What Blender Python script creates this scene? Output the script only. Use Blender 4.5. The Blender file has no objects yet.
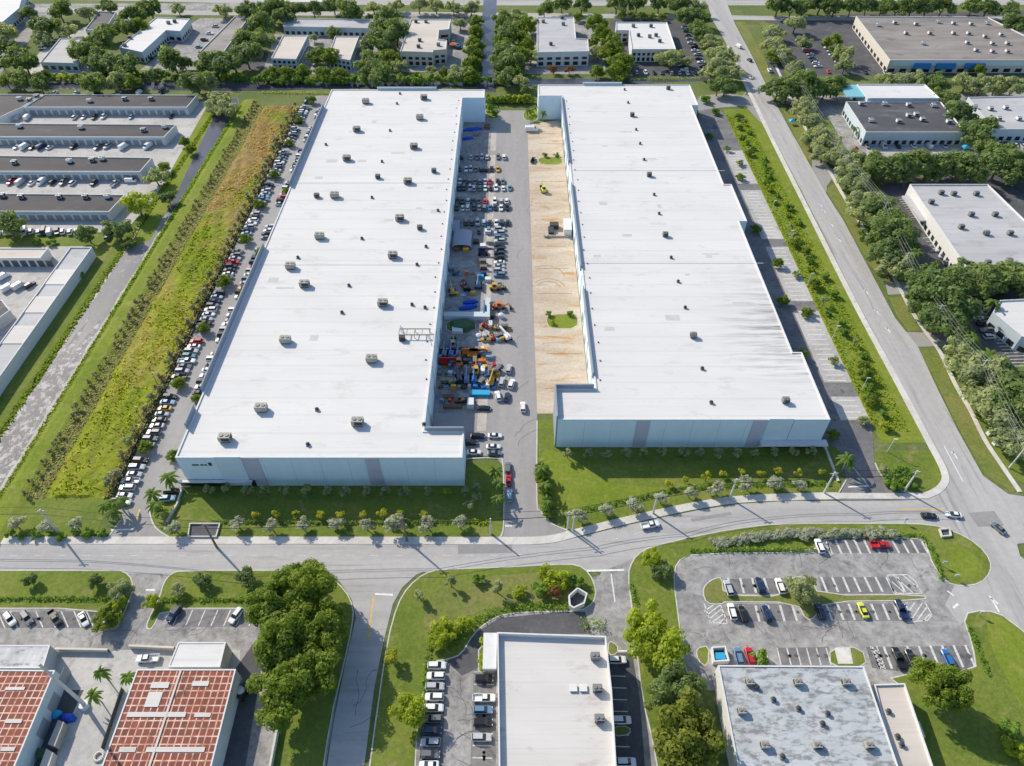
import bpy, bmesh, math, random
import numpy as np
from mathutils import Vector, Matrix

# ------------------------------------------------------------------ camera, sky, sun, exposure
S = bpy.context.scene
C = S.collection
CAM_H, FOC, PITCH = 180.0, 709.0, math.radians(45.36)
SP, CP = math.sin(PITCH), math.cos(PITCH)
cam_data = bpy.data.cameras.new('camera')
cam = bpy.data.objects.new('camera', cam_data)
C.objects.link(cam)
cam.location = (0, 0, CAM_H)
cam.rotation_euler = (math.pi / 2 - PITCH, 0, 0)
cam_data.sensor_width = 36.0
cam_data.lens = FOC / 1024 * 36
cam_data.clip_end = 6000
S.camera = cam
S.render.resolution_x, S.render.resolution_y = 1024, 766
SUN_EL = math.radians(35.6)
SUN_AZ = math.atan2(-0.743, 0.669)
world = bpy.data.worlds.new("World")
S.world = world
world.use_nodes = True
wn = world.node_tree
wn.nodes.clear()
sky = wn.nodes.new('ShaderNodeTexSky')
sky.sky_type = 'NISHITA'
sky.sun_disc = False
sky.sun_elevation = SUN_EL
sky.sun_rotation = SUN_AZ % (2 * math.pi)
bgn = wn.nodes.new('ShaderNodeBackground')
bgn.inputs['Strength'].default_value = 0.135
wout = wn.nodes.new('ShaderNodeOutputWorld')
hs_ = wn.nodes.new('ShaderNodeHueSaturation')
hs_.inputs['Saturation'].default_value = 1.1
wn.links.new(sky.outputs[0], hs_.inputs['Color'])
wn.links.new(hs_.outputs[0], bgn.inputs[0])
wn.links.new(bgn.outputs[0], wout.inputs[0])
sun_data = bpy.data.lights.new('sun', 'SUN')
sun_data.energy = 3.9
sun_data.angle = math.radians(0.5)
sun_data.color = (1.0, 0.905, 0.76)
sun = bpy.data.objects.new('sun', sun_data)
C.objects.link(sun)
sun_dir = Vector((math.sin(SUN_AZ) * math.cos(SUN_EL), math.cos(SUN_AZ) * math.cos(SUN_EL), math.sin(SUN_EL)))
sun.rotation_euler = (-sun_dir).to_track_quat('-Z', 'Y').to_euler()
sun.location = (-300, 300, 400)
S.view_settings.view_transform = 'Standard'
S.view_settings.look = 'None'
S.view_settings.gamma = 1
S.view_settings.exposure = 0.38

RNG = random.Random(7)

# ------------------------------------------------------------------ helpers
def G(px, py, z=0.0):
    """point of the level plane at height z that the survey reading (px, py) refers to"""
    v = (py - 383) / FOC
    k = (CAM_H - z) / (SP + v * CP)
    return ((px - 512) / FOC * k, (CP - v * SP) * k, z)

def q(ox, oy, pts):
    return [(ox + p[0] / 4, oy + p[1] / 4) + tuple(p[2:]) for p in pts]

def pxw(pts, z=0.0):
    return [G(p[0], p[1], z)[:2] for p in pts]

def tag(o, label=None, cat=None, group=None, kind=None):
    if label: o['label'] = label
    if cat: o['category'] = cat
    if group: o['group'] = group
    if kind: o['kind'] = kind
    return o

def empty(name, loc=(0, 0, 0), rz=0.0):
    o = bpy.data.objects.new(name, None)
    o.empty_display_size = 0.5
    C.objects.link(o)
    o.location = loc
    o.rotation_euler = (0, 0, rz)
    return o

def kids(o):
    return list(o.children)

def copy_tree(o, parent=None):
    c = o.copy()
    C.objects.link(c)
    c.parent = parent
    for k in kids(o):
        copy_tree(k, c)
    return c

class MB:
    def __init__(s):
        s.v, s.f, s.m = [], [], []
    def face(s, pts, mi=0):
        n = len(s.v)
        s.v += [tuple(p) for p in pts]
        s.f.append(list(range(n, n + len(pts))))
        s.m.append(mi)
    def box(s, c, size, rz=0.0, mi=0, taper=1.0):
        cx, cy, cz = c
        a, b, h = size[0] / 2, size[1] / 2, size[2] / 2
        cr, sr = math.cos(rz), math.sin(rz)
        P = []
        for z, t in ((-h, 1.0), (h, taper)):
            for x, y in ((-a, -b), (a, -b), (a, b), (-a, b)):
                x, y = x * t, y * t
                P.append((cx + x * cr - y * sr, cy + x * sr + y * cr, cz + z))
        n = len(s.v)
        s.v += P
        for f in ((3, 2, 1, 0), (4, 5, 6, 7), (0, 1, 5, 4), (1, 2, 6, 5), (2, 3, 7, 6), (3, 0, 4, 7)):
            s.f.append([n + i for i in f])
            s.m.append(mi)
        return s
    def prism(s, poly, z0, z1, mi=0, mtop=None, bottom=False):
        poly = ccw(poly)
        n = len(s.v)
        k = len(poly)
        s.v += [(p[0], p[1], z0) for p in poly] + [(p[0], p[1], z1) for p in poly]
        for i in range(k):
            j = (i + 1) % k
            s.f.append([n + i, n + j, n + k + j, n + k + i])
            s.m.append(mi)
        s.f.append([n + k + i for i in range(k)])
        s.m.append(mi if mtop is None else mtop)
        if bottom:
            s.f.append([n + k - 1 - i for i in range(k)])
            s.m.append(mi)
        return s
    def tube(s, a, b, r0, r1=None, seg=8, mi=0, cap=True):
        r1 = r0 if r1 is None else r1
        a, b = Vector(a), Vector(b)
        d = (b - a).normalized()
        u = d.orthogonal().normalized()
        w = d.cross(u)
        n = len(s.v)
        for p, r in ((a, r0), (b, r1)):
            for i in range(seg):
                t = 2 * math.pi * i / seg
                s.v.append(tuple(p + u * (r * math.cos(t)) + w * (r * math.sin(t))))
        for i in range(seg):
            j = (i + 1) % seg
            s.f.append([n + i, n + j, n + seg + j, n + seg + i])
            s.m.append(mi)
        if cap:
            s.f.append([n + seg - 1 - i for i in range(seg)]); s.m.append(mi)
            s.f.append([n + seg + i for i in range(seg)]); s.m.append(mi)
        return s
    def loft(s, secs, mi=0):
        n = len(s.v)
        k = len(secs[0])
        for sec in secs:
            s.v += [tuple(p) for p in sec]
        for a in range(len(secs) - 1):
            for i in range(k):
                j = (i + 1) % k
                s.f.append([n + a * k + i, n + a * k + j, n + (a + 1) * k + j, n + (a + 1) * k + i])
                s.m.append(mi)
        s.f.append([n + k - 1 - i for i in range(k)]); s.m.append(mi)
        e = n + (len(secs) - 1) * k
        s.f.append([e + i for i in range(k)]); s.m.append(mi)
        return s
    def mesh(s, name, mats, smooth=False):
        me = bpy.data.meshes.new(name)
        me.from_pydata(s.v, [], s.f)
        if not isinstance(mats, (list, tuple)): mats = [mats]
        for m in mats: me.materials.append(m)
        if len(mats) > 1:
            me.polygons.foreach_set('material_index', s.m)
        if smooth:
            me.polygons.foreach_set('use_smooth', [True] * len(me.polygons))
        me.update()
        return me
    def build(s, name, mats, parent=None, smooth=False, fix=False):
        me = s.mesh(name, mats, smooth)
        if fix:
            bm = bmesh.new(); bm.from_mesh(me)
            bmesh.ops.recalc_face_normals(bm, faces=bm.faces)
            bm.to_mesh(me); bm.free()
        return link(name, me, parent)

def link(name, me, parent=None):
    o = bpy.data.objects.new(name, me)
    C.objects.link(o)
    if parent: o.parent = parent
    return o

def area2(p):
    return sum(p[i][0] * p[(i + 1) % len(p)][1] - p[(i + 1) % len(p)][0] * p[i][1] for i in range(len(p)))

def ccw(p):
    p = [(a[0], a[1]) for a in p]
    return p if area2(p) > 0 else p[::-1]

def inset(poly, d):
    poly = ccw(poly)
    out = []
    k = len(poly)
    for i in range(k):
        p0, p1, p2 = Vector(poly[i - 1]), Vector(poly[i]), Vector(poly[(i + 1) % k])
        e1, e2 = (p1 - p0), (p2 - p1)
        if e1.length < 1e-6 or e2.length < 1e-6:
            out.append(tuple(p1)); continue
        e1.normalize(); e2.normalize()
        n1, n2 = Vector((-e1.y, e1.x)), Vector((-e2.y, e2.x))
        m = n1 + n2
        if m.length < 1e-3: m = n1
        m.normalize()
        c = max(0.35, m.dot(n1))
        out.append(tuple(p1 + m * (d / c)))
    return out

def rounded(poly, n=2, keep=0.25):
    for _ in range(n):
        out = []
        for i in range(len(poly)):
            a, b = poly[i], poly[(i + 1) % len(poly)]
            out.append((a[0] * (1 - keep) + b[0] * keep, a[1] * (1 - keep) + b[1] * keep))
            out.append((a[0] * keep + b[0] * (1 - keep), a[1] * keep + b[1] * (1 - keep)))
        poly = out
    return poly

def sheet(name, poly, z, m, kind='structure', smooth=0):
    if smooth: poly = rounded(poly, smooth)
    poly = ccw(poly)
    b = MB()
    b.face([(p[0], p[1], z) for p in poly])
    return tag(b.build(name, m), kind=kind)

def island(name, poly, grass, smooth=1, h=0.13, kerb=0.32, kmat=None):
    if smooth: poly = rounded(poly, smooth)
    poly = ccw(poly)
    inner = inset(poly, kerb)
    b = MB()
    k = len(poly)
    for i in range(k):
        j = (i + 1) % k
        b.face([(*poly[i], 0), (*poly[j], 0), (*poly[j], h), (*poly[i], h)], 0)
        b.face([(*poly[i], h), (*poly[j], h), (*inner[j], h), (*inner[i], h)], 0)
    b.face([(*p, h - 0.012) for p in inner], 1)
    return tag(b.build(name, [kmat or M['kerb'], grass]), kind='structure')

def ribbon_pts(pts, w):
    L, R = [], []
    for i, p in enumerate(pts):
        a = Vector(pts[max(0, i - 1)][:2]); c = Vector(pts[min(len(pts) - 1, i + 1)][:2])
        d = (c - a).normalized()
        n = Vector((-d.y, d.x)) * (w / 2)
        L.append((p[0] + n.x, p[1] + n.y)); R.append((p[0] - n.x, p[1] - n.y))
    return L, R

def spline(pts, n=6):
    out = []
    for i in range(len(pts) - 1):
        p0, p1, p2, p3 = pts[max(0, i - 1)], pts[i], pts[i + 1], pts[min(len(pts) - 1, i + 2)]
        for j in range(n):
            t = j / n
            out.append(tuple(0.5 * ((2 * p1[c]) + (-p0[c] + p2[c]) * t + (2 * p0[c] - 5 * p1[c] + 4 * p2[c] - p3[c]) * t * t
                             + (-p0[c] + 3 * p1[c] - 3 * p2[c] + p3[c]) * t ** 3) for c in range(len(p1))))
    out.append(tuple(pts[-1]))
    return out

def ribbon(name, pts, w, z, m, h=0.0):
    L, R = ribbon_pts(pts, w)
    b = MB()
    for i in range(len(pts) - 1):
        b.face([(*R[i], z), (*R[i + 1], z), (*L[i + 1], z), (*L[i], z)])
        if h:
            b.face([(*R[i], z - h), (*R[i + 1], z - h), (*R[i + 1], z), (*R[i], z)])
            b.face([(*L[i + 1], z - h), (*L[i], z - h), (*L[i], z), (*L[i + 1], z)])
    return tag(b.build(name, m), kind='structure')

def dash(b, p0, p1, w, z):
    L, R = ribbon_pts([p0, p1], w)
    b.face([(*R[0], z), (*R[1], z), (*L[1], z), (*L[0], z)])

def ordinal(n):
    W = ['nearest', 'second', 'third', 'fourth', 'fifth', 'sixth', 'seventh', 'eighth', 'ninth', 'tenth', 'eleventh', 'twelfth']
    if n < 12: return W[n]
    n += 1
    s = 'th' if 10 <= n % 100 <= 20 else {1: 'st', 2: 'nd', 3: 'rd'}.get(n % 10, 'th')
    return f'{n}{s}'

# ------------------------------------------------------------------ materials
M = {}
def nodes(name):
    m = bpy.data.materials.new(name)
    m.use_nodes = True
    nt = m.node_tree
    nt.nodes.clear()
    o = nt.nodes.new('ShaderNodeOutputMaterial')
    p = nt.nodes.new('ShaderNodeBsdfPrincipled')
    nt.links.new(p.outputs[0], o.inputs[0])
    M[name] = m
    return m, nt, p, o

def rgb(nt, c):
    n = nt.nodes.new('ShaderNodeRGB'); n.outputs[0].default_value = (*c, 1); return n.outputs[0]

def coords(nt, scale=(1, 1, 1)):
    t = nt.nodes.new('ShaderNodeTexCoord')
    mp = nt.nodes.new('ShaderNodeMapping')
    mp.inputs['Scale'].default_value = scale
    nt.links.new(t.outputs['Object'], mp.inputs[0])
    return mp.outputs[0]

def noise(nt, vec, scale, detail=4, rough=0.6, dist=0.0):
    n = nt.nodes.new('ShaderNodeTexNoise')
    n.inputs['Scale'].default_value = scale
    n.inputs['Detail'].default_value = detail
    n.inputs['Roughness'].default_value = rough
    n.inputs['Distortion'].default_value = dist
    nt.links.new(vec, n.inputs['Vector'])
    return n.outputs[0]

def ramp(nt, val, a, b):
    r = nt.nodes.new('ShaderNodeMapRange')
    r.inputs[1].default_value = a; r.inputs[2].default_value = b
    r.clamp = True
    nt.links.new(val, r.inputs[0])
    return r.outputs[0]

def mix(nt, fac, a, b, mode='MIX'):
    n = nt.nodes.new('ShaderNodeMix')
    n.data_type = 'RGBA'
    n.blend_type = mode
    if isinstance(fac, (int, float)): n.inputs[0].default_value = fac
    else: nt.links.new(fac, n.inputs[0])
    for s, i in ((a, 6), (b, 7)):
        if isinstance(s, tuple): n.inputs[i].default_value = (*s, 1)
        else: nt.links.new(s, n.inputs[i])
    return n.outputs[2]

def bump(nt, p, h, strength=0.3, dist=0.1):
    b = nt.nodes.new('ShaderNodeBump')
    b.inputs['Strength'].default_value = strength
    b.inputs['Distance'].default_value = dist
    nt.links.new(h, b.inputs['Height'])
    nt.links.new(b.outputs[0], p.inputs['Normal'])

def ground_mat(name, c1, c2, c3=None, s1=0.05, s2=0.6, stretch=(1, 1, 1), rough=0.92, fine=0.35, bmp=0.0, crack=None):
    m, nt, p, o = nodes(name)
    vec = coords(nt, stretch)
    n1 = ramp(nt, noise(nt, vec, s1, 5, 0.62, 0.4), 0.38, 0.62)
    col = mix(nt, n1, c1, c2)
    if c3:
        n3 = ramp(nt, noise(nt, vec, s1 * 2.7, 6, 0.65, 0.8), 0.55, 0.68)
        col = mix(nt, n3, col, c3)
    n2 = ramp(nt, noise(nt, coords(nt), s2, 6, 0.7), 0.25, 0.75)
    g = mix(nt, n2, (1 - fine,) * 3, (1 + fine * 0.6,) * 3)
    col = mix(nt, 1.0, col, g, 'MULTIPLY')
    if crack:
        v = nt.nodes.new('ShaderNodeTexVoronoi')
        v.feature = 'DISTANCE_TO_EDGE'
        v.inputs['Scale'].default_value = crack[0]
        wv = mix(nt, 0.25, coords(nt), noise(nt, coords(nt), 0.25, 3))
        nt.links.new(wv, v.inputs['Vector'])
        col = mix(nt, mix(nt, ramp(nt, v.outputs[0], 0.0, crack[1]), (crack[3],) * 3, (0, 0, 0)), col, crack[2])
    nt.links.new(col, p.inputs['Base Color'])
    p.inputs['Roughness'].default_value = rough
    p.inputs['Specular IOR Level'].default_value = 0.15
    if bmp: bump(nt, p, noise(nt, coords(nt), s2 * 2, 5), bmp, 0.3)
    return m

def flat_mat(name, c, rough=0.6, var=0.12, scale=0.6, metal=0.0, spec=0.3, coat=0.0, stretch=(1, 1, 1)):
    m, nt, p, o = nodes(name)
    n = ramp(nt, noise(nt, coords(nt, stretch), scale, 5, 0.65), 0.3, 0.72)
    col = mix(nt, n, tuple(x * (1 - var) for x in c), tuple(min(1, x * (1 + var * 0.5)) for x in c))
    nt.links.new(col, p.inputs['Base Color'])
    p.inputs['Roughness'].default_value = rough
    p.inputs['Metallic'].default_value = metal
    p.inputs['Specular IOR Level'].default_value = spec
    p.inputs['Coat Weight'].default_value = coat
    return m

def leaf_mat(name, dark, light, hue=0.10, transl=0.52):
    m, nt, p, o = nodes(name)
    g = nt.nodes.new('ShaderNodeNewGeometry')
    oi = nt.nodes.new('ShaderNodeObjectInfo')
    n = noise(nt, coords(nt), 0.55, 3)
    f = mix(nt, 0.5, g.outputs['Random Per Island'], ramp(nt, n, 0.3, 0.7))
    col = mix(nt, f, dark, light)
    tint = mix(nt, oi.outputs['Random'], (1 - hue, 1.0 - hue * .5, 1 - hue * 0.5), (1 + hue, 1.0 + hue, 1.0))
    col = mix(nt, 1.0, col, tint, 'MULTIPLY')
    p.inputs['Roughness'].default_value = 0.6
    p.inputs['Specular IOR Level'].default_value = 0.25
    nt.links.new(col, p.inputs['Base Color'])
    t = nt.nodes.new('ShaderNodeBsdfTranslucent')
    nt.links.new(mix(nt, 1.0, col, (1.45, 1.4, 0.7), 'MULTIPLY'), t.inputs[0])
    ms = nt.nodes.new('ShaderNodeMixShader')
    ms.inputs[0].default_value = transl
    nt.links.new(p.outputs[0], ms.inputs[1]); nt.links.new(t.outputs[0], ms.inputs[2])
    nt.links.new(ms.outputs[0], o.inputs[0])
    return m

ground_mat('land', (0.11, 0.155, 0.045), (0.155, 0.19, 0.06), (0.22, 0.21, 0.11), 0.03, 0.7, fine=0.4)
ground_mat('lawn', (0.13, 0.185, 0.03), (0.185, 0.225, 0.042), (0.24, 0.235, 0.078), 0.06, 0.8, fine=0.35, bmp=0.4)
ground_mat('lawn_dry', (0.16, 0.20, 0.045), (0.225, 0.225, 0.075), (0.13, 0.18, 0.035), 0.07, 0.8, fine=0.35, bmp=0.4)
ground_mat('lawn_lush', (0.16, 0.22, 0.025), (0.215, 0.26, 0.038), (0.27, 0.27, 0.065), 0.05, 0.7, fine=0.3, bmp=0.4)
ground_mat('lawn_deep', (0.05, 0.11, 0.025), (0.08, 0.15, 0.03), (0.07, 0.13, 0.02), 0.06, 0.8, fine=0.35, bmp=0.4)
ground_mat('asphalt_road', (0.385, 0.375, 0.365), (0.45, 0.44, 0.425), (0.315, 0.305, 0.295), 0.05, 0.5, stretch=(0.2, 4, 1), fine=0.12)
ground_mat('asphalt_boulevard', (0.385, 0.375, 0.365), (0.45, 0.44, 0.425), (0.30, 0.292, 0.285), 0.05, 0.5, stretch=(4, 0.2, 1), fine=0.12)
ground_mat('asphalt_patch', (0.27, 0.265, 0.26), (0.31, 0.305, 0.30), None, 0.1, 0.8, fine=0.15)
ground_mat('asphalt_lot', (0.27, 0.265, 0.26), (0.40, 0.39, 0.375), (0.20, 0.195, 0.19), 0.10, 0.5, fine=0.42)
ground_mat('asphalt_lane', (0.30, 0.29, 0.285), (0.355, 0.345, 0.335), (0.32, 0.31, 0.30), 0.03, 0.5, stretch=(3, 0.35, 1), fine=0.12)
ground_mat('asphalt_bay', (0.17, 0.168, 0.172), (0.24, 0.235, 0.23), (0.12, 0.12, 0.125), 0.09, 0.7, fine=0.28)
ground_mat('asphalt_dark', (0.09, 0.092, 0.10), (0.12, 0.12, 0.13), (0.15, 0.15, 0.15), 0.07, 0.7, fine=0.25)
ground_mat('concrete_pale', (0.55, 0.53, 0.49), (0.66, 0.635, 0.59), (0.48, 0.465, 0.44), 0.08, 0.7, fine=0.15)
ground_mat('concrete_yard', (0.42, 0.41, 0.39), (0.52, 0.505, 0.48), (0.36, 0.35, 0.33), 0.06, 0.7, fine=0.2)
ground_mat('concrete_beige', (0.46, 0.42, 0.37), (0.55, 0.51, 0.45), (0.38, 0.35, 0.31), 0.1, 0.8, fine=0.2)
ground_mat('sand_pad', (0.46, 0.375, 0.28), (0.57, 0.495, 0.40), (0.47, 0.27, 0.115), 0.075, 0.8, stretch=(0.4, 1.6, 1), fine=0.2)
ground_mat('mulch', (0.14, 0.09, 0.05), (0.22, 0.15, 0.09), None, 0.3, 1.5, fine=0.4)
ground_mat('kerb', (0.52, 0.51, 0.48), (0.60, 0.59, 0.56), (0.44, 0.43, 0.41), 0.2, 1.0, fine=0.15)
ground_mat('field_soil', (0.16, 0.17, 0.03), (0.24, 0.17, 0.06), None, 0.03, 0.7, fine=0.4)
flat_mat('line_white', (0.78, 0.78, 0.76), 0.7, 0.25, 1.2)
flat_mat('line_worn', (0.64, 0.64, 0.62), 0.8, 0.4, 1.5)
flat_mat('line_yellow', (0.72, 0.46, 0.10), 0.7, 0.25, 1.2)

def water_mat(name, c1, c2, scum_glint, amount, spec=0.3, wet=0.16):
    m, nt, p, o = nodes(name)
    vec = coords(nt, (1, 0.45, 1))
    col = mix(nt, ramp(nt, noise(nt, vec, 0.05, 4), 0.35, 0.65), c1, c2)
    s = noise(nt, coords(nt, (1, .7, 1)), 0.40, 9, 0.8, 0.12)
    col = mix(nt, ramp(nt, s, 1 - amount, 1 - amount + 0.06), col, scum_glint)  # pale patches: scum, with sun sparkle painted into the colour
    nt.links.new(col, p.inputs['Base Color'])
    nt.links.new(mix(nt, ramp(nt, s, 1 - amount, 1 - amount + 0.06), (wet,) * 3, (0.8,) * 3), p.inputs['Roughness'])
    p.inputs['Specular IOR Level'].default_value = spec
    bump(nt, p, noise(nt, coords(nt), 0.9, 4), 0.35, 0.12)
water_mat('water', (0.055, 0.058, 0.075), (0.10, 0.10, 0.125), (0.30, 0.30, 0.29), 0.30, 0.22, 0.14)
water_mat('water_silty', (0.17, 0.165, 0.17), (0.24, 0.232, 0.235), (0.40, 0.385, 0.36), 0.455, 0.06, 0.4)

water_mat('water_foam_glint', (0.11, 0.105, 0.11), (0.20, 0.19, 0.19), (0.52, 0.50, 0.47), 0.505, 0.05, 0.45)  # lower canal: foam speckle that also paints in the sun glints

def roof_mat(name, c1, c2, stain, amt, seam=0.0, seam_gap=4.0, stretch=(0.35, 1.4, 1), scale=0.06):
    m, nt, p, o = nodes(name)
    col = mix(nt, ramp(nt, noise(nt, coords(nt, stretch), scale, 6, 0.6), 0.35, 0.65), c1, c2)
    st = noise(nt, coords(nt, (0.6, 1.3, 1)), scale * 2.2, 8, 0.72, 0.15)
    sk = ramp(nt, noise(nt, coords(nt, (0.05, 2.2, 1)), 0.45, 6, 0.75), 0.52, 0.74)
    col = mix(nt, mix(nt, sk, (0, 0, 0), (0.42,) * 3), col, tuple(x * .78 for x in c1))
    col = mix(nt, mix(nt, ramp(nt, st, 1 - amt, 1 - amt + 0.12), (0, 0, 0), (0.75,) * 3), col, stain)
    if seam:
        w = nt.nodes.new('ShaderNodeTexWave')
        w.bands_direction = 'Y'
        w.inputs['Scale'].default_value = 0.314 / seam_gap
        w.inputs['Distortion'].default_value = 0.15
        w.inputs['Detail'].default_value = 1
        nt.links.new(coords(nt), w.inputs['Vector'])
        col = mix(nt, mix(nt, ramp(nt, w.outputs[1], 0.0, 0.05), (seam,) * 3, (0, 0, 0)), col, tuple(x * 0.6 for x in c1))
    nt.links.new(col, p.inputs['Base Color'])
    p.inputs['Roughness'].default_value = 0.75
    p.inputs['Specular IOR Level'].default_value = 0.2
roof_mat('roof_white', (0.62, 0.615, 0.60), (0.665, 0.66, 0.645), (0.53, 0.52, 0.50), 0.45, 0.16, 7.5)
roof_mat('roof_white_grimy', (0.62, 0.615, 0.60), (0.665, 0.66, 0.645), (0.53, 0.52, 0.50), 0.45, 0.16, 7.5)
roof_mat('roof_white_old', (0.56, 0.54, 0.51), (0.63, 0.61, 0.575), (0.42, 0.38, 0.33), 0.44, 0.1, 3.0)
roof_mat('roof_grey_blue', (0.41, 0.44, 0.455), (0.49, 0.515, 0.53), (0.15, 0.152, 0.15), 0.525, 0.12, 5.0, (1, 1, 1), 0.24)
roof_mat('roof_dark', (0.042, 0.042, 0.050), (0.065, 0.064, 0.073), (0.13, 0.125, 0.125), 0.44, 0.2, 8.0)
roof_mat('roof_charcoal', (0.075, 0.075, 0.085), (0.11, 0.11, 0.12), (0.19, 0.185, 0.185), 0.47, 0.15, 5.0)
roof_mat('roof_brown', (0.21, 0.19, 0.175), (0.32, 0.295, 0.27), (0.13, 0.12, 0.115), 0.45, 0.12, 5.0)
roof_mat('roof_beige', (0.52, 0.47, 0.41), (0.60, 0.55, 0.49), (0.38, 0.34, 0.30), 0.42, 0.1, 5.0)
roof_mat('roof_pale_grey', (0.40, 0.40, 0.405), (0.50, 0.50, 0.505), (0.28, 0.28, 0.285), 0.44, 0.12, 6.0)
roof_mat('roof_sheet', (0.40, 0.40, 0.41), (0.62, 0.62, 0.61), (0.15, 0.145, 0.15), 0.47, 0.2, 1.6, (1.5, 0.5, 1), 0.2)

def edge_grime(m):
    nt = m.node_tree
    p = [n for n in nt.nodes if n.type == 'BSDF_PRINCIPLED'][0]
    src = p.inputs['Base Color'].links[0].from_socket
    sep = nt.nodes.new('ShaderNodeSeparateXYZ'); nt.links.new(coords(nt), sep.inputs[0])
    fx_ = ramp(nt, sep.outputs[0], 70, 99); f1 = ramp(nt, sep.outputs[1], 160, 178); f2 = ramp(nt, sep.outputs[1], 232, 196)
    st = ramp(nt, noise(nt, coords(nt, (.12, 1.6, 1)), .30, 7, .7), .46, .66)
    k = mix(nt, 1.0, mix(nt, 1.0, fx_, f1, 'MULTIPLY'), mix(nt, 1.0, f2, st, 'MULTIPLY'), 'MULTIPLY')
    nt.links.new(mix(nt, k, src, (0.12, 0.115, 0.11)), p.inputs['Base Color'])
edge_grime(M['roof_white_grimy'])

def tile_roof():
    m, nt, p, o = nodes('roof_red_tile')
    b = nt.nodes.new('ShaderNodeTexBrick')
    b.offset = 0.0
    b.inputs['Scale'].default_value = 1.0
    b.inputs['Brick Width'].default_value = 1.64
    b.inputs['Row Height'].default_value = 1.72
    b.inputs['Mortar Size'].default_value = 0.17
    b.inputs['Mortar Smooth'].default_value = 0.35
    b.inputs['Color1'].default_value = (0.27, 0.064, 0.028, 1)
    b.inputs['Color2'].default_value = (0.14, 0.040, 0.026, 1)
    b.inputs['Mortar'].default_value = (0.64, 0.42, 0.33, 1)
    nt.links.new(coords(nt), b.inputs['Vector'])
    w = ramp(nt, noise(nt, coords(nt), 0.35, 6, 0.7), 0.3, 0.7)
    b.inputs['Mortar'].default_value = (0.20, 0.05, 0.035, 1)
    cell = mix(nt, mix(nt, w, (0, 0, 0), (0.3,) * 3), b.outputs[0], (0.36, 0.11, 0.055))
    cell = mix(nt, mix(nt, ramp(nt, noise(nt, coords(nt), 1.7, 5, .7), .35, .7), (0, 0, 0), (.5,) * 3), cell, (0.10, 0.03, 0.024))
    lw = ramp(nt, noise(nt, coords(nt), 0.5, 6, 0.75), 0.34, 0.62)
    lines = mix(nt, lw, (0.38, 0.14, 0.09), (0.74, 0.55, 0.46))
    col = mix(nt, b.outputs[1], cell, lines)
    col = mix(nt, ramp(nt, noise(nt, coords(nt), 0.13, 6, 0.7), 0.60, 0.70), col, (0.07, 0.035, 0.03))
    nt.links.new(col, p.inputs['Base Color'])
    p.inputs['Roughness'].default_value = 0.8
tile_roof()

flat_mat('parapet_grey', (0.27, 0.31, 0.36), 0.8, 0.06)
flat_mat('wall_white', (0.66, 0.66, 0.65), 0.8, 0.08)
flat_mat('wall_teal_grey', (0.65, 0.78, 0.87), 0.8, 0.06, 0.25, stretch=(1, 1, 0.3))
flat_mat('wall_teal_light', (0.58, 0.70, 0.78), 0.8, 0.06, 0.25)
flat_mat('wall_mauve', (0.49, 0.49, 0.58), 0.8, 0.06, 0.25)
flat_mat('wall_pale_blue', (0.52, 0.60, 0.64), 0.8, 0.08)
flat_mat('wall_beige', (0.58, 0.54, 0.47), 0.8, 0.08)
flat_mat('wall_grey', (0.45, 0.46, 0.47), 0.8, 0.1)
flat_mat('door_grey', (0.28, 0.32, 0.34), 0.6, 0.1)
flat_mat('door_dark', (0.10, 0.11, 0.12), 0.5, 0.1)
flat_mat('awning_blue', (0.03, 0.22, 0.55), 0.6, 0.1)
flat_mat('awning_teal', (0.20, 0.47, 0.55), 0.6, 0.1)
flat_mat('glass_dark', (0.02, 0.028, 0.035), 0.08, 0.05, spec=0.6)
flat_mat('metal_grey', (0.24, 0.24, 0.235), 0.55, 0.15, metal=0.1)
flat_mat('metal_beige', (0.40, 0.385, 0.34), 0.6, 0.15)
flat_mat('metal_dark', (0.055, 0.055, 0.058), 0.6, 0.15)
flat_mat('metal_white', (0.70, 0.70, 0.69), 0.5, 0.1)
flat_mat('concrete_pole', (0.60, 0.59, 0.56), 0.8, 0.1)
flat_mat('wood_pole', (0.20, 0.165, 0.135), 0.85, 0.2)
flat_mat('wire_black', (0.03, 0.03, 0.03), 0.6, 0.05)
flat_mat('wire_pale', (0.35, 0.35, 0.35), 0.5, 0.05)
flat_mat('rubber', (0.02, 0.02, 0.02), 0.85, 0.1)
flat_mat('bark', (0.16, 0.12, 0.085), 0.9, 0.25, 2.0)
flat_mat('palm_bark', (0.30, 0.27, 0.23), 0.9, 0.2, 3.0)
flat_mat('tarp_blue', (0.02, 0.09, 0.55), 0.5, 0.1, 1.5)
flat_mat('tarp_cyan', (0.03, 0.36, 0.62), 0.5, 0.1, 1.5)
flat_mat('tent_grey', (0.36, 0.385, 0.45), 0.7, 0.08, 1.0)
flat_mat('lamp_red', (0.45, 0.015, 0.015), 0.3, 0.05)
flat_mat('lamp_clear', (0.75, 0.76, 0.78), 0.15, 0.05, spec=0.6)
flat_mat('seal_black', (0.10, 0.10, 0.10), 0.8, 0.2, 1.0)
flat_mat('rut_brown', (0.33, 0.25, 0.17), 0.95, 0.3, 1.0)
flat_mat('roof_patch', (0.52, 0.52, 0.51), 0.8, 0.1, 0.5)
flat_mat('wood_brown', (0.20, 0.11, 0.06), 0.8, 0.2, 2.0)
flat_mat('tank_green', (0.05, 0.12, 0.05), 0.7, 0.2, 1.0)
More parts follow.
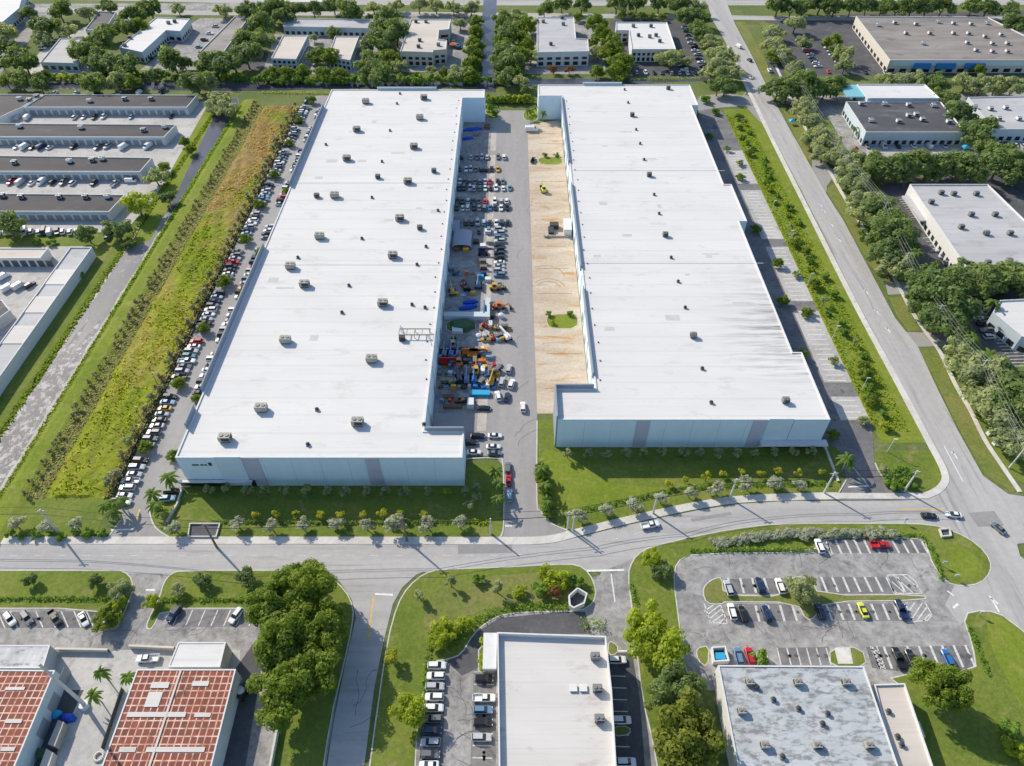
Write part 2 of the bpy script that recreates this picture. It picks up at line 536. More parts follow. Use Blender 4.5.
PAINT = {'w': ('white', (0.80, 0.80, 0.79)), 's': ('silver', (0.46, 0.48, 0.50)), 'g': ('grey', (0.16, 0.165, 0.175)),
         'k': ('black', (0.014, 0.015, 0.017)), 'b': ('blue', (0.02, 0.16, 0.45)), 'n': ('navy', (0.014, 0.03, 0.09)),
         'r': ('red', (0.52, 0.014, 0.022)), 'y': ('lime yellow', (0.62, 0.66, 0.05)), 'o': ('orange', (0.62, 0.17, 0.025)),
         't': ('tan', (0.42, 0.36, 0.27)), 'a': ('teal', (0.10, 0.26, 0.28)), 'l': ('light blue', (0.28, 0.45, 0.58)),
         'u': ('amber', (0.62, 0.34, 0.02)), 'v': ('olive', (0.23, 0.21, 0.11)), 'e': ('steel blue', (0.12, 0.22, 0.36))}
for k_, (n_, c_) in PAINT.items():
    flat_mat('paint_' + n_.replace(' ', '_'), c_, 0.28, 0.03, 0.3, spec=0.5, coat=0.6)
def paint(k): return M['paint_' + PAINT[k][0].replace(' ', '_')]

leaf_mat('leaf_dark', (0.107, 0.168, 0.066), (0.268, 0.344, 0.122))
leaf_mat('leaf_green', (0.095, 0.151, 0.022), (0.302, 0.386, 0.056))
leaf_mat('leaf_olive', (0.231, 0.273, 0.157), (0.474, 0.514, 0.295))
leaf_mat('leaf_bright', (0.213, 0.281, 0.020), (0.500, 0.562, 0.056))
leaf_mat('leaf_yellow', (0.276, 0.310, 0.023), (0.552, 0.552, 0.069))
leaf_mat('leaf_silver', (0.264, 0.288, 0.240), (0.600, 0.624, 0.552), 0.05)
leaf_mat('leaf_dry', (0.225, 0.217, 0.150), (0.435, 0.405, 0.285), 0.06)
leaf_mat('leaf_red', (0.168, 0.084, 0.036), (0.312, 0.168, 0.084))
leaf_mat('leaf_palm', (0.090, 0.165, 0.030), (0.240, 0.330, 0.075))
leaf_mat('leaf_gold', (0.11, 0.135, 0.02), (0.33, 0.36, 0.06))
leaf_mat('leaf_hedge', (0.116, 0.215, 0.036), (0.297, 0.429, 0.075))
# ------------------------------------------------------------------ ground, roads, water
sheet('ground', [(-1800, -900), (1800, -900), (1800, 2600), (-1800, 2600)], 0.0, M['land'])
RZ = 0.03
# land to the north: parking aprons between far buildings, far road, canal
for nm, pts, z, m in (
    ('apron', [(-40, 4), (300, 3), (300, 12), (-40, 14)], 0.008, 'asphalt_lot'),
    ('apron', [(20, 74), (40, 52), (90, 24), (110, 8), (160, 4), (100, 40), (90, 74)], 0.012, 'concrete_yard'),
    ('apron', [(-60, 74), (-10, 30), (20, 8), (60, 8), (20, 50), (0, 74)], 0.012, 'asphalt_lot'),
    ('apron', [(140, 70), (165, 50), (178, 32), (200, 18), (250, 18), (225, 50), (208, 70)], 0.012, 'asphalt_lot'),
    ('apron', [(196, 70), (215, 40), (262, 38), (270, 70)], 0.016, 'asphalt_dark'),
    ('apron', [(262, 74), (275, 34), (380, 34), (374, 74)], 0.020, 'asphalt_lot'),
    ('apron', [(392, 72), (404, 16), (480, 16), (480, 72)], 0.024, 'asphalt_lot'),
    ('apron', [(524, 74), (530, 14), (600, 14), (606, 74)], 0.012, 'asphalt_lot'),
    ('apron', [(608, 76), (610, 20), (668, 20), (690, 24), (712, 76)], 0.016, 'asphalt_dark'),
    ('apron', [(768, 76), (764, 18), (856, 14), (1060, 10), (1100, 76)], 0.012, 'asphalt_dark'),
    ('apron', [(815, 152), (812, 96), (1100, 90), (1100, 166), (880, 160)], 0.012, 'asphalt_lot'),
    ('apron', [(868, 165), (865, 142), (990, 142), (1000, 165)], 0.018, 'concrete_yard'),
    ('apron', [(880, 184), (960, 170), (1100, 165), (1100, 300), (1000, 380), (960, 300), (905, 250)], 0.010, 'asphalt_dark'),
    ('canal', [(-40, 89), (100, 89.5), (230, 91), (262, 91), (330, 89), (470, 87), (720, 81), (720, 77), (470, 80), (330, 82), (230, 83), (100, 82), (-40, 81)], 0.030, 'water'),
    ('canal', [(477, 92), (482, 20), (484, -6), (497, -6), (496, 20), (496, 92)], 0.034, 'water')):
    sheet(nm, pxw(pts), z, M[m])
ribbon('far_road', [G(x, y)[:2] for x, y in ((-60, 8), (200, 13), (420, 14), (700, 17), (760, 18), (1080, 19))], 9, 0.028, M['asphalt_road'])
ribbon('far_road', [G(x, y)[:2] for x, y in ((-60, -6), (300, 2), (600, 3), (1080, 2))], 12, 0.026, M['asphalt_road'])
ribbon('far_lane', [G(x, y)[:2] for x, y in ((512, 22), (510, 50), (506, 72))], 5, 0.026, M['asphalt_road'])

# long canal on the left with its two banks
sheet('canal', [(-170, 84), (-170, 150), (-168.5, 200), (-171, 270), (-170, 330), (-171, 410), (-163, 416), (-158, 404), (-158, 330), (-158.5, 250), (-157, 150), (-157, 84)], 0.036, M['water_silty'])
sheet('canal', [(-169.6, 290), (-170.4, 410), (-163, 415), (-158.4, 404), (-158.4, 290)], 0.040, M['water'])
sheet('canal', [(-169.6, 84), (-169.7, 150), (-168.4, 190), (-166, 215), (-164, 190), (-161, 214), (-158.2, 196), (-157.2, 150), (-157, 84)], 0.040, M['water_foam_glint'])
for e_, s_ in ((-169.9, 1), (-158.3, -1)):
    ribbon('canal_margin', [(e_ + s_ * (.5 + .45 * math.sin(y * .31) * math.sin(y * .12)), y) for y in range(95, 290, 3)], 1.1, 0.046, M['concrete_beige'])
def bank(name, x0, x1, y0, y1, h, m, seed):
    r = random.Random(seed)
    b = MB()
    rows = []
    n = 90
    for i in range(n + 1):
        y = y0 + (y1 - y0) * i / n
        j = r.uniform(-.5, .5)
        rows.append([(x0 + (j if x0 == -158 else 0) , y, 0.045), (x0 + (x1 - x0) * .3, y, h), (x0 + (x1 - x0) * .75, y, h), (x1 + (j if x1 == -170 else 0), y, 0.045)])
    for i in range(n):
        for k in range(3):
            b.face([rows[i][k], rows[i][k + 1], rows[i + 1][k + 1], rows[i + 1][k]])
    return tag(b.build(name, m, smooth=True, fix=True), kind='structure')
bank('canal_bank', -158, -148.5, 100, 412, 0.5, M['lawn_lush'], 3)
bank('canal_bank', -178, -170, 90, 272, 0.35, M['lawn'], 4)
sheet('storage_lawn', pxw([(128, 250), (160, 190), (205, 110), (212, 104), (216, 112), (190, 165), (176, 195), (150, 240)]), 0.046, M['lawn_lush'])
sheet('storage_lawn', pxw([(-40, 248), (-40, 232), (120, 234), (122, 248)]), 0.046, M['lawn'])
# front verge across the foot of the field and the warehouses
sheet('verge', [(-260, 110), (-122.6, 110), (-122.6, 129), (-158, 131), (-260, 131)], 0.05, M['lawn'])
sheet('verge', pxw([(150, 490), (200, 486), (500, 462), (503, 540), (150, 540)]), 0.05, M['lawn'])
sheet('verge', pxw([(536, 420), (560, 420), (560, 446), (840, 446), (840, 498), (700, 508), (640, 520), (560, 540), (536, 505)]), 0.05, M['lawn'])
sheet('wild_grass', pxw([(538, 450), (560, 450), (612, 487), (700, 488), (600, 505), (560, 512), (542, 500)]), 0.054, M['lawn_lush'], smooth=2)

sheet('verge', pxw([(868, 452), (931, 450), (942, 474), (938, 488), (912, 493), (894, 486), (881, 473)]), 0.056, M['lawn'])
# warehouse estate paving
sheet('estate_lane', pxw([(498, 540), (503, 528), (503, 466), (495, 456), (463, 456), (463, 431)]) + [(-27.2, 143), (-27.2, 384), (-15, 384), (-15, 398), (14.6, 398), (14.6, 386), (8.6, 380), (8.6, 163), (8.6, 150)]
      + pxw([(537, 445), (537, 500), (541, 512), (552, 524), (575, 532), (560, 546)]), 0.058, M['asphalt_lane'])
sheet('yard_slab', [(-27.0, 150), (-27.0, 382), (-11.2, 382), (-11.2, 150)], 0.064, M['asphalt_lot'])
for y0, y1 in ((161, 173), (178, 200), (203, 246), (249, 292), (296, 345), (350, 372)):
    sheet('yard_strip', [(-11.4, y0), (-8.6, y0), (-8.6, y1), (-11.4, y1)], 0.07, M['concrete_beige'])
sheet('loading_pad', [(8.6, 163), (27.1, 163), (27.1, 386), (8.6, 380)], 0.064, M['sand_pad'])
for y in (175, 193, 211, 229, 246, 262, 280, 298, 318, 338, 358):
    b = MB(); b.box((19 + RNG.uniform(-2, 2), y, 0.075), (RNG.uniform(13, 16), 0.16, 0.02))
    tag(b.build('joint_strip', M['mulch']), kind='structure')
# left drive
sheet('estate_drive', pxw([(106, 540), (121, 520)]) + [(-122.2, 128), (-122.2, 412), (-116, 418), (-101, 418), (-101, 132)] + pxw([(152, 500), (150, 512), (155, 528), (172, 540)]), 0.058, M['asphalt_lane'])
# right drive: dark asphalt, with the warehouse shade painted into its colour
sheet('estate_drive', pxw([(838, 500), (846, 480), (842, 455), (835, 446)]) + [(99, 150), (100.4, 396), (100.4, 410), (112, 414), (118, 412), (121.4, 392), (121.4, 158)] + pxw([(874, 462), (880, 474), (893, 486), (912, 494), (912, 502)]), 0.058, M['asphalt_bay'])
for y0, y1 in ((160, 171), (178, 218), (224, 262), (268, 310), (316, 350)):
    sheet('stall_slab', [(111.5, y0), (121.4, y0), (121.4, y1), (111.5, y1)], 0.064, M['concrete_yard'])
    b = MB()
    y = y0 + 1
    while y < y1:
        dash(b, (113.2, y), (119.5, y), 0.28, 0.070); y += 2.75
    tag(b.build('stall_lines', M['line_white']), kind='structure')
sheet('north_yard', pxw([(690, 112), (700, 96), (735, 92), (748, 96), (760, 104), (772, 120), (760, 122), (745, 106), (716, 108)]), 0.062, M['asphalt_lane'])

# front street
top = [(-120, 544), (300, 544), (500, 544), (545, 543), (580, 537), (620, 527), (660, 518), (700, 510), (740, 504), (790, 501), (900, 501), (925, 499), (942, 492), (948, 484)]
bot = [(1000, 580), (985, 610), (940, 530), (893, 527), (800, 528), (768, 527), (730, 533), (690, 541), (640, 556), (615, 566), (600, 572), (575, 570), (540, 570), (440, 572), (-120, 575)]
sheet('front_street', pxw(top) + pxw(bot), 0.07, M['asphalt_road'])
sheet('side_street', pxw([(300, 562), (440, 562), (432, 568), (416, 575), (402, 588), (393, 604), (384, 640), (374, 690), (360, 800), (322, 800), (334, 720), (347, 655), (356, 618), (352, 600), (340, 582), (325, 573), (305, 568)]), 0.076, M['asphalt_road'])
L_ = [(703, -12), (712, 19), (737, 62), (767, 125), (802, 192), (852, 292), (895, 372), (927, 435), (943, 462), (948, 484), (935, 500)]
R_ = [(960, 625), (968, 613), (985, 607), (1010, 614), (1060, 660), (1060, 585), (1020, 556), (1017, 545), (1022, 536), (1060, 535), (1060, 502), (1008, 494), (983, 476), (958, 431), (935, 384), (918, 347), (895, 318), (868, 267), (843, 220), (825, 192), (789, 128), (770, 93), (753, 58), (735, 24), (721, -12)]
sheet('boulevard', pxw(L_) + pxw([(925, 528), (948, 538), (975, 550), (985, 562), (983, 572), (975, 580), (955, 584), (945, 605)]) + pxw([(960, 625), (968, 618), (985, 614), (1010, 622)] + R_[4:]), 0.082, M['asphalt_boulevard'])
for pts in ([(458, 545), (512, 545), (512, 553), (458, 554)], [(968, 513), (994, 511), (1004, 526), (978, 527)], [(690, 519), (730, 512), (732, 515), (692, 522)]):
    sheet('road_patch', pxw(pts), 0.0865, M['asphalt_patch'])
for pts in ([(464, 459), (496, 458.5), (503, 466), (503.5, 526), (499, 538)], [(537, 421), (537, 500), (541, 512), (552, 524), (575, 533)], [(150, 500), (150, 513), (156, 528), (172, 539)], [(121, 520), (108, 538)], [(875, 463), (881, 475), (894, 487), (910, 494)], [(846, 480), (838, 494)]):
    ribbon('kerb', spline(pxw(pts)), .4, 0.18, M['kerb'], 0.14)
for pts in ([(885, 282), (922, 282), (945, 288), (945, 294), (905, 294), (888, 295)], [(905, 332), (930, 333), (952, 332), (965, 345), (945, 346), (918, 347)],
            [(812, 148), (822, 162), (832, 169), (846, 169), (853, 176), (832, 179), (827, 186), (826, 194), (812, 190)], [(768, 88), (800, 98), (812, 100), (806, 106), (782, 104)]):
    sheet('driveway', pxw(pts), 0.0785, M['asphalt_lane'])
sheet('side_turn', pxw([(1005, 545), (1060, 540), (1060, 505), (1000, 500)]), 0.078, M['asphalt_road'])
# pavements
ribbon('pavement', spline(pxw([(-120, 540.5), (110, 540.5), (166, 540.5), (300, 540.5), (498, 540.8)])), 2.5, 0.16, M['concrete_pale'], 0.16)
ribbon('pavement', spline(pxw([(498, 541), (545, 540), (580, 532), (620, 522), (660, 513), (700, 505), (740, 499.5), (790, 497), (838, 496)])), 2.6, 0.16, M['concrete_pale'], 0.16)
ribbon('pavement', spline(pxw([(838, 496), (915, 496), (930, 494), (942, 486), (944.5, 473), (929, 442), (895, 378), (852, 298), (801.5, 198), (766, 127), (736, 64), (728, 46)])), 2.2, 0.16, M['concrete_pale'], 0.16)
ribbon('pavement', spline(pxw([(775, 64), (800, 118), (826, 165), (850, 207), (880, 254), (898, 285), (911, 310), (925, 331), (940, 352), (955, 384), (970, 410), (985, 440), (1000, 463), (1020, 492)])), 1.5, 0.14, M['concrete_pale'], 0.14)
for pts in ([(735, 22), (753, 56), (770, 92), (778, 98), (768, 66), (745, 22)], [(790, 126), (806, 158), (818, 166), (826, 165), (800, 118), (780, 104)],
            [(826, 190), (844, 218), (869, 265), (886, 280), (893, 280), (852, 207), (838, 180)], [(889, 298), (897, 316), (908, 331), (920, 331), (906, 296)],
            [(920, 350), (936, 382), (959, 429), (985, 475), (1012, 492), (1018, 490), (984, 438), (954, 384), (940, 352)]):
    sheet('road_verge', pxw(pts), 0.06, M['lawn_dry'])
    sheet('road_verge', pxw([(p[0] + 30, p[1] + 2) if i > len(pts) / 2 - 1 else (p[0] + 24, p[1]) for i, p in enumerate(pts)]), 0.05, M['lawn'])
# strip between right drive and boulevard
sheet('hedge_bed', [(121.4, 150), (134, 150), (136, 400), (121.4, 400)], 0.044, M['lawn_lush'])
sheet('mown_strip', [(131, 150), (138.9, 150), (144.4, 405), (133, 405)], 0.05, M['lawn_lush'])

# lower parking grounds
sheet('front_lot', pxw([(-120, 566), (330, 566), (352, 610), (320, 800), (-120, 800)]), 0.06, M['asphalt_lot'])
sheet('works_yard', pxw([(-60, 652), (110, 652), (118, 650), (240, 650), (245, 800), (-60, 800)]), 0.066, M['concrete_yard'])
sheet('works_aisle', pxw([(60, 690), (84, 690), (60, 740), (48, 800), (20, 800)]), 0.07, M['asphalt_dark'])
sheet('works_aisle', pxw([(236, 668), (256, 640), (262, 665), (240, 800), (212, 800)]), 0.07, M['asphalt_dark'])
sheet('middle_lot', pxw([(415, 700), (440, 650), (480, 612), (600, 575), (606, 560), (640, 552), (640, 620), (660, 700), (680, 810), (405, 810)]), 0.06, M['asphalt_lot'])
sheet('fresh_asphalt', pxw([(608, 654), (632, 652), (640, 700), (648, 810), (612, 810)]), 0.066, M['asphalt_dark'])
sheet('fresh_asphalt', pxw([(447, 662), (470, 636), (500, 618), (560, 612), (585, 612), (592, 634), (497, 634), (482, 650), (478, 668), (462, 676)]), 0.066, M['asphalt_dark'])
sheet('corner_lot', pxw([(670, 560), (690, 550), (820, 548), (935, 545), (960, 590), (1000, 560), (1010, 600), (962, 612), (985, 672), (905, 700), (700, 690), (690, 780), (735, 810), (680, 810), (660, 640)]), 0.06, M['asphalt_lot'])
island('traffic_island', pxw([(-90, 570), (112, 570), (125, 571), (133, 579), (133, 592), (128, 605), (120, 624), (113, 631), (109, 626), (109, 609), (-90, 609)]), M['lawn'])
island('traffic_island', pxw([(180, 570), (310, 570), (330, 576), (346, 590), (354, 607), (353, 625), (345, 662), (331, 720), (318, 810), (262, 810), (277, 720), (284, 660), (262, 609), (163, 609), (153, 629), (147, 630), (146, 625), (151, 613), (159, 598), (163, 583), (170, 574)]), M['lawn'])
island('traffic_island', pxw([(424, 573), (440, 569), (500, 567), (555, 564), (578, 564), (590, 573), (597, 590), (594, 604), (580, 612), (545, 612), (505, 614), (488, 622), (474, 634), (462, 655), (448, 660), (434, 662), (424, 690), (418, 720), (414, 810), (363, 810), (378, 700), (387, 640), (397, 604), (408, 586)]), M['lawn'])
island('traffic_island', pxw([(627, 575), (632, 560), (642, 550), (660, 544), (690, 537), (730, 529), (780, 523), (893, 523), (930, 524), (955, 531), (978, 544), (991, 560), (991, 573), (981, 584), (962, 587), (946, 583), (932, 565), (926, 545), (921, 538), (818, 538), (815, 553), (692, 554), (677, 562), (674, 580), (678, 610), (684, 660), (694, 692), (704, 740), (716, 810), (664, 810), (652, 740), (642, 700), (636, 650), (632, 612)]), M['lawn'])
island('traffic_island', pxw([(961, 614), (985, 609), (1008, 617), (1060, 665), (1060, 830), (930, 830), (905, 690), (884, 674), (976, 673), (972, 645)]), M['lawn'])
sheet('turf_patch', pxw([(985, 612), (1010, 622), (1060, 680), (1060, 790), (1020, 700), (990, 650)]), 0.135, M['lawn_lush'], smooth=1)
sheet('turf_patch', pxw([(950, 548), (962, 546), (980, 560), (984, 574), (965, 580), (948, 572)]), 0.135, M['lawn_lush'], smooth=2)
sheet('turf_patch', pxw([(430, 590), (470, 578), (540, 572), (580, 576), (582, 600), (500, 606), (450, 622), (420, 640)]), 0.135, M['lawn_dry'], smooth=2)
sheet('turf_patch', pxw([(636, 556), (668, 551), (700, 552), (672, 562), (668, 580), (672, 610), (650, 618), (637, 600)]), 0.135, M['lawn'], smooth=2)
island('traffic_island', pxw([(702, 592), (705, 584), (714, 578), (722, 577), (724, 595), (788, 596), (789, 580), (796, 576), (811, 578), (819, 595), (924, 594), (927, 601), (822, 602), (816, 618), (806, 621), (797, 603), (725, 602), (722, 605), (706, 604)]), M['lawn_dry'], smooth=1, kerb=0.28)
island('traffic_island', pxw([(757, 649), (765, 648), (770, 664), (755, 665)]), M['lawn'], kerb=0.25)
island('traffic_island', pxw([(695, 648), (710, 645), (708, 668), (698, 662)]), M['lawn'], kerb=0.25)
island('traffic_island', pxw([(829, 647), (862, 647), (868, 668), (830, 668)]), M['lawn'], kerb=0.25)
sheet('entrance_pad', pxw([(834, 648), (850, 648), (853, 664), (838, 664)]), 0.15, M['concrete_pale'])
island('traffic_island', pxw([(478, 650), (492, 634), (497, 634), (497, 672), (478, 672)]), M['lawn_dry'], smooth=0)
island('traffic_island', pxw([(608, 640), (618, 645), (618, 654), (608, 656)]), M['lawn_dry'], kerb=0.2)
island('traffic_island', pxw([(613, 726), (630, 726), (631, 735), (613, 737)]), M['lawn_dry'], kerb=0.2)
island('planting_island', pxw([(546, 318), (552, 314), (578, 314), (578, 329), (552, 329), (547, 325)]), M['lawn_lush'], kerb=0.25)
island('planting_island', pxw([(537, 160), (542, 157), (562, 157), (563, 165), (541, 165)]), M['lawn_lush'], kerb=0.25)
island('planting_island', pxw([(485, 101), (497, 105), (500, 114), (496, 120), (486, 118)]), M['lawn_lush'], kerb=0.25)
island('planting_island', pxw([(538, 104), (527, 108), (522, 116), (526, 121), (540, 120)]), M['lawn_lush'], kerb=0.25)
island('planting_island', pxw([(446, 320), (470, 320), (477, 325), (472, 332), (446, 333)]), M['lawn'], kerb=0.25)
island('planting_island', pxw([(742, 98), (700, 84), (745, 78), (748, 90)]), M['lawn'], kerb=0.3)

for pts in ([(725, 579), (790, 578), (794, 594), (727, 594)], [(818, 577), (894, 577), (902, 593), (822, 594)], [(728, 604), (792, 604), (797, 621), (732, 622)], [(823, 603), (904, 604), (904, 621), (818, 621)],
            [(822, 539), (922, 539), (930, 553), (822, 553)], [(776, 648), (829, 647), (832, 665), (780, 665)], [(866, 647), (968, 646), (978, 671), (905, 672), (872, 668)], [(0, 612), (112, 611), (118, 628), (0, 628)],
            [(176, 610), (256, 610), (250, 627), (165, 627)], [(426, 668), (446, 668), (442, 775), (418, 775)], [(474, 669), (496, 669), (496, 775), (470, 775)]):
    sheet('stall_bay', pxw(pts), 0.064, M['asphalt_bay'])
# ------------------------------------------------------------------ painted markings
bm_ = MB()
def px_dash(b, a, c, w, z): dash(b, G(*a)[:2], G(*c)[:2], w, z)
px_dash(bm_, (375, 594), (393, 595), 0.55, 0.085)
px_dash(bm_, (587, 571), (624, 570), 0.6, 0.090)
px_dash(bm_, (611, 574), (615, 602), 0.3, 0.090)
px_dash(bm_, (618, 651), (633, 651), 0.4, 0.090)
px_dash(bm_, (111, 530), (134, 529.5), 0.5, 0.066)
px_dash(bm_, (505, 526), (512, 526), 0.4, 0.066)
px_dash(bm_, (848, 487), (869, 486), 0.5, 0.066)
px_dash(bm_, (852, 466), (869, 487), 0.2, 0.066)
px_dash(bm_, (958, 522), (952, 514), 0.5, 0.088)
px_dash(bm_, (944, 446), (963, 482), 0.25, 0.088)
px_dash(bm_, (991, 598), (999, 612), 0.5, 0.088)
px_dash(bm_, (998, 604), (989, 596), 0.5, 0.088)
px_dash(bm_, (947, 591), (954, 596), 0.4, 0.09)
px_dash(bm_, (953, 608), (958, 604), 0.6, 0.09)
px_dash(bm_, (146, 590), (155, 590), 0.5, 0.076)
for y in (90, 120, 211, 225, 240, 292, 312, 330, 205, 455):   # turn arrows on the boulevard
    xl = np.interp(y, [p[1] for p in L_], [p[0] for p in L_]); xr = np.interp(y, [p[1] for p in R_[::-1]], [p[0] for p in R_[::-1]])
    c = G(xl * .5 + xr * .5, y)[:2]
    dash(bm_, (c[0], c[1] - 1.6), (c[0] - .1, c[1] + 1.6), 0.35, 0.088)
    bm_.face([(c[0] - 1.1, c[1] + 1.0, 0.088), (c[0] + .1, c[1] + .6, 0.088), (c[0], c[1] + 1.7, 0.088)])
tag(bm_.build('road_marks', M['line_white']), kind='structure')
by = MB()
px_dash(by, (374, 596), (368, 640), 0.35, 0.085)
px_dash(by, (140, 509), (136, 521), 0.4, 0.066)
px_dash(by, (899, 509.5), (945, 509), 0.35, 0.088)
tag(by.build('road_marks', M['line_yellow']), kind='structure')
bw = MB()
for i in range(28):      # lane dashes, worn
    x = -20 + i * 24
    y = np.interp(x + 6, [-120, 500, 545, 580, 620, 660, 700, 740, 790, 900], [555.5, 555.5, 553.5, 548, 538, 527, 519, 513.5, 510.5, 510.5])
    y2 = np.interp(x + 14, [-120, 500, 545, 580, 620, 660, 700, 740, 790, 900], [555.5, 555.5, 553.5, 548, 538, 527, 519, 513.5, 510.5, 510.5])
    px_dash(bw, (x + 6, y), (x + 14, y2), 0.14, 0.076)
tag(bw.build('road_marks', M['line_worn']), kind='structure')
# stall lines
bs = MB(); Z = 0.067
def stalls(a0, a1, d, n, w=0.2, z=Z, b=None):
    """n lines from a0 to a1 (px), each running by the px offset d"""
    for i in range(n):
        t = i / max(1, n - 1)
        p = (a0[0] + (a1[0] - a0[0]) * t, a0[1] + (a1[1] - a0[1]) * t)
        dd = (d[0] + (d[2] - d[0]) * t, d[1]) if len(d) == 3 else d
        px_dash(b or bs, p, (p[0] + dd[0], p[1] + dd[1]), w, z)
stalls((728, 578), (788, 578), (3.5, 15, 5), 6, 0.62)
stalls((821, 577), (897, 577), (6, 15, 8), 8, 0.62)
stalls((731, 606), (792, 605), (3.5, 16, 5), 6, 0.62)
stalls((826, 604), (905, 604), (6, 16, 7), 8, 0.62)
stalls((826, 540), (920, 539), (6, 14, 8), 11, 0.62)
stalls((777, 648), (826, 648), (4, 17, 5), 6, 0.3)
stalls((872, 647), (965, 645), (8, 22, 10), 9, 0.62)
def hz(ox, oy, sc, segs, w=.32, z=Z):
    for a_, b_, c_, d_ in segs: px_dash(bs, (ox + a_ / sc, oy + b_ / sc), (ox + c_ / sc, oy + d_ / sc), w, z)
hz(840, 530, 6.38, [(300, 288, 430, 285), (430, 285, 478, 325), (478, 325, 522, 405), (300, 288, 345, 405), (345, 405, 522, 405), (330, 330, 415, 405), (340, 290, 470, 405), (400, 288, 505, 375), (330, 370, 365, 405),
    (430, 465, 405, 500), (475, 465, 425, 540), (525, 465, 450, 580), (555, 490, 490, 580), (580, 530, 530, 580), (540, 460, 585, 540), (585, 540, 560, 575), (560, 575, 430, 590)])
hz(690, 530, 6.38, [(90, 470, 130, 590), (130, 590, 240, 598), (190, 465, 240, 598), (90, 520, 160, 470), (105, 545, 190, 480), (120, 570, 205, 500), (140, 590, 220, 530), (185, 590, 232, 560),
    (840, 40, 865, 160), (870, 45, 900, 160), (843, 65, 880, 95), (850, 90, 885, 120), (855, 115, 890, 145)])
hz(864, 640, 6.38, [(40, 40, 100, 185), (80, 40, 135, 185), (45, 60, 95, 75), (60, 90, 105, 105), (70, 115, 115, 130), (80, 140, 125, 155), (90, 165, 132, 178)])
t31 = [(620 + i * 13, 185 + i * 14, 700 + i * 12, 175 + i * 14) for i in range(10)] + [(800 + i * 9, 452 + i * 13, 850 + i * 9, 447 + i * 13) for i in range(9)] + [(905 + i * 10, 592 + i * 13, 985 + i * 9, 590 + i * 13) for i in range(9)] + [(525 - 0 + i * 6, 30 + i * 9, 560 + i * 6, 26 + i * 9) for i in range(9)]
hz(768, 192, 4.0, t31, .28, 0.03)
stalls((-2, 612), (112, 611), (7, 16), 10, 0.3)
stalls((180, 610), (256, 610), (-7, 16), 7, 0.3)
stalls((427, 671), (420, 770), (17, 0.5), 10, 0.2, 0.067)
stalls((474, 672), (472, 770), (20, 0.5), 9, 0.2, 0.067)
stalls((611, 676), (616, 770), (15, 0.4), 9, 0.25, 0.072)
tag(bs.build('stall_lines', M['line_worn']), kind='structure')

# crack sealing, oil spots and ruts
def wiggle(b, p, ang, n, step, w, z, r):
    x, y = p; pts = [p]
    for i in range(n):
        ang += r.uniform(-.5, .5); x += math.cos(ang) * step; y += math.sin(ang) * step; pts.append((x, y))
    L, R = ribbon_pts(pts, w)
    for i in range(n): b.face([(*R[i], z), (*R[i + 1], z), (*L[i + 1], z), (*L[i], z)])
rr_ = random.Random(31); b = MB()
for i in range(46):
    px_, py_ = rr_.choice(((rr_.uniform(690, 920), rr_.uniform(560, 574)), (rr_.uniform(690, 930), rr_.uniform(625, 645)), (rr_.uniform(20, 240), rr_.uniform(628, 642)), (rr_.uniform(450, 466), rr_.uniform(680, 760)), (rr_.uniform(512, 530), rr_.uniform(200, 520)), (rr_.uniform(340, 375), rr_.uniform(620, 760))))
    wiggle(b, G(px_, py_)[:2], rr_.choice((0, 1.57)) + rr_.uniform(-.3, .3), rr_.randint(5, 12), rr_.uniform(.8, 1.6), .11, .0795, rr_)
tag(b.build('crack_seal', M['seal_black']), kind='structure')
b = MB()
for i in range(90):
    px_, py_ = rr_.choice(((rr_.uniform(730, 920), rr_.choice((586, 612))), (rr_.uniform(780, 970), 656), (rr_.uniform(0, 110), 619), (rr_.choice((436, 484)), rr_.uniform(670, 766))))
    c = G(px_, py_); s_ = rr_.uniform(.25, .7)
    b.face([(c[0] + s_ * math.cos(t * .785) * rr_.uniform(.6, 1.2), c[1] + s_ * math.sin(t * .785) * rr_.uniform(.6, 1.2), .0797) for t in range(8)])
tag(b.build('oil_spot', M['seal_black']), kind='structure')
b = MB()
for cx_, cy_, r0, a0, a1 in ((15, 232, 5, .2, 2.6), (15, 232, 6.8, .3, 2.5), (14, 240, 8, .1, 2.2)):
    pts = [(cx_ + r0 * math.cos(a0 + (a1 - a0) * t / 14), cy_ + r0 * math.sin(a0 + (a1 - a0) * t / 14)) for t in range(15)]
    L, R = ribbon_pts(pts, .35)
    for i in range(14): b.face([(*R[i], .069), (*R[i + 1], .069), (*L[i + 1], .069), (*L[i], .069)])
tag(b.build('wheel_rut', M['rut_brown']), kind='structure')

